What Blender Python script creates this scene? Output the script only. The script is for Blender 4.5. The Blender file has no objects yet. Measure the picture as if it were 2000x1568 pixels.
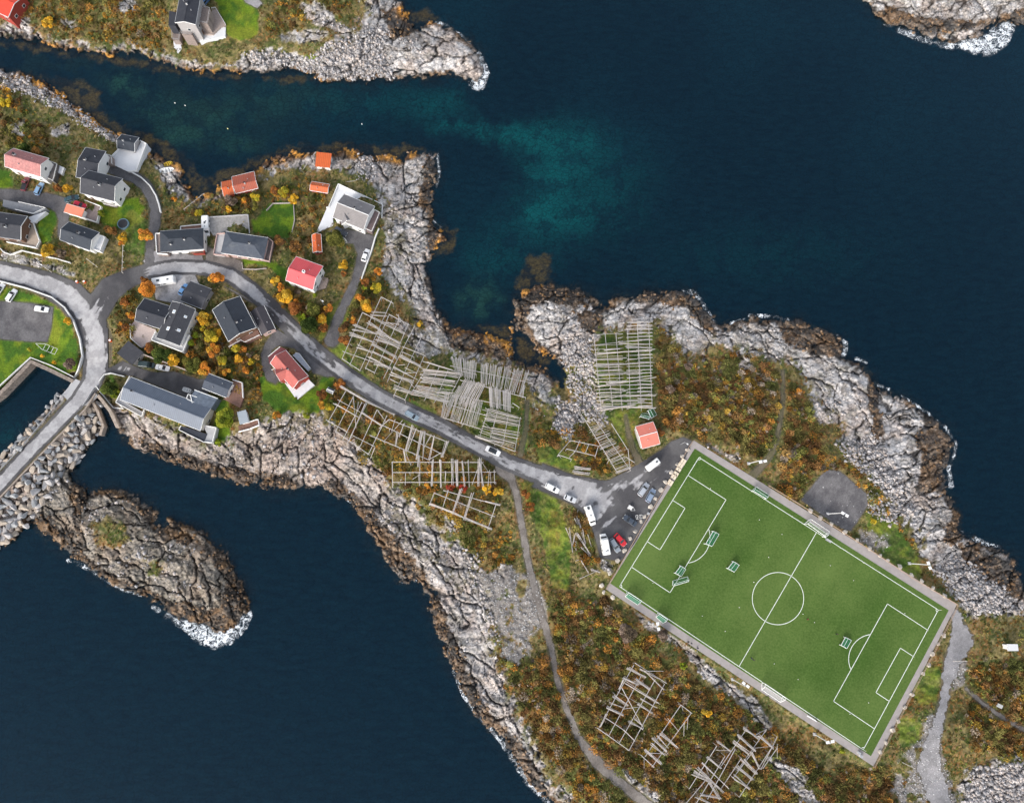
import bpy, bmesh, math, random
import numpy as np
from mathutils import Vector, Matrix
random.seed(7)
SC = bpy.context.scene
COL = SC.collection
R = math.radians
# ------------------------------------------------------------------ camera
FPX, CX, CY, H = 1370.0, 1000.0, 784.0, 232.0      # focal length in photo pixels, optical centre, flying height
_w = np.array([60., 256., FPX]); _w /= np.linalg.norm(_w)          # world up seen from the camera
_x = np.array([1., 0., 0.]) - _w[0]*_w; _x /= np.linalg.norm(_x)
_y = np.cross(_w, _x)
ROT = np.array([_x, _y, _w])
cam = bpy.data.objects.new('camera', bpy.data.cameras.new('camera')); COL.objects.link(cam)
cam.data.lens = 36*FPX/2000; cam.data.sensor_width = 36
cam.data.clip_start = 1; cam.data.clip_end = 8000
M4 = Matrix([[float(ROT[i][j]) for j in range(3)]+[0] for i in range(3)]+[[0,0,0,1]])
cam.matrix_world = Matrix.Translation((0,0,H)) @ M4
SC.camera = cam
# ------------------------------------------------------------------ light
SUN_AZ, SUN_EL = R(214), R(29)       # compass azimuth measured from +Y clockwise
w = bpy.data.worlds.new("World"); SC.world = w; w.use_nodes = True
nt = w.node_tree; nt.nodes.clear()
sky = nt.nodes.new('ShaderNodeTexSky'); sky.sky_type = 'NISHITA'; sky.sun_disc = False
sky.sun_elevation = SUN_EL; sky.sun_rotation = SUN_AZ; sky.air_density = 1.0; sky.dust_density = 3.0; sky.ozone_density = 0.6
bg = nt.nodes.new('ShaderNodeBackground'); bg.inputs[1].default_value = 0.15
wo = nt.nodes.new('ShaderNodeOutputWorld')
hsv = nt.nodes.new('ShaderNodeHueSaturation'); hsv.inputs['Saturation'].default_value = 0.45      # thin overcast veil
nt.links.new(sky.outputs[0], hsv.inputs['Color']); nt.links.new(hsv.outputs[0], bg.inputs[0]); nt.links.new(bg.outputs[0], wo.inputs[0])
sun = bpy.data.objects.new('sun', bpy.data.lights.new('sun', 'SUN')); COL.objects.link(sun)
sun.data.energy = 1.05; sun.data.angle = R(22); sun.data.color = (1.0, 0.95, 0.88)
sd = Vector((math.sin(SUN_AZ)*math.cos(SUN_EL), math.cos(SUN_AZ)*math.cos(SUN_EL), math.sin(SUN_EL)))
sun.rotation_euler = sd.to_track_quat('Z', 'Y').to_euler(); sun.location = (0, 0, 300)
SC.view_settings.view_transform = 'Standard'; SC.view_settings.look = 'None'
SC.view_settings.exposure = 0.9; SC.view_settings.gamma = 1; SC.view_settings.use_curve_mapping = False
SC.cycles.max_bounces = 5; SC.cycles.transparent_max_bounces = 6

def P(u, v, z):
    """photo pixel + height above the sea -> world position (works on arrays)"""
    u = np.asarray(u, float); v = np.asarray(v, float); z = np.asarray(z, float)
    a, b, c = u-CX, -(v-CY), -FPX
    X = ROT[0,0]*a+ROT[0,1]*b+ROT[0,2]*c; Y = ROT[1,0]*a+ROT[1,1]*b+ROT[1,2]*c; W = ROT[2,0]*a+ROT[2,1]*b+ROT[2,2]*c
    t = (z-H)/W
    return X*t, Y*t
def P3(u, v, z):
    x, y = P(u, v, z); return Vector((float(x), float(y), float(z)))
def T(x0, y0, s, pts):        # points measured on an enlarged crop -> photo pixels
    return [(x0+x/s, y0+y/s) for x, y in pts]
# ------------------------------------------------------------------ noise and masks on the terrain grid
rng = np.random.RandomState(3)
LAT = rng.rand(8, 256, 256)
def vnoise(x, y, k=0):
    xi = np.floor(x).astype(int); yi = np.floor(y).astype(int); fx = x-xi; fy = y-yi
    fx = fx*fx*(3-2*fx); fy = fy*fy*(3-2*fy); L = LAT[k % 8]
    a = L[xi & 255, yi & 255]; b = L[(xi+1) & 255, yi & 255]; c = L[xi & 255, (yi+1) & 255]; d = L[(xi+1) & 255, (yi+1) & 255]
    return (a*(1-fx)+b*fx)*(1-fy)+(c*(1-fx)+d*fx)*fy
def fbm(x, y, sc, octv=4, k=0, gain=0.5):
    s = 0; a = 1; t = 0
    for i in range(octv):
        s = s+a*vnoise(x/sc+17.3*i+5*k, y/sc+9.1*i+3*k, k+i); t += a; a *= gain; sc *= 0.5
    return s/t
def voro(x, y, k=0):
    """returns F2-F1 (crack distance), random value per cell, and the offset from the cell point"""
    xi = np.floor(x).astype(int); yi = np.floor(y).astype(int)
    f1 = np.full(x.shape, 9.); f2 = np.full(x.shape, 9.); cv = np.zeros(x.shape); dx = np.zeros(x.shape); dy = np.zeros(x.shape)
    for i in (-1, 0, 1):
        for j in (-1, 0, 1):
            a = (xi+i) & 255; b = (yi+j) & 255
            px = xi+i+LAT[k % 8][a, b]; py = yi+j+LAT[(k+1) % 8][a, b]
            d = np.sqrt((px-x)**2+(py-y)**2)
            n1 = d < f1
            f2 = np.where(n1, f1, np.minimum(f2, d)); f1 = np.where(n1, d, f1)
            cv = np.where(n1, LAT[(k+2) % 8][a, b], cv); dx = np.where(n1, x-px, dx); dy = np.where(n1, y-py, dy)
    return f2-f1, cv, dx, dy
def sstep(a, b, x):
    t = np.clip((x-a)/(b-a), 0, 1); return t*t*(3-2*t)
MG = 200; ST = 2.0
GU = np.arange(-MG, 2000+MG+1, ST); GV = np.arange(-MG, 1568+MG+1, ST)
UU, VV = np.meshgrid(GU, GV); NV, NU = UU.shape
class Win:      # a rectangular window of pixel space with its own step
    def __init__(s, u0, v0, nu, nv, st): s.u0, s.v0, s.nu, s.nv, s.st = u0, v0, nu, nv, st
FULL = Win(-MG, -MG, NU, NV, ST)
def segdist(pts, Rm, closed, g=FULL, widths=None):
    D = np.full((g.nv, g.nu), float(Rm)); n = len(pts)
    for i in range(n if closed else n-1):
        (x0, y0), (x1, y1) = pts[i], pts[(i+1) % n]
        i0 = max(0, int((min(x0, x1)-Rm-g.u0)/g.st)); i1 = min(g.nu, int((max(x0, x1)+Rm-g.u0)/g.st)+2)
        j0 = max(0, int((min(y0, y1)-Rm-g.v0)/g.st)); j1 = min(g.nv, int((max(y0, y1)+Rm-g.v0)/g.st)+2)
        if i0 >= i1 or j0 >= j1: continue
        X = (g.u0+g.st*np.arange(i0, i1))[None, :]; Y = (g.v0+g.st*np.arange(j0, j1))[:, None]
        ex, ey = x1-x0, y1-y0; L2 = ex*ex+ey*ey+1e-9
        t = np.clip(((X-x0)*ex+(Y-y0)*ey)/L2, 0, 1)
        d = np.hypot(X-x0-t*ex, Y-y0-t*ey)
        if widths is not None: d = d-(widths[i]*(1-t)+widths[(i+1) % n]*t)
        D[j0:j1, i0:i1] = np.minimum(D[j0:j1, i0:i1], d)
    return D
def inside(pts, g=FULL):
    A = np.zeros((g.nv, g.nu+1), np.int32); n = len(pts)
    for i in range(n):
        (x0, y0), (x1, y1) = pts[i], pts[(i+1) % n]
        if y0 == y1: continue
        if y0 > y1: x0, y0, x1, y1 = x1, y1, x0, y0
        j0 = max(0, int(math.ceil((y0-g.v0)/g.st))); j1 = min(g.nv, int(math.ceil((y1-g.v0)/g.st)))
        if j0 >= j1: continue
        js = np.arange(j0, j1); xs = x0+(g.v0+g.st*js-y0)/(y1-y0)*(x1-x0)
        c = np.clip(np.ceil((xs-g.u0)/g.st).astype(int), 0, g.nu)
        np.add.at(A, (js, c), 1)
    return (np.cumsum(A, 1)[:, :g.nu] % 2) == 1
def sdf(pts, Rm=60, g=FULL):
    d = segdist(pts, Rm, True, g); return np.where(inside(pts, g), d, -d)
N1 = fbm(UU, VV, 60, 4, 1); N2 = fbm(UU, VV, 14, 4, 2); N3 = fbm(UU, VV, 5, 3, 3); N4 = fbm(UU, VV, 28, 4, 5)
def pm(pts, feather=5, rough=8):
    return sstep(-feather, feather, sdf(pts, 40)+(N2-0.5)*2*rough+(N3-0.5)*rough)
def pms(lst, feather=5, rough=8):
    m = np.zeros(UU.shape)
    for p in lst: m = np.maximum(m, pm(p, feather, rough))
    return m
# ------------------------------------------------------------------ traced outlines (photo pixels)
LAND = [
 [(-260,-260),(-260,70),(0,73),(40,75),(70,78),(95,90),(110,94),(150,98),(215,110),(250,100),(268,104),(300,118),(330,129),(345,135),(400,138),(465,140),(500,147),(530,142),(560,134),(610,145),(622,156),(700,158),(760,152),(830,150),(890,147),(905,153),(925,162),(938,158),(945,130),(940,110),(928,98),(915,83),(895,70),(880,58),(862,50),(840,45),(822,50),(805,43),(800,28),(780,15),(785,0),(790,-40),(800,-260)],
 [(-260,120),(0,140),(20,143),(50,148),(70,155),(100,172),(130,190),(155,215),(190,238),(235,258),(270,280),(300,298),(325,312),(352,322),(362,338),(352,356),(362,368),(382,386),(402,378),(418,368),(432,362),(480,348),(500,330),(515,318),(540,307),(570,298),(600,293),(640,296),(680,292),(706,300),(735,305),(760,302),(780,312),(800,304),(820,299),(840,297),(850,305),(853,325),(849,350),(843,380),(842,410),(850,435),(868,455),(862,475),(845,495),(835,505),(833,520),(838,560),(848,585),(858,612),(870,635),(895,640),(930,650),(965,658),(988,668),(1000,655),(1004,620),(1002,600),(1014,575),(1032,562),(1060,555),(1100,560),(1130,567),(1150,572),(1165,592),(1180,602),(1192,590),(1205,580),(1240,576),(1275,571),(1320,570),(1350,570),(1365,590),(1378,607),(1395,632),(1402,641),(1430,634),(1450,627),(1475,619),(1490,627),(1510,622),(1535,632),(1560,626),(1580,636),(1600,645),(1635,660),(1648,680),(1645,695),(1665,705),(1690,715),(1705,735),(1712,755),(1730,765),(1755,775),(1780,790),(1810,810),(1840,835),(1858,855),(1861,880),(1850,900),(1847,920),(1852,940),(1850,960),(1860,980),(1874,1000),(1876,1020),(1870,1038),(1890,1046),(1905,1060),(1940,1070),(1970,1082),(1985,1100),(1990,1130),(2000,1150),(2260,1190),(2260,1860),(1260,1860),(1150,1640),(1085,1568),(1055,1548),(1030,1518),(1010,1483),(988,1455),(965,1430),(950,1415),(928,1398),(908,1362),(900,1340),(888,1308),(873,1285),(860,1255),(852,1228),(843,1195),(835,1165),(820,1142),(812,1132),(798,1138),(784,1134),(770,1116),(755,1095),(740,1070),(725,1045),(715,1030),(700,1003),(688,986),(670,972),(650,962),(625,952),(600,950),(565,956),(530,956),(500,948),(475,945),(430,934),(395,918),(370,913),(345,905),(325,897),(290,884),(262,872),(245,858),(234,845),(228,832),(216,803),(178,758),(143,743),(60,703),(0,765),(-260,965)],
 [(128,766),(118,780),(75,822),(45,850),(8,895),(-260,1165),(-260,1270),(0,1068),(25,1052),(45,1030),(60,1018),(75,1037),(95,1050),(115,1065),(130,1080),(150,1091),(170,1102),(190,1120),(210,1134),(240,1149),(270,1157),(295,1170),(310,1178),(330,1195),(350,1205),(370,1213),(400,1223),(430,1235),(442,1236),(457,1224),(475,1205),(485,1188),(486,1170),(475,1140),(455,1110),(440,1085),(425,1065),(410,1050),(385,1037),(360,1022),(330,1018),(310,1026),(303,1000),(293,985),(275,972),(255,963),(225,956),(200,952),(183,958),(170,966),(157,950),(142,928),(150,907),(168,880),(195,852),(201,832),(191,805),(176,776)],
 [(1690,-260),(1686,0),(1700,14),(1715,30),(1730,45),(1760,54),(1790,65),(1820,76),(1870,80),(1900,75),(1935,52),(1960,48),(2000,44),(2260,40),(2260,-260)],
]
VEG = [
 [(-260,-260),(-260,45),(0,48),(60,60),(90,72),(150,84),(210,94),(260,88),(320,106),(340,120),(420,130),(455,118),(480,102),(540,97),(572,104),(600,116),(622,104),(638,82),(655,72),(672,78),(700,50),(712,20),(700,-20),(700,-260)],
 [(-260,140),(0,158),(60,180),(110,205),(150,235),(200,258),(240,285),(285,305),(305,330),(322,360),(345,392),(380,402),(440,382),(500,345),(560,332),(615,330),(680,336),(712,352),(740,378),(758,420),(762,450),(758,500),(752,530),(768,560),(790,590),(800,620),(830,650),(850,692),(900,700),(960,708),(1010,722),(1035,760),(1050,800),(1075,800),(1110,830),(1140,815),(1175,830),(1180,800),(1160,760),(1158,700),(1170,650),(1285,636),(1310,665),(1330,690),(1372,704),(1400,672),(1440,688),(1500,700),(1560,722),(1580,770),(1600,800),(1640,830),(1640,870),(1700,925),(1730,970),(1752,1010),(1795,1050),(1800,1090),(1840,1130),(1872,1172),(1885,1205),(1930,1195),(1990,1205),(2260,1230),(2260,1510),(2000,1480),(1930,1490),(1890,1505),(1865,1560),(1860,1860),(1270,1860),(1130,1568),(1085,1530),(1068,1498),(1040,1440),(1018,1400),(998,1350),(975,1290),(960,1240),(962,1180),(935,1120),(905,1075),(870,1045),(835,1005),(800,970),(770,945),(730,900),(700,870),(665,835),(625,810),(560,818),(520,822),(480,835),(430,872),(380,852),(335,832),(290,812),(240,797),(205,772),(180,757),(143,742),(60,703),(0,765),(-260,965)],
 [(180,1020),(215,1010),(250,1025),(248,1060),(215,1075),(190,1060)],[(285,1095),(312,1092),(318,1118),(290,1120)],
]
OUTCROP = [   # bare rock showing inside the vegetation
 [(590,8),(620,5),(660,40),(700,72),(690,82),(640,55),(600,40)],[(550,68),(600,60),(640,62),(620,80),(560,80)],[(230,5),(262,0),(262,22),(240,30)],
 [(120,40),(150,38),(145,50),(118,52)],[(5,50),(60,25),(60,50),(40,70),(0,66)],[(25,248),(48,235),(45,262),(22,262)],[(100,250),(135,240),(130,262),(100,262)],
 [(770,620),(835,650),(850,690),(825,700),(800,670)],[(1440,695),(1462,700),(1468,722),(1450,725)],[(1585,780),(1610,790),(1625,830),(1600,830)],[(1600,740),(1640,760),(1650,800),(1630,790)],
 [(1200,1130),(1260,1180),(1300,1220),(1350,1255),(1380,1300),(1440,1345),(1480,1370),(1510,1420),(1495,1425),(1440,1370),(1370,1320),(1330,1265),(1260,1225)],
 [(1380,868),(1440,890),(1440,905),(1400,885)],[(1100,780),(1130,790),(1125,830),(1095,850),(1080,820)],[(900,1080),(930,1085),(920,1120),(890,1100)],[(975,1098),(988,1095),(985,1128),(970,1122)],
 [(870,1010),(895,1020),(890,1045),(868,1030)],[(560,800),(620,812),(610,860),(540,830)],[(700,1000),(790,985),(850,1060),(930,1160),(900,1160),(820,1080),(740,1030)],[(10,490),(60,505),(110,520),(150,532),(145,540),(60,520),(0,505)],
 [(1155,1070),(1190,1080),(1200,1120),(1180,1110)],[(1500,1480),(1560,1500),(1600,1568),(1560,1568)],[(1215,1500),(1275,1540),(1300,1568),(1260,1568)],[(740,380),(790,420),(800,520),(770,560),(745,530),(755,470)],
]
SCRUB = [     # dense brown, orange and rust scrub
 [(1284,700),(1335,700),(1375,712),(1420,690),(1500,708),(1522,730),(1524,780),(1515,850),(1498,890),(1470,892),(1400,858),(1340,845),(1300,835),(1284,800)],
 [(1540,740),(1572,770),(1590,820),(1610,860),(1600,905),(1575,945),(1555,985),(1530,960),(1522,900),(1535,840)],
 [(1090,1160),(1130,1175),(1185,1165),(1200,1190),(1290,1270),(1380,1345),(1470,1390),(1530,1440),(1600,1500),(1680,1540),(1700,1600),(1700,1860),(1420,1860),(1290,1568),(1200,1500),(1150,1450),(1120,1400),(1100,1330),(1092,1260),(1070,1200)],
 [(960,1280),(1030,1290),(1068,1280),(1080,1340),(1110,1420),(1150,1500),(1230,1560),(1330,1700),(1400,1860),(1280,1860),(1180,1600),(1120,1540),(1060,1460),(1020,1390),(980,1320)],
 [(1900,1300),(1960,1285),(2000,1290),(2260,1330),(2260,1480),(2040,1480),(1960,1480),(1900,1460),(1890,1400)],[(1640,1500),(1740,1500),(1750,1568),(1750,1860),(1660,1860)],
]
SCRUB2 = [    # looser autumn bushes and heather
 [(-260,-260),(-260,20),(0,30),(60,40),(150,70),(250,85),(325,100),(328,60),(322,-20),(322,-260)],[(545,0),(690,0),(690,40),(640,20),(570,60),(520,60),(515,30)],
 [(-260,160),(0,170),(40,190),(60,230),(40,280),(0,300),(-260,300)],[(60,230),(95,250),(100,290),(20,290),(10,260)],[(330,420),(380,408),(440,388),(520,372),(600,350),(640,390),(625,440),(600,500),(570,520),(560,470),(585,440),(578,395),(500,395),(484,418),(410,420)],
 [(700,520),(735,540),(760,580),(740,600),(700,600),(672,640),(662,620),(690,570)],[(630,745),(680,760),(760,820),(830,850),(900,900),(960,905),(980,960),(960,1000),(900,960),(800,950),(740,930),(690,880),(650,830)],
 [(1040,830),(1100,810),(1150,840),(1190,900),(1200,925),(1150,930),(1080,910),(1040,880)],[(225,560),(262,560),(262,650),(245,690),(222,640)],[(395,600),(420,640),(480,680),(520,720),(500,800),(440,740),(380,730),(330,700),(370,660)],
 [(540,540),(590,580),(640,600),(650,640),(620,665),(560,620),(535,580)],[(1560,900),(1660,900),(1700,940),(1740,1000),(1790,1060),(1800,1120),(1750,1100),(1700,1050),(1700,970),(1640,915),(1590,925)],
 [(1290,640),(1330,690),(1290,700),(1282,660)],[(760,930),(860,960),(960,1020),(1000,1040),(1005,1120),(960,1110),(900,1060),(820,990)],[(1130,990),(1160,1020),(1170,1090),(1140,1110),(1120,1040)],
]
LAWN = [
 [(498,428),(525,398),(545,391),(574,397),(576,440),(562,466),(493,455),(490,430)],[(474,506),(540,512),(580,545),(570,560),(520,520),(475,518)],
 [(-260,560),(0,560),(60,572),(110,597),(142,635),(153,680),(150,725),(125,735),(60,700),(0,760),(-260,960)],[(512,700),(530,745),(560,745),(580,780),(620,752),(635,728),(652,740),(640,790),(600,822),(555,815),(512,780),(505,735)],
 [(412,-30),(490,-30),(506,30),(503,70),(470,82),(445,70),(432,35)],[(190,395),(270,385),(285,405),(260,440),(215,450),(190,430)],[(72,425),(100,405),(112,420),(100,470),(75,480)],
 [(425,790),(445,780),(452,860),(420,862),(415,840)],[(0,330),(20,335),(25,365),(0,372),(-60,370)],[(880,692),(1000,740),(1018,800),(1010,870),(930,850),(880,800),(850,770)],[(1165,650),(1275,650),(1278,800),(1240,830),(1190,810),(1168,780)],
 [(1015,940),(1070,945),(1100,1000),(1115,1060),(1110,1150),(1080,1150),(1060,1050),(1035,1000)],[(1780,1300),(1838,1298),(1830,1370),(1800,1380),(1775,1350)],[(1690,1000),(1740,1010),(1790,1080),(1800,1130),(1750,1110),(1700,1060)],
 [(640,600),(700,560),(680,620),(655,650),(620,665)],[(560,130),(600,108),(632,104),(618,116),(590,118)],[(775,820),(860,850),(850,800),(790,780)],[(210,720),(215,770),(235,785),(232,750)],[(1020,800),(1035,800),(1030,880),(1018,885)],[(1190,815),(1240,830),(1245,880),(1210,860)],
 [(1040,860),(1100,880),(1160,925),(1120,920),(1050,900)],[(640,655),(660,650),(700,720),(760,770),(830,800),(820,815),(740,770),(670,720),(640,680)],[(250,405),(300,440),(290,500),(240,490)],[(1750,1405),(1800,1400),(1795,1450),(1760,1460)],[(1165,795),(1250,800),(1240,830),(1180,820)],
]
GRAVEL = [[(1745,1500),(1790,1455),(1830,1470),(1860,1530),(1880,1640),(1820,1660),(1765,1570)],[(1690,1040),(1740,1050),(1720,1075),(1690,1060)],[(935,1120),(1000,1110),(1050,1140),(1070,1200),(1060,1225),(1030,1240),(1035,1280),(1010,1300),(985,1290),(975,1240),(960,1190)],
 [(1770,1500),(1800,1440),(1812,1400),(1838,1390),(1830,1450),(1850,1520),(1870,1600),(1850,1700),(1790,1600),(1740,1540)],[(1855,1290),(1885,1290),(1880,1340),(1860,1350)],[(1680,1040),(1705,1040),(1700,1065),(1680,1060)]]
DEBRIS = [[(485,105),(540,96),(600,118),(645,84),(700,72),(735,45),(760,60),(745,100),(770,150),(700,156),(620,152),(560,130),(500,132)],[(1640,870),(1700,850),(1740,900),(1770,940),(1790,1010),(1760,1010),(1720,950),(1660,905)],
 [(1105,660),(1160,660),(1162,760),(1185,825),(1150,820),(1110,750),(1090,700)],[(1820,1112),(1880,1090),(1960,1150),(1995,1195),(1900,1200),(1880,1180)],[(880,1060),(935,1085),(945,1120),(970,1180),(980,1250),(1000,1290),(965,1250),(930,1160)],
 [(0,142),(60,160),(120,190),(190,245),(240,270),(230,278),(150,235),(90,200),(0,165)],[(1900,1500),(2000,1490),(2000,1600),(1880,1600)],[(1090,780),(1130,785),(1140,830),(1110,860),(1080,840)],[(1690,955),(1760,1000),(1740,1030),(1700,1000)],[(700,300),(730,310),(740,350),(700,345)]]
DARKROCK = [[(990,640),(1030,630),(1050,670),(1095,690),(1120,750),(1112,790),(1090,770),(1070,735),(1020,720),(990,700)],[(745,20),(800,30),(830,52),(800,75),(760,72),(750,45)],[(1010,575),(1040,560),(1130,565),(1150,600),(1050,590),(1020,640),(1030,690),(1000,700),(1000,620)],[(870,640),(930,650),(990,668),(1010,690),(985,708),(930,690),(880,680)],[(1120,610),(1170,605),(1190,650),(1150,655)],
 [(1240,575),(1350,570),(1378,607),(1395,650),(1370,640),(1345,605),(1300,595),(1240,592)],[(1520,630),(1600,645),(1648,680),(1640,700),(1580,690),(1530,670)],[(1700,735),(1720,800),(1730,860),(1712,860),(1690,780)],[(1810,815),(1862,870),(1850,960),(1790,965),(1800,900),(1790,850)],
 [(1850,960),(1876,1020),(1870,1060),(1840,1060),(1860,1000)],[(1870,1060),(1990,1100),(2000,1170),(1950,1150),(1880,1100)],[(830,300),(853,310),(845,390),(850,440),(870,460),(850,500),(830,480),(838,420),(815,400),(828,340)],[(560,290),(700,296),(800,304),(770,318),(700,312),(600,302)],
 [(228,832),(345,905),(430,934),(520,955),(600,950),(560,925),(430,910),(330,875),(260,850)],[(625,950),(700,1003),(770,1116),(812,1132),(860,1255),(908,1362),(1010,1483),(1085,1568),(1065,1540),(1010,1440),(940,1370),(890,1240),(850,1150),(800,1080),(730,1000),(660,930)],
 [(1715,30),(1800,70),(1935,52),(2000,44),(2000,20),(1900,40),(1800,35),(1730,10)],[(60,1018),(150,1091),(170,1102),(160,1040),(130,970),(150,930),(180,960),(160,1000),(150,1060),(90,1000)],[(130,1080),(310,1178),(440,1236),(486,1170),(440,1130),(430,1190),(330,1170),(230,1130),(160,1090)],[(303,1000),(440,1085),(486,1170),(440,1130),(390,1070),(310,1050),(250,980),(190,960),(225,956)]]
KELP = [[(1005,660),(1035,665),(1080,695),(1060,712),(1010,705)],[(0,150),(100,150),(160,160),(192,180),(196,215),(230,245),(290,265),(340,285),(372,312),(372,340),(410,345),(430,335),(500,312),(560,288),(650,283),(760,285),(830,290),(780,325),(600,310),(430,375),(380,395),(340,335),(250,285),(150,225),(60,175)],
 [(0,75),(100,88),(200,105),(300,120),(345,135),(465,142),(480,158),(400,150),(320,140),(220,122),(100,105),(0,90)],[(480,150),(600,148),(620,158),(560,160)],[(850,440),(890,450),(885,490),(850,500)],[(1030,500),(1075,500),(1080,530),(1060,560),(1020,580),(1010,560)],[(870,640),(930,640),(1000,640),(1005,700),(900,690)],[(750,20),(830,20),(860,45),(800,50)]]
SHOAL = [(900,252,50,13,.8,0),(985,262,60,16,1,0),(1050,272,60,25,.75,0),(1110,290,60,50,.6,0),(1080,345,50,45,.7,0),(1060,405,48,38,1,0),(1110,420,70,40,.55,0),(1180,360,80,80,.3,0),(700,200,120,45,.25,0),(850,205,60,30,.4,0),(960,520,40,30,.25,0),
 (935,585,38,34,.85,1),(238,165,36,20,1,1),(320,205,60,30,.55,1),(390,225,70,30,.6,1),(360,262,50,22,.7,1),(470,215,90,30,.35,1),(30,860,50,40,.35,0),(470,280,50,20,.5,1),(560,190,90,40,.3,1),(1000,480,120,60,.2,0),(1500,500,200,60,.12,0)]
# --- roads (centre line, half width in px)
def rd(*a): return a
ROADS = {
 'main_road': [([(-260,1235),(-60,1010),(0,945),(50,890),(100,838),(150,785),(180,745),(190,700),(188,660),(170,615),(140,580),(100,558),(50,541),(0,530),(-260,500)],[15,15,15,15,15,16,20,27,29,31,30,25,20,20,20]),
   ([(185,610),(215,565),(250,545),(290,530),(340,521),(400,523),(450,537),(490,566),(530,602),(575,648),(620,690),(680,735),(740,775),(800,805),(860,832),(920,866),(990,903),(1060,930),(1110,948),(1160,962)],[26,24,18,15,15,15,16,16,16,16,17,16,16,16,16,15,16,18,22,26])],
}
LOTPOLY = {'parking_area': [(1060,905),(1110,925),(1150,940),(1190,938),(1232,915),(1262,898),(1290,880),(1312,862),(1335,854),(1352,862),(1340,893),(1312,930),(1280,990),(1240,1060),(1214,1094),(1190,1092),(1172,1088),(1160,1040),(1150,1012),(1120,986),(1080,968),(1040,950)],
 'forecourt': [(186,705),(212,720),(240,705),(262,715),(300,728),(340,726),(390,742),(420,738),(410,765),(372,790),(350,770),(262,735),(218,728),(190,740)]}
PATHS = {'side_lane': ([(648,665),(655,635),(670,600),(690,560),(702,525),(710,490),(716,470)],[14,9,8,8,9,10,14],'asphalt2'),
 'curved_drive': ([(292,520),(293,480),(302,440),(304,410),(298,385),(284,362),(262,345),(240,338),(215,330)],[10,8,10,11,11,11,11,12,8],'asphalt2'),
 'village_lane': ([(-260,372),(0,380),(50,385),(100,393),(122,402),(124,430),(118,460)],[10,11,12,14,16,10,5],'asphalt2'),
 'gravel_path': ([(985,915),(1000,938),(1011,975),(1020,1030),(1032,1100),(1052,1180),(1076,1262),(1087,1320),(1107,1385),(1130,1440),(1165,1487),(1215,1532),(1270,1575),(1420,1740)],[18,7,6,6,6,6,6,5,5,7,11,10,9,9],'path'),
 'hill_path': ([(1529,725),(1529,780),(1521,840),(1511,880),(1495,903),(1470,928)],[2,3,3,3,5,7],'track'),
 'shore_path': ([(1865,1195),(1880,1250),(1860,1290),(1847,1350),(1836,1400),(1822,1450),(1815,1500),(1838,1568),(1870,1660)],[7,21,16,8,10,14,24,19,16],'path2'),
 'heath_path': ([(1888,1345),(1915,1370),(1950,1395),(2000,1425),(2260,1540)],[3,4,4,4,4],'path'),
 'field_track': ([(1030,785),(1027,840),(1016,888)],[2,3,4],'track'),
 'shed_track': ([(1222,812),(1228,850),(1240,885),(1252,912)],[2,4,5,9],'track')}
AREAS = {'house_yard': ([(640,455),(660,445),(700,452),(728,460),(732,470),(722,500),(700,500),(690,475),(665,475)],'asphalt2'),
 'dark_gravel_lot': ([(1600,932),(1618,917),(1640,920),(1692,964),(1696,985),(1662,1036),(1640,1030),(1565,976)],'darkgravel'),
 'quayside_lot': ([(-260,590),(0,588),(60,592),(104,600),(100,640),(92,668),(60,667),(0,662),(-260,650)],'darkgravel'),
 'stone_courtyard': ([(300,565),(320,540),(350,535),(382,537),(390,560),(358,592),(340,592),(305,585)],'cobble'),
 'forecourt_gravel': ([(535,640),(560,655),(600,682),(640,714),(664,732),(640,736),(612,728),(600,705),(575,680),(545,674),(530,684),(526,700),(530,722),(545,742),(538,750),(522,742),(513,720),(510,694),(518,670),(530,655)],'asphalt2'),
 'roadside_yard': ([(280,510),(300,490),(395,500),(400,520),(330,518),(290,528)],'path2'),
 'house_drive': ([(404,480),(420,490),(470,510),(476,530),(440,530),(400,522)],'path'),
 'garage_drive': ([(440,560),(480,580),(510,600),(480,585)],'path'),
 'kart_yard': ([(440,-60),(480,-60),(500,-10),(512,8),(502,16),(480,5)],'path2')}
PZ = 5.6
PITCH = [(1357,876),(1853,1191.5),(1701,1476),(1192,1139)]
APRON = [(1355,860),(1869,1180),(1706,1496),(1183,1150)]
def rsd(pts, ws, g=FULL, Rm=60): return -segdist(pts, Rm, False, g, ws)
# ------------------------------------------------------------------ height field
coast = np.full(UU.shape, -160.)
for L in LAND: coast = np.maximum(coast, sdf(L, 160))
POOL = [(1000,640),(1022,646),(1034,672),(1050,688),(1082,698),(1098,716),(1108,745),(1104,764),(1094,760),(1082,738),(1066,722),(1040,712),(1014,704),(1002,690)]
coast = np.minimum(coast, -sdf(POOL, 160))
veg = np.zeros(UU.shape)
for L in VEG: veg = np.maximum(veg, sstep(-5, 5, sdf(L, 60)+(N2-.5)*34+(N3-.5)*16))
out = pms(OUTCROP, 3, 9)
natural = sstep(0.38, 0.30, fbm(UU, VV, 22, 4, 6))*0.8*sstep(60, 20, sdf(VEG[1], 80)) 
rd_mask = np.full(UU.shape, -60.)
for k, L in ROADS.items():
    for pts, ws in L: rd_mask = np.maximum(rd_mask, rsd(pts, ws))
for k, (pts, ws, m) in PATHS.items(): rd_mask = np.maximum(rd_mask, rsd(pts, ws))
for k, p in LOTPOLY.items(): rd_mask = np.maximum(rd_mask, sdf(p, 60))
for k, (p, m) in AREAS.items(): rd_mask = np.maximum(rd_mask, sdf(p, 60))
man = rd_mask
lawn = pms(LAWN, 3, 4)
manmade = np.maximum(sstep(-7, -1, rd_mask), sstep(-8, -2, sdf(APRON, 60)))
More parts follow.
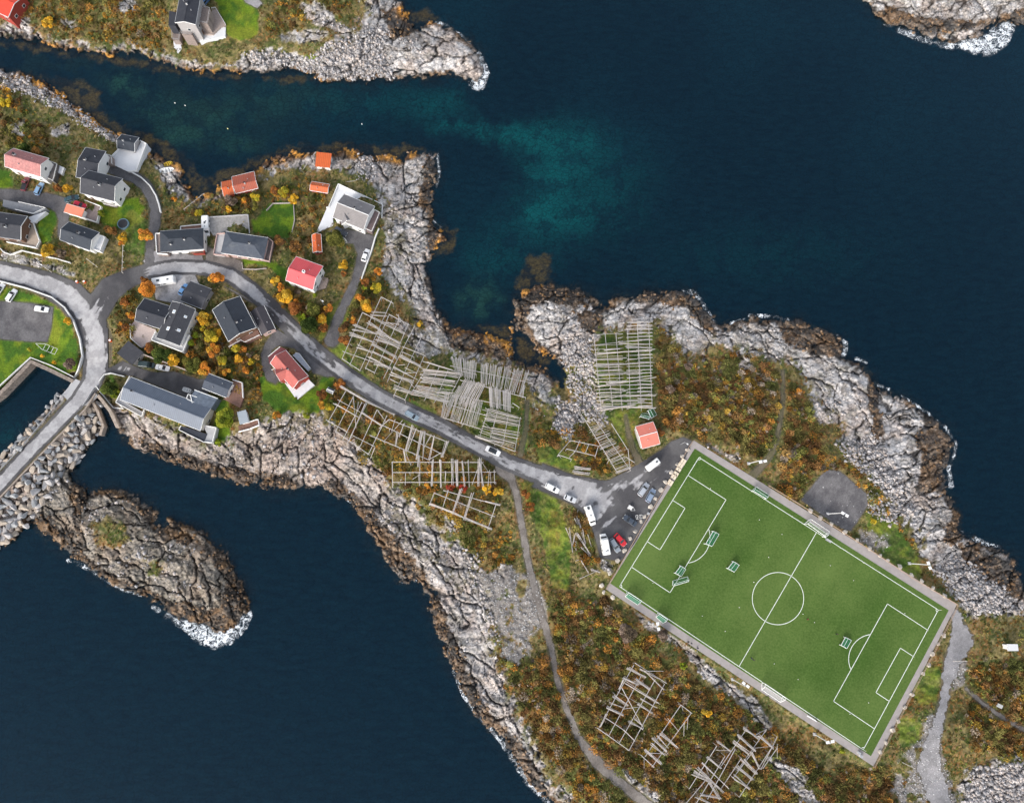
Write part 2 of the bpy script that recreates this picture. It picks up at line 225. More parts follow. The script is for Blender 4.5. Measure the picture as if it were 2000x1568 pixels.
lawnflat = pms(LAWN[:9], 3, 2)
gul = pm([(1035,700),(1110,690),(1165,690),(1180,840),(1130,830),(1060,830),(1020,760)], 6, 10); gfl = np.maximum(gul*sstep(.44,.54,N4), (1-gul)*0)
edgeg = np.zeros(UU.shape)
for L in VEG[:2]: edgeg = np.maximum(edgeg, sstep(-26, -4, sdf(L, 60))*sstep(.50, .60, fbm(UU+VV*.5, VV*.6-UU*.3, 9, 4, 5)))
rock = np.clip(np.maximum(1-np.maximum(np.maximum(veg, gfl), edgeg), out), 0, 1)*(1-manmade)*(1-pm(LAWN[2], 2, 1))
cst = coast+((N2-.5)*16+(N3-.5)*12+(N4-.5)*10)*sstep(0.2, .8, 1-veg)
dm = np.abs(cst)*0.17
zl = 0.9*(1-np.exp(-dm/1.2))+5.2*(1-np.exp(-dm/22))
sea = -0.12-0.16*dm-1.2*(1-np.exp(-dm/2.5)); 
for (a, b, ra, rb, am, kk) in SHOAL: sea = sea*(1-.6*am*np.exp(-((UU-a)/ra)**2-((VV-b)/rb)**2))
sea = np.maximum(sea, -9)
# fractured rock: each control point is a block of strata with its own strike
CTRL = [(560,120,10),(700,110,20),(850,90,5),(840,130,12),(760,20,60),(200,100,-38),(60,190,-40),(400,390,-40),(600,310,50),(740,330,70),(800,440,6),(790,540,-62),(840,620,-50),(930,690,15),(1080,640,25),(1060,580,-8),(1130,740,70),(1280,620,20),(1370,660,-35),(1480,650,-25),(1600,690,-28),(1690,790,-60),(1780,850,10),(1800,950,15),(1830,1020,5),(1900,1120,35),
 (1960,1160,60),(1930,1520,20),(300,860,-38),(430,900,-40),(560,900,60),(680,960,-48),(790,1050,-52),(880,1160,-55),(930,1300,-60),(1020,1460,-58),(110,1000,-60),(210,1030,-25),(290,1100,-15),(400,1150,-70),(1850,30,30),(1750,20,-30),(1320,1290,-40)]
best = np.full(UU.shape, 1e9); bi = np.zeros(UU.shape, int)
for i, (a, b, an) in enumerate(CTRL):
    d = np.hypot(UU-a, VV-b)+(N4-.5)*70+(N2-.5)*20; m = d < best; best[m] = d[m]; bi[m] = i
fis = np.full(UU.shape, 9.); strat = np.zeros(UU.shape); slab = sstep(.46, .58, fbm(UU, VV, 45, 3, 6)); crk = np.ones(UU.shape); crk2 = np.ones(UU.shape); cell = np.full(UU.shape, .5); tilt = np.zeros(UU.shape)
n_s = fbm(UU, VV, 7, 3, 1)
need = (rock > 0.02) & (coast > -40)
for i, (a, b, an) in enumerate(CTRL):
    m = need & (bi == i)
    if not m.any(): continue
    x = UU[m]-a; y = -(VV[m]-b); c, s = math.cos(R(an)), math.sin(R(an))
    wx = (N4[m]-.5)*26; wy = (N2[m]-.5)*9+(N4[m]-.5)*22
    p = (x*c+y*s+wx); q = (-x*s+y*c+wy)
    f, cv, dx, dy = voro(p/34+i*7, q/15+i*3, i % 5)
    f2, cv2, dx2, dy2 = voro(p/13+i*5, q/6+i*2, (i+2) % 5)
    k = 0.5+LAT[0][i, 3]
    crk[m] = np.minimum(f*15, 9); crk2[m] = np.minimum(f2*6+2.2*sstep(.55,.42,N4[m]), 9); cell[m] = cv*.6+cv2*.4
    f3, cv3, _a, _b = voro(p/95+i*9, q/34+i*4, (i+1) % 5); fis[m] = np.minimum(f3*34, 9)
    sg = sstep(.44, .56, fbm(p*.45, q*.5, 22, 3, 5)); fr = np.abs(((q+wy*.5+N2[m]*6+N3[m]*2.5)/(5+5*LAT[1][i, 5])) % 1-.5); strat[m] = sstep(.04+.13*n_s[m], .02, fr)*sg
    crk2[m] = crk2[m]+slab[m]*2.2+sg*1.0+n_s[m]*1.2-.5; crk[m] = crk[m]+slab[m]*.6+sg*.3+n_s[m]*1.4-.5
    tilt[m] = (dy*1.1+dx*.35)*(cv-.2)*1.5+(cv-.5)*.9+(dy2*.45+(cv2-.5)*.4)*.7
bigr = fbm(UU, VV, 90, 3, 4)
zrock = (tilt*.62*(1-.4*slab)-0.6*sstep(1.6, .2, crk)-0.2*sstep(1.2, .1, crk2)-1.3*sstep(2.4, .4, fis)-.25*strat+(N2-.5)*1.0+(N3-.5)*.3)
Z = np.where(cst > 0, zl, sea)
Z += np.where(cst > 0, sstep(0, 10, cst)*(bigr-.5)*4*sstep(10, 60, coast), 0)
amp = rock*sstep(-14, 8, cst)
Z += zrock*amp*np.where(cst > 0, 1.0, .8)
Z += (1-rock)*sstep(0, 14, cst)*((N2-.5)*1.2+(N3-.5)*.5)*(1-lawnflat*.9)
# levelled ground for roads, lots and the playing field
def blur(A, r, it=2):
    for _ in range(it):
        for ax in (0, 1):
            B = np.cumsum(np.insert(np.pad(A, [(r+0, r) if k == ax else (0, 0) for k in (0, 1)], mode='edge'), 0, 0, axis=ax), axis=ax)
            n = 2*r+1
            A = (np.take(B, np.arange(n, B.shape[ax]), axis=ax)-np.take(B, np.arange(0, B.shape[ax]-n), axis=ax))/n
    return A
LM = (coast > 2).astype(float)
ZR = blur(Z*LM, 9)/np.maximum(blur(LM, 9), 1e-3); ZR = np.maximum(ZR, 2.2)
CAUSE = [(-280,1280),(-280,1190),(0,905),(80,815),(128,762),(150,735),(215,720),(205,780),(190,800),(60,930)]
cz = sstep(-60, 40, sdf(CAUSE, 90)); ZR = ZR*(1-sstep(-30, 6, sdf(CAUSE, 60)))+3.4*sstep(-30, 6, sdf(CAUSE, 60))
pz = sstep(-34, -3, sdf(APRON, 60)); ZR = ZR*(1-pz)+PZ*pz
Zt = Z.copy()
mm = np.maximum(sstep(-9, -2, rd_mask), sstep(-12, -2, sdf(APRON, 60)))*(coast > -1)
mm = np.maximum(mm, sstep(-4, 2, sdf(LAWN[2], 40))*(coast > 0)*.999)
ZR2 = np.where(sdf(LAWN[2], 40) > -4, np.maximum(ZR, 3.0), ZR)
Z = Z*(1-mm)+ZR2*mm
Z = np.where(mm > .5, Z-0.0, Z)
ZROAD = blur(ZR2, 2, 1)
Z = np.where(mm > .98, blur(ZR2, 2, 1)-0.05, Z)
def lookup(A, u, v):
    x = (np.asarray(u, float)-GU[0])/ST; y = (np.asarray(v, float)-GV[0])/ST
    x = np.clip(x, 0, NU-1.001); y = np.clip(y, 0, NV-1.001); i = x.astype(int); j = y.astype(int); fx = x-i; fy = y-j
    return (A[j, i]*(1-fx)+A[j, i+1]*fx)*(1-fy)+(A[j+1, i]*(1-fx)+A[j+1, i+1]*fx)*fy
def zg(u, v): return float(lookup(Z, u, v))
ZS = blur(np.maximum(Z, .3), 4)
def zgs(u, v): return float(lookup(ZS, u, v))
# ------------------------------------------------------------------ ground colours (albedo)
def C(*c): return np.array(c, float)
def lerp(A, B, t): return A*(1-t[..., None])+B*t[..., None]
def const(c): return np.broadcast_to(C(*c), UU.shape+(3,)).copy()
n_a = fbm(UU, VV, 9, 4, 0); n_b = fbm(UU, VV, 35, 4, 3); n_c = fbm(UU, VV, 3.2, 2, 4); n_d = fbm(UU, VV, 18, 4, 7)
col = lerp(const((.135,.118,.045)), const((.22,.175,.07)), sstep(.35, .65, n_a))          # dry autumn grass
col = lerp(col, const((.05,.075,.018)), sstep(.46, .62, n_d)*.8)                             # greener tufts
col = lerp(col, const((.20,.085,.022)), sstep(.53, .68, n_b)*sstep(.4, .6, n_c)*.8)        # rusty heather
col = lerp(col, const((.26,.20,.11)), sstep(.60, .74, n_c)*.6)                              # straw
col = lerp(col, const((.05,.055,.02)), sstep(.42, .28, n_c)*.6)
scr = pms(SCRUB, 5, 9); scr2 = pms(SCRUB2, 6, 10)
sc_c = lerp(const((.10,.06,.025)), const((.17,.09,.03)), sstep(.4, .62, n_a)); sc_c = lerp(sc_c, const((.10,.105,.03)), sstep(.45, .6, n_d)); sc_c = lerp(sc_c, const((.20,.17,.06)), sstep(.52, .66, n_b)*.7)
col = lerp(col, sc_c, np.clip(scr+scr2*.35, 0, 1))
lw = lerp(const((.115,.185,.012)), const((.05,.115,.012)), sstep(.4, .6, n_d)); lw = lerp(lw, const((.19,.20,.02)), sstep(.52, .68, n_b)*.6)
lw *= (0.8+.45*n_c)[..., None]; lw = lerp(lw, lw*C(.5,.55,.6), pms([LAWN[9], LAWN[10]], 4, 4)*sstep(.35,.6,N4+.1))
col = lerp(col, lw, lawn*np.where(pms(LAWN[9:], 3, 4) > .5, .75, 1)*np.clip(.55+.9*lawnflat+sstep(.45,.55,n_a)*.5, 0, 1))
gr = pms(GRAVEL, 6, 9)*sstep(.33,.43,fbm(UU, VV, 30, 4, 2)); gv = lerp(const((.17,.155,.145)), const((.25,.23,.215)), sstep(.4, .6, n_c))
col = lerp(col, gv, gr*sstep(.25,.45,n_a))
# rock
rk = lerp(const((.37,.355,.35)), const((.60,.575,.565)), np.clip(cell*.75+.35*slab, 0, 1)); rk = lerp(rk, const((.24,.20,.165)), sstep(.52,.66,fbm(UU, VV, 16, 4, 2))*.55)
rk = lerp(rk, const((.46,.37,.32)), sstep(.5, .7, n_b)*.5); rk = lerp(rk, const((.22,.22,.2)), sstep(.60, .78, n_d)*.6)
rk *= (0.82+.36*n_c)[..., None]
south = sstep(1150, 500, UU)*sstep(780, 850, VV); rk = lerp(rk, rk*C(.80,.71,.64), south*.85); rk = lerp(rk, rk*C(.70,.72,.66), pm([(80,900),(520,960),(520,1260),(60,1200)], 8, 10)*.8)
rk = lerp(rk, const((.045,.038,.033)), sstep(1.5, .35, crk)*.78); rk = lerp(rk, const((.06,.05,.045)), sstep(1.2, .2, crk2)*.5); rk = lerp(rk, const((.05,.042,.036)), strat*.75*(1-slab*.35)); rk = lerp(rk, const((.025,.022,.02)), sstep(2.0, .5, fis)*.75)
mossy = sstep(.55, .68, n_a)*sstep(70, 30, np.abs(coast-60))*.0+pms([OUTCROP[i] for i in range(len(OUTCROP))], 4, 8)*sstep(.5, .62, n_a)*.6
rk = lerp(rk, const((.12,.10,.035)), np.clip(mossy, 0, 1))
deb = pms(DEBRIS, 4, 8)
rk = lerp(rk, lerp(const((.10,.09,.085)), const((.38,.36,.355)), sstep(.42, .6, n_c)), deb*.7)
dk = pms(DARKROCK, 4, 9)
tb = sstep(0.2, 1.0, dk+sstep(16, 2, cst+(n_b-.5)*20))
td = lerp(const((.15,.088,.045)), const((.034,.028,.025)), sstep(.42, .56, n_d)); td = lerp(td, const((.32,.23,.16)), sstep(.56, .72, n_a)*.7); td = lerp(td, const((.10,.095,.09)), sstep(.5,.62,n_b)*.6)
td = lerp(td, const((.02,.017,.015)), sstep(1.6, .4, crk2)*.8); td *= (.7+.6*n_c)[..., None]
rk = lerp(rk, td, np.clip(tb, 0, 1)*.93)
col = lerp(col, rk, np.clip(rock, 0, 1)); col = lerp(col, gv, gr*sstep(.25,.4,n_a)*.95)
man_c = const((.10,.09,.075)); col = lerp(col, man_c, sstep(-4, -1, rd_mask)*.7)
col = lerp(col, const((.15,.13,.10)), pm([(-20,730),(60,690),(75,712),(0,790),(-60,830)],2,3)*0)
# sea bed
sb = lerp(const((.003,.024,.045)), const((.009,.080,.110)), sstep(.3, .7, fbm(UU, VV, 300, 3, 2))*sstep(1000, 250, VV+UU*.12+np.abs(UU-1100)*.3))
for (a, b, ra, rb, am, kk) in SHOAL:
    t = min(1.25, am*1.35)*np.exp(-(((UU-a)+(N4-.5)*60)/ra)**2-(((VV-b)+(N2-.5)*30)/rb)**2)*(.35+.75*sstep(.40, .56, fbm(UU+N4*40, VV, 26, 5, 2)*.7+n_c*.3))
    sb = lerp(sb, const((.012,.40,.34) if kk == 0 else (.11,.27,.15)), np.clip(t, 0, 1)*.95)
kp = pms(KELP, 6, 10); kb = lerp(const((.58,.27,.05)), const((.11,.055,.025)), sstep(.44, .60, n_d)); kb *= (.45+1.1*n_c)[..., None]
sb = lerp(sb, const((.045,.035,.033)), sstep(-30, -5, cst)*sstep(.35, .6, n_d)*.75); inlet = pm([(0,60),(500,130),(860,170),(870,300),(600,290),(420,330),(200,240),(0,130)], 25, 15); sb = lerp(sb, const((.05,.085,.055)), inlet*sstep(.42,.62,fbm(UU, VV, 30, 5, 1))*sstep(900,350,UU)*.6)
sb = lerp(sb, kb, np.clip(kp, 0, 1)); sb = lerp(sb, td*C(.7,.6,.5), sstep(-9, -1, cst))
tz = sstep(-3, 2, cst); col = lerp(sb, col, tz)
col = lerp(col, kb*1.1, kp*tz*sstep(22, 4, cst)*.85)
rkattr = np.clip(rock+(cst < 0), 0, 1)
# ------------------------------------------------------------------ materials
MATS = {}
def newmat(name):
    m = bpy.data.materials.new(name); m.use_nodes = True
    n = m.node_tree.nodes; b = n['Principled BSDF']; b.inputs['Roughness'].default_value = .8; b.inputs['Specular IOR Level'].default_value = .3
    return m, m.node_tree, b
def mat(name, c, rough=.8, var=.15, nscale=1.5, bump=0.0, bscale=8, spec=.3, metal=0, seam=None, seamdark=.55, stain=0):
    key = (name, tuple(c))
    if key in MATS: return MATS[key]
    m, nt, b = newmat(name); N = nt.nodes.new; L = nt.links.new
    b.inputs['Roughness'].default_value = rough; b.inputs['Specular IOR Level'].default_value = spec; b.inputs['Metallic'].default_value = metal
    tc = N('ShaderNodeTexCoord'); nz = N('ShaderNodeTexNoise'); nz.inputs['Scale'].default_value = nscale; nz.inputs['Detail'].default_value = 6; nz.inputs['Roughness'].default_value = .65
    L(tc.outputs['Object'], nz.inputs['Vector'])
    cr = N('ShaderNodeValToRGB'); cr.color_ramp.elements[0].position = .3; cr.color_ramp.elements[1].position = .7
    cr.color_ramp.elements[0].color = tuple(x*(1-var) for x in c)+(1,); cr.color_ramp.elements[1].color = tuple(min(1, x*(1+var)) for x in c)+(1,)
    L(nz.outputs['Fac'], cr.inputs[0]); src = cr.outputs[0]; hsrc = None
    if stain:
        n2 = N('ShaderNodeTexNoise'); n2.inputs['Scale'].default_value = .5; n2.inputs['Detail'].default_value = 8; L(tc.outputs['Object'], n2.inputs['Vector'])
        mr = N('ShaderNodeMapRange'); mr.inputs[1].default_value = .5; mr.inputs[2].default_value = .7; mr.inputs[4].default_value = stain; L(n2.outputs['Fac'], mr.inputs[0])
        mx = N('ShaderNodeMix'); mx.data_type = 'RGBA'; L(mr.outputs[0], mx.inputs[0]); L(src, mx.inputs[6]); mx.inputs[7].default_value = tuple(x*.45+.12 for x in c)+(1,); src = mx.outputs[2]
    if seam:        # seams: (axis, spacing in m)
        sp = N('ShaderNodeSeparateXYZ'); L(tc.outputs['Object'], sp.inputs[0]); ax, d = seam
        mo = N('ShaderNodeMath'); mo.operation = 'PINGPONG'; mo.inputs[1].default_value = d/2; L(sp.outputs[ax], mo.inputs[0])
        mr = N('ShaderNodeMapRange'); mr.inputs[1].default_value = d*.08; mr.inputs[2].default_value = d*.2; mr.inputs[3].default_value = seamdark; mr.inputs[4].default_value = 1; L(mo.outputs[0], mr.inputs[0])
        mx = N('ShaderNodeMix'); mx.data_type = 'RGBA'; mx.blend_type = 'MULTIPLY'; mx.inputs[0].default_value = 1; L(src, mx.inputs[6]); L(mr.outputs[0], mx.inputs[7]); src = mx.outputs[2]
    L(src, b.inputs['Base Color'])
    if bump:
        n3 = N('ShaderNodeTexNoise'); n3.inputs['Scale'].default_value = bscale; n3.inputs['Detail'].default_value = 5; L(tc.outputs['Object'], n3.inputs['Vector'])
        bp = N('ShaderNodeBump'); bp.inputs['Strength'].default_value = bump; bp.inputs['Distance'].default_value = .1; L(n3.outputs['Fac'], bp.inputs['Height']); L(bp.outputs[0], b.inputs['Normal'])
    MATS[key] = m; return m
def attrmat(name, rough=.9, fine=2.2, var=.35, bump=.5, dist=.3, spec=.2, translucent=False):
    m, nt, b = newmat(name); N = nt.nodes.new; L = nt.links.new; b.inputs['Roughness'].default_value = rough; b.inputs['Specular IOR Level'].default_value = spec
    at = N('ShaderNodeAttribute'); at.attribute_name = 'Col'; tc = N('ShaderNodeTexCoord')
    nz = N('ShaderNodeTexNoise'); nz.inputs['Scale'].default_value = fine; nz.inputs['Detail'].default_value = 5; nz.inputs['Roughness'].default_value = .7; L(tc.outputs['Object'], nz.inputs['Vector'])
    mr = N('ShaderNodeMapRange'); mr.inputs[1].default_value = .3; mr.inputs[2].default_value = .7; mr.inputs[3].default_value = 1-var; mr.inputs[4].default_value = 1+var; L(nz.outputs['Fac'], mr.inputs[0])
    vm = N('ShaderNodeVectorMath'); vm.operation = 'SCALE'; L(at.outputs['Color'], vm.inputs[0]); L(mr.outputs[0], vm.inputs['Scale'])
    L(vm.outputs[0], b.inputs['Base Color'])
    if bump:
        bp = N('ShaderNodeBump'); bp.inputs['Strength'].default_value = bump; bp.inputs['Distance'].default_value = dist; L(nz.outputs['Fac'], bp.inputs['Height']); L(bp.outputs[0], b.inputs['Normal'])
    return m
# ------------------------------------------------------------------ object helpers
def mesh_np(name, V, F, mats, attrs=None, smooth=False, fmat=None):
    me = bpy.data.meshes.new(name); V = np.asarray(V, np.float32); F = np.asarray(F, np.int32); k = F.shape[1]
    me.vertices.add(len(V)); me.vertices.foreach_set('co', V.ravel()); me.loops.add(F.size); me.loops.foreach_set('vertex_index', F.ravel())
    me.polygons.add(len(F)); me.polygons.foreach_set('loop_start', np.arange(0, F.size, k, dtype=np.int32)); me.polygons.foreach_set('loop_total', np.full(len(F), k, np.int32))
    if smooth: me.polygons.foreach_set('use_smooth', np.ones(len(F), bool))
    for m in mats: me.materials.append(m)
    if fmat is not None: me.polygons.foreach_set('material_index', np.asarray(fmat, np.int32))
    me.update(calc_edges=True)
    if attrs:
        for nme, arr in attrs.items():
            if arr.ndim == 2:
                a = me.color_attributes.new(nme, 'FLOAT_COLOR', 'POINT'); a.data.foreach_set('color', np.concatenate([arr, np.ones((len(arr), 1))], 1).astype(np.float32).ravel())
            else:
                a = me.attributes.new(nme, 'FLOAT', 'POINT'); a.data.foreach_set('value', arr.astype(np.float32))
    return me
def link(name, me, parent=None, loc=None):
    o = bpy.data.objects.new(name, me); COL.objects.link(o)
    if parent: o.parent = parent
    if loc is not None: o.location = loc
    return o
def tag(o, label=None, cat=None, group=None, kind=None):
    if label: o['label'] = label
    if cat: o['category'] = cat
    if group: o['group'] = group
    if kind: o['kind'] = kind
    return o
def thing(name, label, cat, loc=(0,0,0), rz=0, group=None):
    o = link(name, None); o.location = loc; o.rotation_euler = (0, 0, rz); return tag(o, label, cat, group)
class MB:
    def __init__(s): s.v = []; s.f = []; s.m = []
    def add(s, vs, fs, mi=0):
        n = len(s.v); s.v += [tuple(v) for v in vs]; s.f += [tuple(n+i for i in f) for f in fs]; s.m += [mi]*len(fs); return s
    def box(s, c, d, rz=0, mi=0, taper=1.0):
        cx, cy, cz = c; a, b, h = d[0]/2, d[1]/2, d[2]/2; co, si = math.cos(rz), math.sin(rz); vs = []
        for zz, t in ((-h, 1), (h, taper)):
            for x, y in ((-a, -b), (a, -b), (a, b), (-a, b)):
                x *= t; y *= t; vs.append((cx+x*co-y*si, cy+x*si+y*co, cz+zz))
        return s.add(vs, [(3,2,1,0),(4,5,6,7),(0,1,5,4),(1,2,6,5),(2,3,7,6),(3,0,4,7)], mi)
    def bar(s, p, q, r, n=5, mi=0, r2=None):
        p = Vector(p); q = Vector(q); d = (q-p); 
        if d.length < 1e-5: return s
        d.normalize(); a = d.orthogonal().normalized(); b = d.cross(a); r2 = r if r2 is None else r2; vs = []
        for c, rr in ((p, r), (q, r2)):
            for i in range(n):
                t = 2*math.pi*i/n; vs.append(c+a*math.cos(t)*rr+b*math.sin(t)*rr)
        fs = [(i, (i+1) % n, n+(i+1) % n, n+i) for i in range(n)]+[tuple(range(n-1, -1, -1)), tuple(range(n, 2*n))]
        return s.add(vs, fs, mi)
    def prism(s, pts, z0, z1, mi=0, top=None):
        n = len(pts)
        z0l = z0 if hasattr(z0, '__len__') else [z0]*n; z1l = z1 if hasattr(z1, '__len__') else [z1]*n
        ar = sum(pts[i][0]*pts[(i+1) % n][1]-pts[(i+1) % n][0]*pts[i][1] for i in range(n))
        if ar < 0: pts = pts[::-1]; z0l = z0l[::-1]; z1l = z1l[::-1]
        vs = [(x, y, z) for (x, y), z in zip(pts, z0l)]+[(x, y, z) for (x, y), z in zip(pts, z1l)]
        s.add(vs, [(i, (i+1) % n, n+(i+1) % n, n+i) for i in range(n)]+[tuple(range(n-1, -1, -1))], mi)
        k = len(s.v); s.v += vs[n:]; s.f.append(tuple(k+i for i in range(n))); s.m.append(mi if top is None else top); return s
    def mesh(s, name, mats, off=None, smooth=False):
        me = bpy.data.meshes.new(name); v = s.v if off is None else [(x-off[0], y-off[1], z-off[2]) for x, y, z in s.v]
        me.from_pydata(v, [], s.f)
        for m in mats: me.materials.append(m)
        me.polygons.foreach_set('material_index', s.m)
        if smooth: me.polygons.foreach_set('use_smooth', [True]*len(s.f))
        me.update(); return me
    def build(s, name, mats, parent=None, off=None, smooth=False, loc=None):
        return link(name, s.mesh(name, mats if isinstance(mats, (list, tuple)) else [mats], off, smooth), parent, loc)
# ------------------------------------------------------------------ ground sheet, water, sea bed
def vor_rock_mat():
    m, nt, b = newmat('ground'); N = nt.nodes.new; L = nt.links.new; b.inputs['Roughness'].default_value = .9; b.inputs['Specular IOR Level'].default_value = .2
    at = N('ShaderNodeAttribute'); at.attribute_name = 'Col'; ra = N('ShaderNodeAttribute'); ra.attribute_name = 'rock'; tc = N('ShaderNodeTexCoord')
    nz = N('ShaderNodeTexNoise'); nz.inputs['Scale'].default_value = 1.9; nz.inputs['Detail'].default_value = 6; nz.inputs['Roughness'].default_value = .72; L(tc.outputs['Object'], nz.inputs['Vector'])
    mr = N('ShaderNodeMapRange'); mr.inputs[1].default_value = .3; mr.inputs[2].default_value = .7; mr.inputs[3].default_value = .6; mr.inputs[4].default_value = 1.4; L(nz.outputs['Fac'], mr.inputs[0])
    vo = N('ShaderNodeTexVoronoi'); vo.feature = 'DISTANCE_TO_EDGE'; vo.inputs['Scale'].default_value = .5
    mp = N('ShaderNodeMapping'); mp.inputs['Scale'].default_value = (.8, 1.3, .4); mp.inputs['Rotation'].default_value = (0, 0, .5)
    wn = N('ShaderNodeVectorMath'); wn.operation = 'MULTIPLY_ADD'; L(nz.outputs['Color'], wn.inputs[0]); wn.inputs[1].default_value = (1.2, 1.2, 1.2); L(tc.outputs['Object'], wn.inputs[2])
    L(wn.outputs[0], mp.inputs[0]); L(mp.outputs[0], vo.inputs['Vector'])
    cr = N('ShaderNodeMapRange'); cr.inputs[1].default_value = .01; cr.inputs[2].default_value = .09; cr.inputs[3].default_value = .55; cr.inputs[4].default_value = 1; L(vo.outputs['Distance'], cr.inputs[0])
    mixr = N('ShaderNodeMix'); L(ra.outputs['Fac'], mixr.inputs[0]); mixr.inputs[2].default_value = 1; L(cr.outputs[0], mixr.inputs[3])
    mu = N('ShaderNodeMath'); mu.operation = 'MULTIPLY'; L(mr.outputs[0], mu.inputs[0]); L(mixr.outputs[0], mu.inputs[1])
    vm = N('ShaderNodeVectorMath'); vm.operation = 'SCALE'; L(at.outputs['Color'], vm.inputs[0]); L(mu.outputs[0], vm.inputs['Scale']); L(vm.outputs[0], b.inputs['Base Color'])
    ad = N('ShaderNodeMath'); ad.operation = 'MULTIPLY_ADD'; L(mixr.outputs[0], ad.inputs[0]); ad.inputs[1].default_value = .6; L(nz.outputs['Fac'], ad.inputs[2])
    bp = N('ShaderNodeBump'); bp.inputs['Strength'].default_value = .7; bp.inputs['Distance'].default_value = .35; L(ad.outputs[0], bp.inputs['Height']); L(bp.outputs[0], b.inputs['Normal'])
    return m
X, Y = P(UU, VV, Z)
V = np.stack([X, Y, Z], -1).reshape(-1, 3)
ii = (np.arange(NV-1)[:, None]*NU+np.arange(NU-1)[None, :]).ravel()
F = np.stack([ii+NU, ii+NU+1, ii+1, ii], 1)
GROUND = tag(link('ground', mesh_np('ground', V, F, [vor_rock_mat()], {'Col': np.clip(col, 0, 1).reshape(-1, 3), 'rock': rkattr.ravel()})), kind='structure')
MB().add([(-3500,-3500,-9.6),(3500,-3500,-9.6),(3500,3500,-9.6),(-3500,3500,-9.6)], [(0,1,2,3)]).build('sea_bed', mat('deep bed', (.005,.032,.055), .9, .1, .01))
tag(bpy.data.objects['sea_bed'], kind='structure')
def water_mat():
    m = bpy.data.materials.new('water'); m.use_nodes = True; nt = m.node_tree; nt.nodes.clear(); N = nt.nodes.new; L = nt.links.new
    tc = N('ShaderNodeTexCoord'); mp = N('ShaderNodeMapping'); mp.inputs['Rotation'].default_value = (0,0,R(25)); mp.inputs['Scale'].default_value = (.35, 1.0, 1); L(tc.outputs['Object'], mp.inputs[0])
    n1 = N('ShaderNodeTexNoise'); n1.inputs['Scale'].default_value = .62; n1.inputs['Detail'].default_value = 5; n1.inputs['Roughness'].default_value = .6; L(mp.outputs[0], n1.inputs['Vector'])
    n2 = N('ShaderNodeTexNoise'); n2.inputs['Scale'].default_value = .035; n2.inputs['Detail'].default_value = 3; L(tc.outputs['Object'], n2.inputs['Vector'])
    st = N('ShaderNodeMapRange'); st.inputs[1].default_value = .35; st.inputs[2].default_value = .65; st.inputs[3].default_value = .25; st.inputs[4].default_value = .8; L(n2.outputs['Fac'], st.inputs[0])
    bp = N('ShaderNodeBump'); bp.inputs['Distance'].default_value = .7; L(st.outputs[0], bp.inputs['Strength']); L(n1.outputs['Fac'], bp.inputs['Height'])
    tr = N('ShaderNodeBsdfTransparent'); tr.inputs[0].default_value = (.78,.90,.93,1)
    df = N('ShaderNodeBsdfDiffuse'); cr = N('ShaderNodeValToRGB'); cr.color_ramp.elements[0].position = .36; cr.color_ramp.elements[1].position = .66; cr.color_ramp.elements[0].color = (.003,.021,.040,1); cr.color_ramp.elements[1].color = (.007,.041,.068,1); L(n1.outputs['Fac'], cr.inputs[0]); L(cr.outputs[0], df.inputs[0]); L(bp.outputs[0], df.inputs['Normal'])  # ripple reflections painted into the diffuse colour as lighter and darker noise streaks
    gl = N('ShaderNodeBsdfGlossy'); gl.inputs['Roughness'].default_value = .12; gl.inputs[0].default_value = (.5,.75,1,1)
    b2 = N('ShaderNodeBump'); b2.inputs['Distance'].default_value = .06; b2.inputs['Strength'].default_value = .5; L(n1.outputs['Fac'], b2.inputs['Height']); L(b2.outputs[0], gl.inputs['Normal'])
    fr = N('ShaderNodeFresnel'); fr.inputs[0].default_value = 1.33; L(b2.outputs[0], fr.inputs['Normal'])
    m1 = N('ShaderNodeMixShader'); m1.inputs[0].default_value = .25; L(tr.outputs[0], m1.inputs[1]); L(df.outputs[0], m1.inputs[2])
    m2 = N('ShaderNodeMixShader'); L(fr.outputs[0], m2.inputs[0]); L(m1.outputs[0], m2.inputs[1]); L(gl.outputs[0], m2.inputs[2])
    o = N('ShaderNodeOutputMaterial'); L(m2.outputs[0], o.inputs[0]); return m
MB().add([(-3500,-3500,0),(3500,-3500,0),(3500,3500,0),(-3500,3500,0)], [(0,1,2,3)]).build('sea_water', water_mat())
tag(bpy.data.objects['sea_water'], kind='structure')
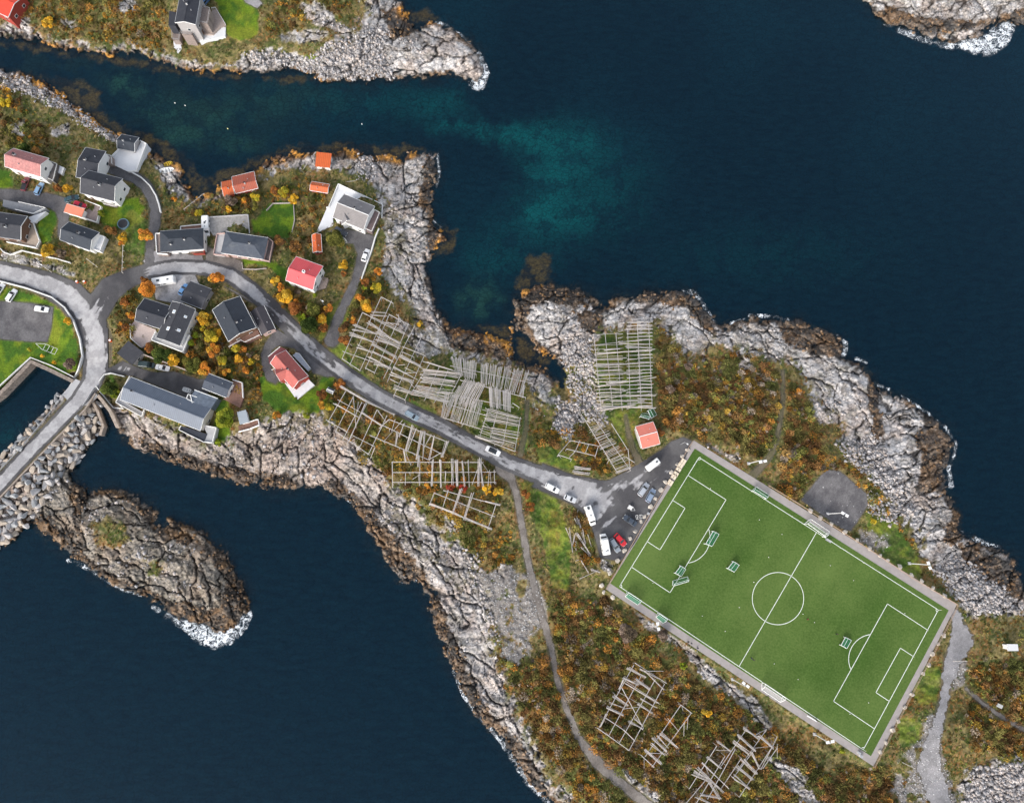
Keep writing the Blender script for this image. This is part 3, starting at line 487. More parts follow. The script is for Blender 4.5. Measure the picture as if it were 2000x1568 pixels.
# ------------------------------------------------------------------ draped sheets with clean outlines
def sheet(name, fn, bbox, lift, mats, st=1.5, zfun=None, attrs=None, maxout=None, kind='structure', rough=0.0):
    u0, v0, u1, v1 = bbox; g = Win(u0, v0, int((u1-u0)/st)+1, int((v1-v0)/st)+1, st)
    S = fn(g); U, Vv = np.meshgrid(g.u0+st*np.arange(g.nu), g.v0+st*np.arange(g.nv))
    if rough: S = S+(fbm(U, Vv, 7, 3, 2)-.5)*2*rough
    gy, gx = np.gradient(S, st); gn = np.maximum(np.hypot(gx, gy), .3)
    ins = S > 0
    fk = ins[:-1, :-1] | ins[1:, :-1] | ins[:-1, 1:] | ins[1:, 1:]
    near = (S <= 0)
    mv = np.where(near, np.clip(-S, 0, st*1.5), 0)
    U2 = U+mv*gx/gn/gn*gn; V2 = Vv+mv*gy/gn/gn*gn
    z = (lookup(ZROAD, U2, V2) if zfun is None else zfun(U2, V2))+lift
    X, Y = P(U2, V2, z); VV3 = np.stack([X, Y, z], -1).reshape(-1, 3)
    jj, ii = np.nonzero(fk); q = jj*g.nu+ii; Fq = np.stack([q+g.nu, q+g.nu+1, q+1, q], 1)
    used = np.unique(Fq); re = np.full(len(VV3), -1); re[used] = np.arange(len(used))
    A = {k: f(U2, V2, S).reshape(-1, *(() if f(U2[:1], V2[:1], S[:1]).ndim == 2 else (3,)))[used] for k, f in (attrs or {}).items()}
    return tag(link(name, mesh_np(name, VV3[used], re[Fq], mats, A)), kind=kind)
def lc(a, b, t): return C(*a)*(1-t[..., None])+C(*b)*t[..., None]
RN = [(-60,1010),(0,945),(50,890),(100,838),(150,785),(180,745),(190,700),(188,660),(170,615),(140,580),(100,558),(50,541),(0,530),(-260,500)]
def strk(U, V, pts):     # coordinates along and across a centre line, for streaky drying patches
    pts = np.array(pts, float); best = np.full(U.shape, 1e9); al = np.zeros(U.shape); acr = np.zeros(U.shape); s0 = 0
    for i in range(len(pts)-1):
        e = pts[i+1]-pts[i]; L = np.hypot(*e); t = np.clip(((U-pts[i][0])*e[0]+(V-pts[i][1])*e[1])/L/L, 0, 1)
        dx = U-pts[i][0]-t*e[0]; dy = V-pts[i][1]-t*e[1]; d = np.hypot(dx, dy); m = d < best
        best = np.where(m, d, best); al = np.where(m, s0+t*L, al); acr = np.where(m, (dx*-e[1]+dy*e[0])/L, acr); s0 += L
    return al, acr, best
R1, R2 = ROADS['main_road'][0], ROADS['main_road'][1]
DRYSPOT = [(60,905,1),(100,840,1),(150,785,1),(185,720,1),(190,660,.9),(160,600,.9),(90,560,.8),(0,530,.9),(340,516,.9),(420,520,.8),(470,545,.6),(600,670,.45),(680,735,.55),(740,775,.4),(790,800,.7),(850,825,.55),(960,888,.5),(1040,925,.65),(1110,950,1),(1150,965,1),(1190,970,.8),(1210,955,.6),(1300,890,.25),(240,575,-.6),(215,560,-.6),(640,700,.5),(1000,900,.3),(1190,1010,.4),(1250,940,.35),(550,620,.1),(1230,1000,-.3)]
def dryness(U, V, S):
    d = np.full(U.shape, .0); W = np.full(U.shape, .02)
    for a, b, k in DRYSPOT:
        wgt = np.exp(-((U-a)**2+(V-b)**2)/45**2); d += wgt*k; W += wgt
    d /= W
    a1, c1, b1 = strk(U, V, R1[0]); a2, c2, b2 = strk(U, V, R2[0])
    use1 = (b1 < b2) & (U < 230); al = np.where(use1, a1, a2+500); ac = np.where(use1, c1, c2); bb = np.where(use1, np.abs(c1)/R1[1][7]*1.3, np.abs(c2)/16)
    n = fbm(al, ac*5, 34, 4, 5)*.6+fbm(al, ac*4, 10, 3, 1)*.4
    n = n*.75+fbm(U, V, 12, 4, 3)*.25
    edge = sstep(1.5, 8, S)
    lot = sstep(1080, 1120, U); core = sstep(.95, .45, bb)*(1-lot)+lot*.75
    lot2 = lot*sstep(1085, 1130, U); pa_, pb_ = (U*.79-V*.61), (U*.61+V*.79); n = n*(1-lot2)+(fbm(pa_, pb_*3.5, 40, 4, 3)*.6+fbm(U, V, 14, 4, 6)*.4)*lot2; sh = sstep(.25, .6, np.where(use1, c1/R1[1][7], 0))*(U < 230)*(V < 760)
    return d*.5+core*.42*(1-lot*.35)+(n-.5)*1.35-(1-edge)*.8-.0-.06-sh*.0
def roadcol(U, V, S):
    t = sstep(.42, .52, dryness(U, V, S)); fine = fbm(U, V, 2.5, 2, 2)
    a = lc((.075,.073,.078), (.115,.112,.115), sstep(.35, .65, fbm(U, V, 30, 3, 1)))
    b = lc((.31,.305,.315), (.40,.395,.405), sstep(.4, .6, fbm(U, V, 10, 3, 6)))
    c = a*(1-t[..., None])+b*t[..., None]; return c*(.88+.24*fine)[..., None]
road_m = attrmat('asphalt road', .85, 3, .14, .25, .05)
def road_fn(g):
    S = np.full((g.nv, g.nu), -20.)
    for pts, ws in ROADS['main_road']: S = np.maximum(S, rsd(pts, ws, g, 20))
    S = np.maximum(S, sdf(LOTPOLY['parking_area'], 20, g)); S = np.maximum(S, sdf(LOTPOLY['forecourt'], 20, g)); return S
sheet('main_road', road_fn, (-198, 480, 1370, 1568), .07, [road_m], attrs={'Col': roadcol}, rough=1.2)
PC = {'track': ((.10,.095,.05),(.17,.14,.10)), 'asphalt2': ((.085,.083,.088),(.14,.135,.14)), 'path': ((.13,.115,.105),(.22,.20,.185)), 'path2': ((.20,.195,.20),(.31,.30,.31)), 'darkgravel': ((.085,.082,.088),(.155,.15,.155)), 'cobble': ((.22,.215,.22),(.44,.43,.44))}
def pcol(m):
    lo, hi = PC[m]
    def f(U, V, S): return lc(lo, hi, np.clip(sstep(.3, .7, fbm(U, V, 16, 4, 3))*.7+sstep(.4, .6, fbm(U, V, 2.4, 2, 5))*.3, 0, 1))
    return f
path_m = attrmat('path surface', .95, 4, .3, .5, .08)
for n, (pts, ws, m) in PATHS.items():
    us = [p[0] for p in pts]; vs = [p[1] for p in pts]; k = 26
    bb = (max(-198, min(us)-k), max(-198, min(vs)-k), min(2198, max(us)+k), min(1766, max(vs)+k))
    sheet(n, (lambda g, pts=pts, ws=ws: rsd(pts, ws, g, 24)), bb, .045, [path_m], attrs={'Col': pcol(m)}, rough=7 if m == 'path2' else 2.4)
for n, (pts, m) in AREAS.items():
    us = [p[0] for p in pts]; vs = [p[1] for p in pts]; k = 8
    sheet(n, (lambda g, pts=pts: sdf(pts, 20, g)), (max(-198, min(us)-k), max(-198, min(vs)-k), max(us)+k, max(vs)+k), .03, [path_m], attrs={'Col': pcol(m)}, rough=1.4)
# ------------------------------------------------------------------ football pitch
def poly3(name, pts, z, m, parent=None):
    mb = MB(); q = [P(u, v, z) for u, v in pts]; mb.prism([(float(a), float(b)) for a, b in q], z-.5, z); return mb.build(name, m, parent)
apron_m = mat('concrete walk', (.33,.30,.29), .9, .12, .6, .3, 6, stain=.25)
tag(poly3('pitch_walkway', APRON, PZ+.05, apron_m), kind='structure')
def turf_mat():
    m, nt, b = newmat('turf'); N = nt.nodes.new; L = nt.links.new; b.inputs['Roughness'].default_value = .95; b.inputs['Specular IOR Level'].default_value = .1
    tc = N('ShaderNodeTexCoord')
    def nz(s, d): 
        n = N('ShaderNodeTexNoise'); n.inputs['Scale'].default_value = s; n.inputs['Detail'].default_value = d; n.inputs['Roughness'].default_value = .65; L(tc.outputs['Object'], n.inputs['Vector']); return n
    a, c = nz(.03, 6), nz(1.6, 7)
    mx = N('ShaderNodeMix'); mx.inputs[0].default_value = .45; L(a.outputs['Fac'], mx.inputs[2]); L(c.outputs['Fac'], mx.inputs[3])
    cr = N('ShaderNodeValToRGB'); e = cr.color_ramp.elements; e[0].position = .40; e[1].position = .62; e[0].color = (.047,.098,.018,1); e[1].color = (.110,.166,.044,1); L(mx.outputs[0], cr.inputs[0])
    mp = N('ShaderNodeMapping'); mp.inputs['Rotation'].default_value = (0,0,R(33)); L(tc.outputs['Object'], mp.inputs[0])
    wv = N('ShaderNodeTexWave'); wv.bands_direction = 'X'; wv.inputs['Scale'].default_value = .03; wv.inputs['Distortion'].default_value = 1.2; wv.inputs['Detail'].default_value = 3; L(mp.outputs[0], wv.inputs['Vector'])
    mr = N('ShaderNodeMapRange'); mr.inputs[3].default_value = .965; mr.inputs[4].default_value = 1.03; L(wv.outputs['Fac'], mr.inputs[0])
    vm = N('ShaderNodeVectorMath'); vm.operation = 'SCALE'; L(cr.outputs[0], vm.inputs[0]); L(mr.outputs[0], vm.inputs['Scale'])
    L(vm.outputs[0], b.inputs['Base Color']); return m
turf = poly3('artificial_turf', PITCH, PZ+.09, turf_mat()); tag(turf, kind='structure')
LW = .19
mbL = MB(); ZM = PZ+.10
def mark(p, q):
    a = P3(*p, ZM); b = P3(*q, ZM); d = (b-a).normalized(); n = Vector((-d.y, d.x, 0))*LW/2; a = a-d*LW/2; b = b+d*LW/2
    mbL.add([a-n, b-n, b+n, a+n], [(0,1,2,3)])
def arc(c, a0, a1, rx=50., n=40, rot=0, ry=50.):
    pts = [(c[0]+rx*math.cos(R(a0+(a1-a0)*i/n)), c[1]+ry*math.sin(R(a0+(a1-a0)*i/n))) for i in range(n+1)]
    ps = [P3(*p, ZM) for p in pts]; vs = []
    for i, p in enumerate(ps):
        t = (ps[min(i+1, n)]-ps[max(i-1, 0)]).normalized(); q = Vector((-t.y, t.x, 0))*LW/2; vs += [p-q, p+q]
    mbL.add(vs, [(2*i, 2*i+2, 2*i+3, 2*i+1) for i in range(n)])
A_, B_, D_, C_ = (1365.3,893.1),(1832.7,1190.6),(1686.1,1463.5),(1210,1144.9)
for p, q in [(A_,B_),(B_,D_),(D_,C_),(C_,A_),((1594.5,1040),(1444,1300)),((1343.5,928),(1418,975.7)),((1418,975.7),(1308.6,1157)),((1308.6,1157),(1233.5,1107)),((1313,976.3),(1338,992)),((1338,992),(1289,1073.5)),((1289,1073.5),(1263.7,1057)),
   ((1812.6,1230.4),(1733.3,1178.8)),((1733.3,1178.8),(1628,1368.8)),((1628,1368.8),(1707,1422)),((1784.7,1282),(1758.6,1265)),((1758.6,1265),(1710.8,1351.8)),((1710.8,1351.8),(1737,1369))]: mark(p, q)
arc((1519.5,1168.5), 0, 360, 50.2, 64, ry=51)
def arc3(a, m, b):   # circle through three pixel points
    ax, ay = a; bx, by = m; cx, cy = b; d = 2*(ax*(by-cy)+bx*(cy-ay)+cx*(ay-by))
    ux = ((ax*ax+ay*ay)*(by-cy)+(bx*bx+by*by)*(cy-ay)+(cx*cx+cy*cy)*(ay-by))/d; uy = ((ax*ax+ay*ay)*(cx-bx)+(bx*bx+by*by)*(ax-cx)+(cx*cx+cy*cy)*(bx-ax))/d
    r = math.hypot(ax-ux, ay-uy); t = [math.degrees(math.atan2(y-uy, x-ux)) for x, y in (a, m, b)]
    a0, am, a1 = t
    if not (min(a0, a1) < am < max(a0, a1)):
        if a0 < a1: a0 += 360
        else: a1 += 360
    arc((ux, uy), a0, a1, r, 28, ry=r)
arc3((1384,1032.9),(1382,1071),(1344.9,1099)); arc3((1700,1238.6),(1658,1280),(1661.8,1306.5))
for c, a0 in ((A_, 32), (B_, 120), (D_, 210), (C_, -58)): arc(c, a0, a0+88, 4.5, 8, ry=4.5)
white_line = mat('line paint', (.72,.76,.70), .8, .08)
tag(mbL.build('pitch_markings', white_line), kind='structure')
dark_line = mat('dark edging', (.05,.08,.04), .8)
# ------------------------------------------------------------------ foam
def foam_mat():
    m = bpy.data.materials.new('foam'); m.use_nodes = True; nt = m.node_tree; nt.nodes.clear(); N = nt.nodes.new; L = nt.links.new
    tc = N('ShaderNodeTexCoord'); nz = N('ShaderNodeTexNoise'); nz.inputs['Scale'].default_value = .55; nz.inputs['Detail'].default_value = 5; L(tc.outputs['Object'], nz.inputs['Vector'])
    wp = N('ShaderNodeVectorMath'); wp.operation = 'MULTIPLY_ADD'; L(nz.outputs['Color'], wp.inputs[0]); wp.inputs[1].default_value = (7,7,0); L(tc.outputs['Object'], wp.inputs[2])
    vo = N('ShaderNodeTexVoronoi'); vo.feature = 'DISTANCE_TO_EDGE'; vo.inputs['Scale'].default_value = .42; L(wp.outputs[0], vo.inputs['Vector'])
    vo2 = N('ShaderNodeTexVoronoi'); vo2.feature = 'DISTANCE_TO_EDGE'; vo2.inputs['Scale'].default_value = 1.0; L(wp.outputs[0], vo2.inputs['Vector'])
    at = N('ShaderNodeAttribute'); at.attribute_name = 'm'
    def thr(v, w):
        s = N('ShaderNodeMath'); s.operation = 'MULTIPLY'; s.inputs[1].default_value = w; L(at.outputs['Fac'], s.inputs[0])
        l = N('ShaderNodeMath'); l.operation = 'SUBTRACT'; L(s.outputs[0], l.inputs[0]); L(v.outputs['Distance'], l.inputs[1])
        r = N('ShaderNodeMapRange'); r.inputs[1].default_value = -.03; r.inputs[2].default_value = .05; L(l.outputs[0], r.inputs[0]); return r
    a, b = thr(vo, .10), thr(vo2, .055); mx = N('ShaderNodeMath'); mx.operation = 'MAXIMUM'; L(a.outputs[0], mx.inputs[0]); L(b.outputs[0], mx.inputs[1])
    fd = N('ShaderNodeMapRange'); fd.inputs[1].default_value = .05; fd.inputs[2].default_value = .4; L(at.outputs['Fac'], fd.inputs[0])
    mm = N('ShaderNodeMath'); mm.operation = 'MULTIPLY'; L(mx.outputs[0], mm.inputs[0]); L(fd.outputs[0], mm.inputs[1])
    tr = N('ShaderNodeBsdfTransparent'); df = N('ShaderNodeBsdfDiffuse'); df.inputs[0].default_value = (.8,.85,.9,1)
    ms = N('ShaderNodeMixShader'); L(mm.outputs[0], ms.inputs[0]); L(tr.outputs[0], ms.inputs[1]); L(df.outputs[0], ms.inputs[2])
    o = N('ShaderNodeOutputMaterial'); L(ms.outputs[0], o.inputs[0]); return m
FOAM = [(p, [x*(1 if i in (0, 2, 3) else .6) for x in ws]) for i, (p, ws) in enumerate([([(300,1186),(330,1205),(365,1222),(395,1238),(420,1245),(445,1240),(470,1222),(488,1195)],[5,7,12,22,24,20,14,8]),([(133,1095),(155,1102),(172,1110),(205,1133),(240,1152),(275,1163)],[8,9,8,4,5,4]),([(1728,46),(1760,60),(1810,80),(1850,92),(1885,90),(1925,90),(1950,75),(1968,55)],[4,8,8,8,14,24,24,16]),
 ([(930,95),(944,125),(948,145),(935,166),(925,165)],[4,7,9,13,10]),([(885,1310),(905,1358),(930,1392),(955,1418),(975,1440),(1000,1478),(1030,1525),(1065,1562),(1100,1610)],[4,6,8,9,10,11,14,10,8]),([(1465,616),(1490,618),(1520,620),(1545,628),(1580,632)],[6,8,7,8,5]),([(1636,655),(1652,672),(1650,692),(1638,698)],[5,9,8,5]),([(1335,567),(1358,573),(1372,592),(1398,634)],[6,9,8,6]),
 ([(1672,700),(1692,708)],[6,5]),([(1760,772),(1800,798),(1845,832),(1866,860)],[3,5,6,8]),([(1866,860),(1864,890),(1852,915),(1858,950)],[8,6,8,9]),([(1880,1038),(1905,1052),(1925,1062),(1955,1068)],[6,10,8,5]),([(1455,622),(1425,632)],[3,5]),([(855,300),(858,340),(848,380)],[5,5,3]),([(840,42),(870,48),(900,68),(925,92)],[5,6,5,6]),([(650,952),(690,985)],[5,4]),([(784,1138),(812,1134)],[3,4]),([(1715,752),(1735,760)],[5,6]),([(845,430),(862,445)],[4,4])])]
foam_m = foam_mat()
def foamall(g):
    S = np.full((g.nv, g.nu), -12.)
    for pts, ws in FOAM: S = np.maximum(S, rsd(pts, ws, g, 30))
    return S
# one sheet of foam per surf zone would be many patches; they are all one uncountable stuff
sheet('sea_foam', foamall, (100, 20, 2010, 1640), .05, [foam_m], st=3, zfun=lambda U, V: np.zeros(U.shape), attrs={'m': lambda U, V, S: np.clip((S+2+(fbm(U, V, 11, 4, 4)-.5)*26)/16, 0, 1.0)}, kind='stuff')
# ------------------------------------------------------------------ houses
def attach(o, parent):
    o.parent = parent; o.matrix_parent_inverse = parent.matrix_basis.inverted(); return o
white = mat('white boards', (.80,.79,.77), .7, .06, 2, seam=(2, .35), seamdark=.85)
cream = mat('cream render', (.55,.50,.44), .8, .1, 1)
grey_w = mat('grey boards', (.36,.345,.345), .8, .1, 1.5, seam=(2, .3), seamdark=.8)
red_w = mat('red boards', (.32,.05,.035), .8, .15, 2, seam=(0, .3), seamdark=.8)
brown_w = mat('brown boards', (.13,.075,.05), .8, .2, 2)
pink_w = mat('pale pink boards', (.50,.36,.33), .8, .1, 2)
glass = mat('window glass', (.03,.04,.05), .1, .1, 1, spec=.6)
wframe = mat('window frame', (.72,.72,.70), .6, .05)
trimw = mat('white trim', (.80,.80,.79), .6, .05, 3)
metal_g = mat('grey metal', (.42,.43,.45), .5, .1, 3, metal=.3)
black_m = mat('black metal', (.03,.03,.035), .5, .1, 3)
wood_g = mat('weathered deck', (.27,.22,.20), .85, .25, 2, seam=(0, .3), seamdark=.7)
wood_b = mat('red brown deck', (.23,.13,.10), .85, .25, 2, seam=(0, .3), seamdark=.7)
conc = mat('concrete', (.42,.42,.43), .9, .12, 1, .2, 5, stain=.3)
conc_l = mat('pale concrete', (.66,.67,.69), .85, .06, .8, .1, 5)
def roofm(name, c, kind='slate', stain=0):
    if kind == 'seam': return mat(name, c, .45, .12, .7, .1, 3, spec=.45, seam=(0, .62), seamdark=.72, stain=stain)
    if kind == 'tile': return mat(name, c, .8, .3, 1.8, .5, 9, seam=(0, .5), seamdark=.75, stain=stain)
    return mat(name, c, .8, .14, 1.1, .3, 10, seam=(1, .45), seamdark=.84, stain=stain)
dk1 = roofm('dark slate roof', (.036,.039,.050), stain=.1); dk2 = roofm('charcoal roof', (.050,.052,.062), stain=.12); dk3 = roofm('blue black roof', (.042,.050,.064), stain=.12)
def quadframe(quad, z):
    p = [P3(u, v, z) for u, v in quad]; c = sum(p, Vector())/4; a = (p[1]-p[0]+p[2]-p[3])/2; b = (p[3]-p[0]+p[2]-p[1])/2
    ang = math.atan2(a.y, a.x); L = a.length; n = Vector((-a.y, a.x, 0)).normalized(); return c, ang, L, abs(b.dot(n))
def house(name, label, cat, quad, wallh, roofh, rtype, rm, wm, chim=(), wins=2, sky=(), group=None, oh=.35, door=True, trim=True, chimm=None, ridge=0.0):
    cu = sum(q[0] for q in quad)/4; cv = sum(q[1] for q in quad)/4; zb = zgs(cu, cv); e = zb+wallh
    c, ang, L, W = quadframe(quad, e); t = thing(name, label, cat, (c.x, c.y, zb), ang, group)
    l, w_ = L/2-oh, W/2-oh; ry = ridge*W/2
    mb = MB()
    if rtype == 'gable':
        hw = roofh*(1-oh*2/W)
        sec = [(-w_, -2.5), (w_, -2.5), (w_, wallh-.05), (ry, wallh+hw*.97), (-w_, wallh-.05)]
        vs = [(-l, y, z) for y, z in sec]+[(l, y, z) for y, z in sec]
        mb.add(vs, [(4,3,2,1,0),(5,6,7,8,9)]+[(i, (i+1) % 5, 5+(i+1) % 5, 5+i) for i in range(5)])
    else: mb.box((0, 0, (wallh-2.5)/2), (2*l, 2*w_, wallh+2.5-.04))
    mb.build('wall', wm, t)
    rb = MB(); th = .16; a, b = L/2, W/2
    if rtype == 'gable':
        for s in (-1, 1):
            y0, y1 = s*b, ry
            vs = [(x, y, z) for x in (-a, a) for y, z in ((y0, wallh), (y1, wallh+roofh), (y1, wallh+roofh-th), (y0, wallh-th))]
            f = [(0,1,5,4),(1,2,6,5),(2,3,7,6),(3,0,4,7),(3,2,1,0),(4,5,6,7)]
            rb.add(vs, f if s < 0 else [tuple(reversed(q)) for q in f])
    elif rtype == 'hip':
        r = max(a-b*.95, .2)
        top = [(-r, 0, wallh+roofh), (r, 0, wallh+roofh)]
        vs = [(-a,-b,wallh),(a,-b,wallh),(a,b,wallh),(-a,b,wallh)]+top+[(-a,-b,wallh-th),(a,-b,wallh-th),(a,b,wallh-th),(-a,b,wallh-th)]
        rb.add(vs, [(0,1,5,4),(2,3,4,5),(1,2,5),(3,0,4),(9,8,7,6),(0,6,7,1),(1,7,8,2),(2,8,9,3),(3,9,6,0)])
    elif rtype == 'shed':
        vs = [(-a,-b,wallh),(a,-b,wallh),(a,b,wallh+roofh),(-a,b,wallh+roofh)]; vs += [(x, y, z-th) for x, y, z in vs]
        rb.add(vs, [(0,1,2,3),(7,6,5,4),(0,4,5,1),(1,5,6,2),(2,6,7,3),(3,7,4,0)])
        mb2 = MB(); mb2.prism([(-l,-w_),(l,-w_),(l,w_),(-l,w_)], wallh-.1, [wallh-.02+th*0, wallh-.02, wallh+roofh-.2, wallh+roofh-.2]); mb2.build('gable_board', wm, t)
    else: rb.box((0, 0, wallh+.1), (L, W, .2))
    roof = rb.build('roof', rm, t)
    if L > 6 and rtype != 'flat':
        for s in (-1, 1): MB().bar((-a, s*(b+.06), wallh-.08+(roofh if rtype == 'shed' and s > 0 else 0)), (a, s*(b+.06), wallh-.08+(roofh if rtype == 'shed' and s > 0 else 0)), .09, 5).build('gutter', metal_g if rm in (dk1, dk2, dk3) else trimw, t)
        if rtype == 'gable':
            for q_ in range(2): MB().bar((a*(-.2+.55*q_), ry+b*.45*(1 if q_ else -1), wallh+roofh*.5), (a*(-.2+.55*q_), ry+b*.45*(1 if q_ else -1), wallh+roofh*.5+.55), .13, 7).build('roof_vent', metal_g, roof)
    def zr(x, y):
        if rtype == 'gable': return wallh+roofh*(1-abs(y-ry)/(b+abs(ry)*(1 if (y-ry)*ry < 0 else -1)) if abs(y-ry) > 0 else 1)
        if rtype == 'hip': return wallh+roofh*min(1-abs(y)/b, (a-abs(x))/(b*.95))
        if rtype == 'shed': return wallh+roofh*(y+b)/(2*b)
        return wallh+.2
    if rtype == 'gable' and trim:
        tb = MB()
        tb.box((0, ry, wallh+roofh+.02), (L, .22, .08)); tb.build('ridge_cap', rm if trim != 'w' else trimw, roof)
        for sx in (-1, 1):
            vb = MB()
            for s in (-1, 1):
                x = sx*(a+.03); vb.add([(x-.04, s*b, wallh-.22), (x+.04, s*b, wallh-.22), (x+.04, ry, wallh+roofh-.22), (x-.04, ry, wallh+roofh-.22), (x-.04, s*b, wallh+.03), (x+.04, s*b, wallh+.03), (x+.04, ry, wallh+roofh+.03), (x-.04, ry, wallh+roofh+.03)], [(0,1,2,3),(4,5,6,7),(0,1,5,4),(1,2,6,5),(2,3,7,6),(3,0,4,7)])
            vb.build('barge_board', trimw, t)
    for q in chim:
        x, y = q[0]*a, q[1]*b; s = q[2] if len(q) > 2 else .7; z = zr(x, y)
        cb = MB().box((x, y, z+.35), (s, s, 1.3), 0).box((x, y, z+1.04), (s*1.2, s*1.2, .1), 0, 1).box((x, y, z+1.12), (s*.55, s*.55, .1), 0, 2)
        cb.build('chimney', [chimm or conc, black_m if not chimm else trimw, black_m], roof)
    for q in sky:
        x, y = q[0]*a, q[1]*b; z = zr(x, y); ww = q[2] if len(q) > 2 else 1.2; dz = roofh/b*(-1 if y > ry else 1)*.55
        vs = [(x+i*ww/2, y+j*ww/2, z+j*dz*ww+h) for h in (-.1, .14) for i, j in ((-1,-1),(1,-1),(1,1),(-1,1))]
        sk = MB().add(vs, [(4,5,6,7),(0,1,5,4),(1,2,6,5),(2,3,7,6),(3,0,4,7)]).build('skylight', trimw, roof)
        vs = [(x+i*ww*.36, y+j*ww*.36, z+j*dz*ww*.72+.15) for i, j in ((-1,-1),(1,-1),(1,1),(-1,1))]
        MB().add(vs, [(0,1,2,3)]).build('pane', mat('skylight glass', (.45,.52,.6), .15), sk)
    if wins:
        for st in range(max(1, int(wallh//2.6))):
            zc = 1.5+st*2.7
            if zc+.6 > wallh: break
            for s in (-1, 1):
                n = max(1, int(L/3.4)); 
                for k in range(n):
                    x = (-l+(k+.5)*2*l/n)
                    if door and s == -1 and k == 0 and st == 0:
                        d = MB().box((x, s*(w_+.03), 1.0), (1.0, .1, 2.05)).build('door', brown_w, t); MB().box((x+.35, s*(w_+.1), 1.0), (.06, .06, .2)).build('handle', metal_g, d); continue
                    f = MB().box((x, s*(w_+.02), zc), (1.25, .1, 1.15)).build('window', wframe, t); MB().box((x, s*(w_+.05), zc), (1.02, .1, .92)).build('pane', glass, f)
                n = max(1, int(W/4))
                for k in range(n):
                    y = -w_+(k+.5)*2*w_/n
                    f = MB().box((s*(l+.02), y, zc), (.1, 1.25, 1.15)).build('window', wframe, t); MB().box((s*(l+.05), y, zc), (.1, 1.02, .92)).build('pane', glass, f)
    return t
def inset_edge(pts, z, rail, h=.95, solid=False):
    mb = MB(); n = len(pts)
    for i in rail:
        a, b = P3(*pts[i], z), P3(*pts[(i+1) % n], z)
        if solid:
            d = (b-a).normalized(); nn = Vector((-d.y, d.x, 0))*.1; mb.prism([(p.x, p.y) for p in (a-nn-d*.1, b-nn+d*.1, b+nn+d*.1, a+nn-d*.1)], z-.3, z+h)
        else:
            L = (b-a).length; k = max(1, int(L/1.6)); up = Vector((0,0,h))
            mb.bar(a+up, b+up, .075, 4); mb.bar(a+up*.5, b+up*.5, .04, 4)
            for j in range(k+1): q = a.lerp(b, j/k); mb.bar(q, q+up, .06, 4)
    return mb
def deck(parent, pts, h, m, rails=(), name='terrace', railm=None, solid=False, rh=.95, base=None):
    cu = sum(p[0] for p in pts)/len(pts); cv = sum(p[1] for p in pts)/len(pts); z = (zgs(cu, cv) if base is None else base)+h
    q = [P3(u, v, z) for u, v in pts]; o = MB().prism([(p.x, p.y) for p in q], z-h-2.0, z).build(name, m)
    attach(o, parent)
    if rails:
        for k in rails: inset_edge(pts, z, (k,), rh, solid).build('railing', railm or trimw, o)
    return o
Z3 = lambda p: T(0, 230, 6.125, p)
Z4 = lambda p: T(280, 280, 6.125, p)
Z5 = lambda p: T(560, 280, 6.125, p)
Z7 = lambda p: T(220, 520, 6.125, p)
Z8 = lambda p: T(500, 480, 6.125, p)
ZA = lambda p: T(180, 690, 6.125, p)
ZB = lambda p: T(480, 640, 6.125, p)
ZC = lambda p: T(1060, 780, 6.125, p)
ZN = lambda p: T(300, 0, 4.9, p)
pinkroof = roofm('faded pink tile roof', (.42,.19,.18), 'tile', .25)
h = house('house', 'white house under a patchy faded pink tiled roof, grey annex at its east end', 'house', Z3([(150,362),(580,490),(490,705),(65,590)]), 5.2, 2.2, 'gable', pinkroof, white, [(-.55,.25)], ridge=-.05)
deck(h, Z3([(600,525),(690,560),(640,760),(520,700)]), 2.2, mat('felt roof', (.12,.11,.11), .9), (0,1,2), 'annex', trimw, rh=.5)
deck(h, Z3([(700,570),(770,600),(740,680),(680,650)]), 1.2, conc_l, (), 'porch')
h = house('house', 'big plain blue black roofed house near the white boathouse terrace', 'house', Z3([(1050,330),(1285,440),(1135,720),(880,738)]), 4.6, 1.6, 'gable', dk1, white, [(-.35,.1)], ridge=.0)
deck(h, Z3([(1280,450),(1345,470),(1350,560),(1250,560)]), 2.0, wood_g, (0,1), 'porch')
h = house('house', 'white house with grey black roof beside the curved drive', 'house', Z3([(1070,625),(1465,740),(1370,990),(950,905)]), 4.8, 2.4, 'gable', dk2, white, [(.12,-.12)], ridge=.05)
deck(h, Z3([(1290,995),(1420,1030),(1400,1075),(1250,1040)]), .6, wood_g, (1,2), 'porch', trimw)
h = house('boathouse', 'small blue black roofed boathouse on a white terrace by the inlet', 'boathouse', Z3([(1440,195),(1665,240),(1608,405),(1415,370)]), 3.8, 1.5, 'gable', dk3, grey_w, [(-.25,-.1,.45)], ridge=-.1)
o = deck(h, Z3([(1345,470),(1450,365),(1620,425),(1690,285),(1760,320),(1640,640),(1540,650),(1350,560)]), 1.4, conc_l, (0,3,4,5), 'terrace', trimw, True, .7)
o2 = house('garage', 'flat salmon pink roofed garage with white walls beside the red parked car', 'garage', Z3([(800,1030),(1010,1095),(985,1190),(765,1130)]), 2.6, .3, 'shed', mat('salmon felt roof', (.66,.22,.14), .8, .08, 1), white, (), 0, door=False)
deck(o2, Z3([(1030,1000),(1220,1070),(1170,1260),(990,1200)]), .3, mat('patio slabs', (.26,.21,.2), .9, .2, 2), (0,1,2), 'patio', trimw, True, .8)
h = house('house', 'large blue black roofed house with white east gable south of the salmon garage', 'house', Z3([(830,1215),(1170,1400),(1100,1562),(710,1490)]), 5.0, 1.8, 'gable', dk3, white, [(.05,.2)], ridge=-.05)
deck(h, Z3([(1170,1400),(1262,1430),(1200,1600),(1105,1570)]), 2.6, conc_l, (0,1,2), 'balcony', trimw, True, .4)
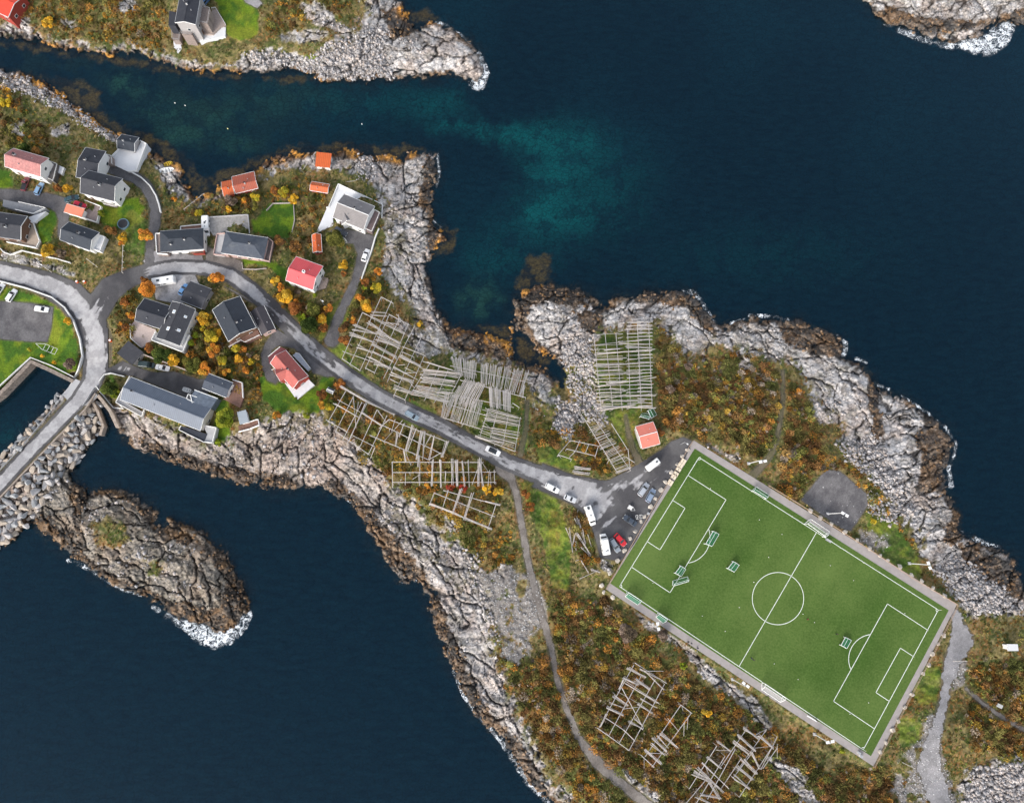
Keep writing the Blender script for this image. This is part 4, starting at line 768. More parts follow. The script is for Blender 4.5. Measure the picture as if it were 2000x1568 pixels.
h = house('house', 'wide charcoal roofed house at the left edge with grey flat terrace and beige patio', 'house', Z3([(-320,1080),(340,1190),(235,1450),(-330,1390)]), 4.4, 1.6, 'gable', dk2, brown_w, [(.42,-.2)], ridge=.0)
deck(h, Z3([(40,980),(240,1020),(560,1090),(420,1160),(200,1110),(30,1060)]), 2.2, mat('grey membrane', (.19,.20,.22), .7), (1,2,3), 'terrace', trimw)
deck(h, Z3([(340,1190),(550,1120),(420,1250),(360,1250)]), 1.6, conc_l, (), 'ramp')
deck(h, Z3([(240,1420),(400,1250),(480,1480),(440,1560),(90,1490),(100,1430)]), .6, mat('beige paving', (.38,.31,.25), .9, .12, 1.5), (1,2,3), 'patio', trimw, True, .5)
h = house('house', 'hip roofed dark house with white and red balconies just north of the road bend', 'house', Z4([(200,1052),(712,1015),(725,1262),(200,1300)]), 4.2, 1.5, 'hip', dk3, white, [(-.45,-.45,.5),(.2,-.15,.5)], door=True)
deck(h, Z4([(150,1085),(205,1080),(205,1300),(300,1305),(290,1330),(165,1320)]), 2.2, wood_g, (0,4,5), 'balcony', trimw, True, .5)
deck(h, Z4([(450,1000),(705,975),(708,1015),(450,1040)]), 2.2, wood_b, (0,3), 'veranda', trimw, True, .5)
deck(h, Z4([(500,1275),(730,1262),(735,1325),(610,1330)]), 1.4, wood_b, (1,2), 'balcony', red_w, True, .6)
slate2 = roofm('worn slate roof', (.075,.088,.112), 'slate', .35)
h = house('house', 'hip roofed house with scuffed slate blue roof, pink edged terraces at both ends', 'house', Z4([(980,1055),(1490,1130),(1440,1388),(930,1310)]), 4.0, 1.6, 'hip', slate2, pink_w, [(.3,.1,.5)])
deck(h, Z4([(885,1090),(975,1080),(930,1312),(980,1320),(970,1345),(845,1330)]), 1.6, conc, (0,4,5), 'terrace', pink_w, True, .6)
deck(h, Z4([(1488,1130),(1555,1180),(1510,1415),(1170,1355),(1180,1335),(1440,1385)]), 1.6, mat('brown felt', (.13,.11,.11), .9), (0,1,2), 'terrace', pink_w, True, .6)
drive = deck(thing('concrete_drive', 'cracked grey concrete yard above the slate blue hip roofed house', 'yard', (0,0,0)), Z4([(715,895),(1255,860),(1275,1085),(980,1055),(880,1090),(830,1100)]), .3, mat('cracked concrete', (.30,.29,.28), .9, .3, 1.2, .4, 4, stain=.5), (0,1), 'slab', conc, True, .6)
orange = roofm('rusty orange sheet roof', (.56,.115,.03), 'seam', .15); rust = roofm('faded rust sheet roof', (.36,.085,.045), 'seam', .3)
house('boat_shed', 'orange and rust roofed shed at the cove edge, narrower western one of the joined pair', 'shed', Z4([(920,465),(1045,438),(1105,608),(975,632)]), 3.0, 1.0, 'gable', orange, red_w, [(.2,-.25,.3)], 1)
house('boat_shed', 'larger rust orange roofed shed at the cove edge, eastern one of the joined pair', 'shed', Z4([(1050,408),(1320,335),(1378,540),(1110,595)]), 3.4, 1.3, 'gable', rust, red_w, [(.05,-.35,.4)], 1, ridge=-.3)
house('boathouse', 'bright orange roofed boathouse alone on the white rocks at the north shore', 'boathouse', Z5([(355,118),(530,125),(530,300),(345,272)]), 3.0, .5, 'shed', orange, white, (), 1)
house('shed', 'small orange and grey roofed shed in the bushes north of the grey roofed house', 'shed', Z5([(290,458),(515,490),(490,600),(285,560)]), 2.4, .8, 'gable', orange, red_w, (), 1)
h = house('house', 'large grey roofed house with cross gable on a white terrace near the east cliff', 'house', Z5([(690,600),(1050,765),(925,1025),(550,895)]), 4.6, 2.2, 'gable', roofm('mid grey shingle roof', (.23,.215,.215)), white, [(.1,.1,.5)], trim='w', ridge=.0)
hw = house('house_wing', 'tmp', 'x', Z5([(765,765),(830,985),(640,905),(610,900)]), 4.4, 1.6, 'gable', roofm('mid grey shingle wing', (.21,.20,.205)), white, (), 0, door=False)
for ch in list(hw.children): 
    if ch.name.startswith('roof'): ch.name = 'wing_roof'
    if ch.name.startswith('wall'): ch.name = 'wing_wall'
    M = hw.matrix_basis.copy(); ch.parent = h; ch.matrix_parent_inverse = h.matrix_basis.inverted() @ M
bpy.data.objects.remove(hw)
deck(h, Z5([(620,495),(1148,740),(1140,900),(1050,770),(690,600),(550,895),(560,985),(430,1035),(345,1085),(480,775),(505,770)]), .5, conc_l, (0,1,9,10), 'terrace', trimw, True, .7)
deck(h, Z5([(1040,800),(1115,840),(1020,1065),(925,1025)]), 1.6, mat('dark deck', (.16,.12,.12), .85, .2, 2), (0,1,2), 'balcony', trimw, False, 1.0)
redsheet = roofm('worn red sheet roof', (.20,.055,.035), 'seam', .35)
house('shed', 'narrow red and orange sheet roofed shed beside the round green tree', 'shed', Z5([(385,1090),(445,1310),(290,1295),(325,1090)]), 2.4, .9, 'gable', orange, red_w, (), 1)
pinkr = mat('coral red sheet roof', (.68,.10,.11), .6, .07, .5, .1, 3, seam=(0, .6), seamdark=.93)
h = house('house', 'white house with bright coral red roof and square white chimney above the side lane', 'house', Z8([(465,122),(790,245),(692,530),(368,420)]), 5.2, 1.9, 'gable', pinkr, white, [(.1,-.05,.75)], chimm=trimw, ridge=-.15)
deck(h, Z8([(780,380),(870,405),(835,500),(730,540)]), .5, wood_g, (0,1), 'porch', wood_g)
house('garage', 'square black roofed garage beside the stone yard and white caravan', 'garage', Z7([(925,175),(1185,275),(1070,510),(815,412)]), 3.0, .7, 'gable', dk2, grey_w, (), 1, trim=False)
h = house('house', 'plain charcoal roofed house with pink decking on the junction knoll', 'house', Z7([(378,392),(720,480),(600,765),(268,640)]), 4.4, 1.7, 'gable', dk1, white, (), ridge=-.1)
h2 = house('house', 'tmp2', 'house', Z7([(1003,495),(800,945),(522,862),(702,437)]), 4.6, 1.9, 'gable', dk2, white, (), 1, sky=[(-.5,-.35),(.4,-.2),(.3,.55,.9),(-.45,.6,.8)], ridge=-.05)
h2['label'] = 'charcoal roofed wing with white skylights and pale balcony, joined to the knoll house'; h2['category'] = 'house'; h2['label'] = h2['label']
deck(h2, Z7([(520,785),(470,885),(845,1030),(925,830),(885,815),(805,945),(525,862)]), 2.2, conc, (0,1,2), 'balcony', trimw, True, .6)
deck(h, Z7([(262,655),(520,760),(450,900),(350,975),(230,870),(222,700)]), .4, mat('pinkish decking', (.42,.35,.33), .85, .12, 2), (3,4), 'patio', trimw)
h = house('house', 'long blue black roofed house on the slope with brown veranda, above the red roofed house', 'house', Z7([(1530,390),(1720,725),(1382,908),(1185,490)]), 4.4, 1.8, 'gable', roofm('blue black long roof', (.036,.043,.056)), brown_w, [(.35,.1,.6)], ridge=-.05)
deck(h, Z7([(1400,900),(1640,770),(1720,730),(1765,830),(1590,915),(1540,890),(1400,970)]), 1.6, wood_b, (3,4,5), 'veranda', trimw)
house('garage', 'dark grey gabled garage with red trim wedged against the road bend', 'garage', Z7([(1800,468),(1950,742),(1780,832),(1655,545)]), 2.8, 1.0, 'gable', mat('warm charcoal roof', (.062,.058,.066), .8, .1, 1), pink_w, (), 1, trim=False)
house('garage', 'dark two tone gabled garage beside the main road junction', 'garage', Z7([(355,1032),(232,1190),(50,1030),(200,885)]), 2.8, 1.0, 'gable', dk2, grey_w, (), 1, trim=False)
blue_seam = roofm('blue grey standing seam roof', (.125,.15,.195), 'seam', .08)
h = house('long_building', 'long building with blue grey ribbed metal roof above the south shore', 'building', ZA([(455,285),(1425,655),(1290,925),(350,552)]), 5.0, 1.7, 'gable', blue_seam, cream, [(-.76,-.02,.5)], oh=.25)
deck(h, ZA([(455,280),(475,290),(350,555),(600,700),(625,680),(600,760),(290,590)]), 1.2, conc, (4,5,6), 'terrace', trimw, True, .6)
deck(h, ZA([(1115,880),(1375,965),(1335,1060),(1040,915),(1065,870)]), 3.0, mat('navy membrane', (.035,.04,.055), .6), (2,3), 'flat_roof', trimw, True, .4)
deck(h, ZA([(1330,860),(1490,890),(1440,1070),(1340,1060),(1375,965)]), 2.6, conc, (0,1,2), 'balcony', trimw, True, .5)
deck(h, ZA([(1230,440),(1500,540),(1420,660),(1200,590),(1180,510)]), 4.3, mat('blue membrane', (.10,.125,.165), .55, .3, 1, stain=.2), (0,3), 'flat_roof', trimw, True, .3)
deck(h, ZA([(1150,490),(1255,525),(1220,585),(1130,545)]), 4.4, mat('black membrane', (.07,.072,.08), .7), (0,2,3), 'stair_roof', trimw, True, .3)
MB()
h = house('shop_building', 'plain slate blue low roofed outbuilding beside the brown deck, east of the long building', 'building', ZA([(1412,255),(1690,350),(1600,532),(1295,400)]), 3.6, .8, 'gable', roofm('slate blue roof', (.075,.088,.115)), white, (), 1, trim=False)
deck(h, ZA([(1690,320),(1800,355),(1810,530),(1765,650),(1565,545),(1605,520)]), .8, wood_b, (0,1), 'deck', trimw, True, .8)
h = house('hut', 'small white hut with pale blue flat roof above the rocky shore', 'hut', ZA([(1740,700),(1835,680),(1880,820),(1760,855)]), 2.6, .25, 'shed', mat('pale blue roof', (.30,.34,.38), .7, .05), white, (), 0)
deck(h, ZA([(1745,870),(1880,825),(1990,790),(2005,860),(1890,905),(1760,940)]), .4, wood_b, (1,2,3,4), 'deck', trimw, True, .8)
terra = roofm('brick red roof', (.40,.115,.10), 'slate', .12)
h = hred = house('house', 'brick red roofed house with valley gables and a white concrete terrace on the lawn', 'house', ZB([(492,260),(735,592),(575,715),(278,432)]), 5.0, 2.2, 'gable', terra, red_w, [(.08,-.05,.5)], ridge=-.05)
wing = house('house_wing', 'tmp', 'x', ZB([(300,440),(370,320),(590,600),(470,672)])[0:0] or ZB([(430,620),(560,585),(455,440),(330,520)]), 5.0, 1.9, 'gable', terra, red_w, (), 0, door=False, oh=.2)
for ch in list(wing.children):
    if ch.name.startswith('roof'): ch.name = 'wing_roof'
    if ch.name.startswith('wall'): ch.name = 'wing_wall'
    M = wing.matrix_basis.copy(); ch.parent = h; ch.matrix_parent_inverse = h.matrix_basis.inverted() @ M
bpy.data.objects.remove(wing)
deck(h, ZB([(270,345),(410,230),(495,262),(280,430)]), 2.6, mat('maroon felt', (.15,.045,.05), .8), (0,), 'flat_roof', trimw, True, .15)
deck(h, ZB([(455,645),(575,720),(735,600),(820,685),(610,865)]), .5, conc_l, (), 'terrace')
deck(h, ZB([(600,300),(640,310),(770,480),(740,515),(560,330)]), 1.5, mat('sunroom roof', (.45,.50,.56), .4), (0,1), 'sunroom', trimw, True, .2)
deck(h, ZB([(320,510),(345,500),(450,650),(420,660)]), 1.0, wood_b, (0,), 'steps')
house('shed', 'red sheet roofed shed with white boards at the car park head', 'shed', ZC([(1110,330),(1330,262),(1395,535),(1190,585)]), 3.4, .9, 'gable', mat('salmon sheet roof', (.64,.20,.15), .7, .08, .5, seam=(0, .5), seamdark=.95), mat('weathered white boards', (.52,.49,.47), .8, .15, 2, seam=(2, .4), seamdark=.6), (), 0, trim='w', ridge=.05)
house('house', 'tall grey house with near black roof and stacked balconies on the north headland', 'house', ZN([(205,225),(400,230),(455,-60),(255,-70)])[1:]+ZN([(205,225)]), 7.6, 1.0, 'gable', dk1, grey_w, [(.1,0,.5)], group=None)
hN = bpy.data.objects['house'] if False else [o for o in COL.objects if o.get('label', '').startswith('tall grey house')][0]
deck(hN, ZN([(150,108),(210,118),(208,250),(142,245)]), 4.8, dk1, (), 'flat_roof'); 
deck(hN, ZN([(455,60),(545,95),(520,235),(430,215)]), 5.0, wood_g, (0,1,2), 'balcony', grey_w)
deck(hN, ZN([(275,270),(375,280),(370,340),(270,330)]), 4.5, wood_g, (1,2,3), 'balcony', grey_w)
deck(hN, ZN([(180,300),(260,305),(250,390),(185,385)]), 2.0, wood_g, (1,2,3), 'balcony', grey_w)
deck(hN, ZN([(560,95),(600,90),(690,240),(640,260),(570,330),(450,330),(540,240)]), .8, mat('terrace boards', (.34,.28,.25), .8, .2, 2), (0,1), 'terrace', trimw)
deck(hN, ZN([(440,400),(455,340),(560,330),(640,255),(690,265),(685,350),(560,370)]), .9, conc_l, (), 'ramp')
deck(hN, ZN([(190,395),(250,395),(270,470),(235,515),(195,470)]), .2, conc_l, (), 'step')
house('house', 'scarlet roofed house corner poking in at the top left edge', 'house', [(0,-40),(40,-5),(24,30),(-30,20)], 4.0, 1.2, 'gable', mat('scarlet sheet roof', (.62,.06,.035), .6, .1, 1), red_w, (), 1)
house('shed', 'tiny black roofed shed in rust bushes beside the drying racks', 'shed', ZB([(990,705),(1065,742),(1035,795),(965,765)]), 2.0, .5, 'gable', roofm('grey ribbed roof', (.07,.08,.10), 'seam'), grey_w, (), 0, trim='w')
house('hut', 'small white flat roofed box hut at the right edge on a rock ledge', 'hut', T(1600,1168,3.92,[(1435,350),(1515,350),(1525,402),(1440,402)]), 2.2, .1, 'flat', mat('box roof', (.60,.61,.62), .7, .05), white, (), 0)
house('hut', 'grey roofed little cabin in the dark heath at the lower right edge', 'hut', T(1600,1168,3.92,[(1370,803),(1410,822),(1395,846),(1355,825)]), 1.8, .2, 'shed', mat('dull grey roof', (.34,.35,.35), .8), grey_w, (), 0)
# ------------------------------------------------------------------ walls, fences, quay
def wallpath(name, label, cat, pts, h, th, m, zoff=0, below=1.5, top=None, zfix=None):
    t = thing(name, label, cat, tuple(P3(*pts[len(pts)//2], 0))); mb = MB(); P_ = []
    for i in range(len(pts)-1):
        k = max(1, int(math.hypot(pts[i+1][0]-pts[i][0], pts[i+1][1]-pts[i][1])/8))
        for j in range(k): P_.append((pts[i][0]+(pts[i+1][0]-pts[i][0])*j/k, pts[i][1]+(pts[i+1][1]-pts[i][1])*j/k))
    P_.append(pts[-1]); zs = [(zgs(u, v) if zfix is None else zfix)+zoff for u, v in P_]; W_ = [P3(u, v, z+h) for (u, v), z in zip(P_, zs)]; n = len(W_); vs = []
    for i, p in enumerate(W_):
        d = W_[min(i+1, n-1)]-W_[max(i-1, 0)]; d.z = 0; d.normalize(); q = Vector((-d.y, d.x, 0))*th/2
        vs += [p-q, p+q, p+q-Vector((0,0,h+below)), p-q-Vector((0,0,h+below))]
    fs = []
    for i in range(n-1):
        for a in range(4): b = (a+1) % 4; fs.append((4*i+a, 4*i+b, 4*i+4+b, 4*i+4+a))
    fs += [(3,2,1,0), tuple(4*(n-1)+k for k in range(4))]
    mb.add(vs, [tuple(reversed(f)) for f in fs]); o = mb.build('wall_body' if h < 3 else 'masonry', m); attach(o, t); return t
def fencepath(name, label, cat, pts, h, m, step=2.5, rails=(1, .5), r=.06, zfun=None, group=None):
    t = thing(name, label, cat, tuple(P3(*pts[len(pts)//2], 0)), 0, group); zf = zfun or zgs; rb = MB(); prev = None
    for i in range(len(pts)-1):
        a, b = pts[i], pts[i+1]; L = (P3(*a, 3)-P3(*b, 3)).length; k = max(1, round(L/step))
        for j in range(k+(i == len(pts)-2)):
            u = a[0]+(b[0]-a[0])*j/k; v = a[1]+(b[1]-a[1])*j/k; p = P3(u, v, zf(u, v)); attach(MB().bar(p-Vector((0,0,.3)), p+Vector((0,0,h)), r*1.2, 4).build('post', m), t)
            if prev:
                for q in rails: rb.bar(prev+Vector((0,0,h*q)), p+Vector((0,0,h*q)), r, 4)
            prev = p
    attach(rb.build('rail', m), t); return t
whitew = mat('white painted wall', (.66,.66,.65), .8, .1, .8, stain=.25)
wallpath('road_wall', 'long white wall curving along the inside of the main road to the bridge', 'wall', [(-190,532),(0,549),(50,562),(100,580),(125,600),(142,625),(155,662),(160,695),(152,722),(140,748),(126,770)], .9, .4, whitew, zoff=.1)
wallpath('drive_wall', 'white kerb wall hugging the outer edge of the curved drive', 'wall', [(255,335),(275,346),(292,362),(304,382),(310,400),(313,414)], .8, .4, whitew)
wallpath('lane_wall', 'white wall on the seaward side of the side lane below the grey roofed house', 'wall', [(740,446),(733,462),(725,490),(716,515),(706,544)], .8, .4, whitew)
wallpath('garden_wall', 'white topped zigzag garden wall above the main road at the left', 'wall', [(0,485),(6,492),(20,497),(42,489),(75,497),(110,505),(137,513)], .7, .3, whitew)
wallpath('garden_wall', 'low pale wall around three sides of the bright green garden', 'wall', [(520,411),(533,397),(573,396),(575,430),(570,453)], .6, .25, mat('stone kerb', (.40,.36,.34), .9, .15, 2))
wallpath('retaining_wall', 'pale retaining wall behind the dark van and parked car', 'wall', [(280,692),(300,700),(330,710),(362,722)], 1.6, .3, mat('pinkish concrete', (.50,.42,.38), .9, .1))
wallpath('garden_wall', 'pale wall along the small lawn south of the slate blue hip roof', 'wall', [(472,512),(474,525),(500,526),(520,524)], .5, .25, mat('stone kerb', (.40,.36,.34)))
wallpath('terrace_wall', 'white wall round the corner garden at the west end of the long building', 'wall', ZA([(380,275),(220,235),(140,250),(80,335)]), .9, .3, whitew)
wallpath('terrace_wall', 'white wall running from the bridge to the terrace above the channel', 'wall', ZA([(40,390),(110,480),(250,650),(370,660),(300,590)]), .9, .3, whitew)
stone = mat('dark quay stone', (.24,.20,.17), .95, .5, 1.3, 1.0, 2.5)
q = wallpath('quay_wall', 'rough stone quay wall dropping from the lawn into the dark basin', 'wall', [(-190,912),(0,768),(60,706),(100,724),(143,745)], 0.15, 1.2, stone, below=4.5, zfix=3.1)
wallpath('quay_rail', 'white beam along the top of the quay wall beside the lawn', 'rail', [(-190,900),(0,752),(59,698),(100,714),(143,736)], .35, .3, whitew, zfix=3.1, below=.2)
wallpath('channel_wall', 'tapering stone wall lining the narrow channel below the long building', 'wall', [(176,757),(196,778),(215,803),(222,818),(229,834)], .1, 1.0, mat('channel stone', (.36,.30,.25), .95, .4, 1.5, .8, 3), below=5, zfix=2.9)
wallpath('rock_curb', 'tapering stone wall lining the breakwater side of the narrow channel', 'wall', [(176,776),(191,805),(201,832),(195,850)], .1, .8, mat('channel stone', (.36,.30,.25)), below=4, zfix=2.0)
fencepath('guard_rail', 'grey railing along the basin side of the causeway road', 'guard rail', [(-120,1036),(0,921),(50,868),(100,806),(128,770)], 1.0, metal_g, 2.5, (1, .6), .07, zfun=lambda u, v: 3.45)
wallpath('causeway_kerb', 'low weathered wooden kerb along the boulder side of the causeway', 'kerb', [(-100,1075),(10,960),(60,908),(110,855),(165,800),(186,768)], .35, .45, mat('weathered kerb', (.32,.27,.23), .9, .2, 1), zfix=3.4, below=.6)
br = thing('bridge', 'short road bridge joining the island road to the boulder causeway', 'bridge', tuple(P3(160, 760, 0)))
attach(MB().prism([(P3(u, v, 3.3).x, P3(u, v, 3.3).y) for u, v in [(122,770),(148,740),(183,757),(190,772),(168,792),(140,792)]], 2.2, 3.38).build('deck', conc), br)
attach(inset_edge([(186,758),(164,792)], 3.4, (0,), .9, True).build('parapet', conc), br)
fencepath('field_fence', 'low rail with posts along the seaward edge of the football pitch walkway', 'fence', [(1500,948),(1556,982),(1640,1036),(1700,1075),(1780,1128),(1868,1180)], .8, mat('wood rail', (.42,.30,.22), .8), 4, (1,.4), .06, zfun=lambda u, v: PZ)
fencepath('field_fence', 'low rail with posts along the south east end of the pitch walkway', 'fence', [(1869,1182),(1840,1240),(1780,1354),(1706,1497)], .8, mat('wood rail', (.42,.30,.22)), 4, (1,.4), .06, zfun=lambda u, v: PZ)
fencepath('field_fence', 'low rail with posts along the car park end of the pitch walkway', 'fence', [(1352,862),(1330,898),(1240,1052),(1184,1150)], .8, mat('wood rail', (.42,.30,.22)), 4, (1,.4), .06, zfun=lambda u, v: PZ)
for nme, lb, pts, hh in (('garden_fence', 'thin white garden rail crossing the grass above the main road', [(74,513),(101,532)], .8), ('garden_fence', 'thin white rail in green bushes south of the big L shaped roof', [(171,507),(191,522)], .8), ('garden_fence', 'pale wooden fence line beside the lawn strip west of the hip roofed houses', [(243,480),(241,534)], 1.0),
   ('footbridge_plank', 'long pale plank leaning on rocks above the inlet beside the black roof', [(193,267),(207,254)], .3), ('gate_bar', 'white barrier bar across the gravel road east of the pitch', [(1861,1290),(1885,1290)], .9), ('gate_bar', 'white barrier bar on the grey gravel patch at the bottom right', [(1762,1488),(1785,1499)], .7), ('plank_walk', 'pale plank lying on grass north of the big white terrace', [(675,356),(694,354)], .2), ('hand_rail', 'thin pale rail climbing from the cove towards the concrete yard', [(361,411),(381,395),(400,380)], .8)):
    fencepath(nme, lb, 'fence' if 'fence' in nme else 'rail', pts, hh, mat('pale wood', (.52,.48,.44), .8), 1.8, (1,), .09)
# ------------------------------------------------------------------ foliage
leaf_m = attrmat('leaves', .85, 2.5, .2, 0, spec=.1)
twig = mat('bark', (.10,.075,.055), .9, .2, 3)
LR = np.random.RandomState(11)
def leafmesh(cen, size, colr, up=.5):
    n = len(cen); d = LR.normal(size=(n, 3)); d[:, 2] = np.abs(d[:, 2])+up; d /= np.linalg.norm(d, axis=1)[:, None]
    a = np.cross(d, LR.normal(size=(n, 3))); a /= np.linalg.norm(a, axis=1)[:, None]; b = np.cross(d, a)
    s = size[:, None]*.5; V = np.stack([cen-a*s-b*s*.6, cen+a*s*.9-b*s*.5, cen+a*s*.6+b*s*.8, cen-a*s*.5+b*s*.6], 1).reshape(-1, 3)
    return V, np.arange(4*n).reshape(n, 4), np.repeat(colr, 4, 0)
PAL = {'orange': [(.62,.25,.04),(.55,.30,.045),(.44,.17,.035)], 'gold': [(.68,.40,.035),(.62,.34,.035),(.52,.35,.05)], 'yellow': [(.50,.36,.03),(.42,.34,.04),(.30,.27,.03)], 'rust': [(.26,.10,.03),(.36,.15,.035),(.18,.08,.03)], 'olive': [(.13,.13,.03),(.18,.16,.035),(.09,.10,.022)],
       'green': [(.06,.09,.02),(.11,.14,.03),(.04,.065,.015)], 'lime': [(.20,.25,.02),(.26,.28,.03),(.13,.17,.02)], 'bare': [(.24,.18,.14),(.17,.12,.09),(.12,.09,.06)], 'brown': [(.20,.10,.035),(.13,.07,.03),(.28,.14,.04)], 'red': [(.34,.04,.025),(.25,.05,.03),(.40,.10,.04)]}
def tree(u, v, rp, kind, label, cat='tree', h=None, name=None, group=None):
    r = rp*.17; h = h or r*1.5+.6; zb = zgs(u, v); c = P3(u, v, zb+h*.6); t = thing(name or ('tree' if cat == 'tree' else 'shrub'), label, cat, (c.x, c.y, zb), 0, group)
    pal = PAL[kind]; nb = int(5+r*4); cs = []; cl = []; sz = []
    for k in range(nb):
        a = LR.rand()*6.283; q = math.sqrt(LR.rand())*r*.72; z = h*(.45+.5*LR.rand()*(1-(q/r)**2)); br = r*(.24+.22*LR.rand())
        n = int(95*br*br*4)+40; d = LR.normal(size=(n, 3)); d /= np.linalg.norm(d, axis=1)[:, None]; rad = br*(.55+.5*LR.rand(n, 1)**.6)
        d[:, 2] *= .75; cs.append(np.array([math.cos(a)*q, math.sin(a)*q, z])+d*rad); base = np.array(pal[LR.randint(3)])*(.65+.7*LR.rand())
        cl.append(base[None]*(.65+.7*LR.rand(n, 1))); sz.append(.20+.18*LR.rand(n))
    V_, F_, K_ = leafmesh(np.concatenate(cs), np.concatenate(sz), np.concatenate(cl))
    link('crown', mesh_np('crown', V_, F_, [leaf_m], {'Col': K_}), t)
    tb = MB().bar((0,0,-.5), (0.05,0,h*.55), .09+.03*r, 6, r2=.05)
    for k in range(5): a = k*1.26+LR.rand(); tb.bar((0,0,h*(.2+.05*k)), (math.cos(a)*r*.6, math.sin(a)*r*.6, h*.75), .05, 4, r2=.015)
    tb.build('trunk', twig, t); return t
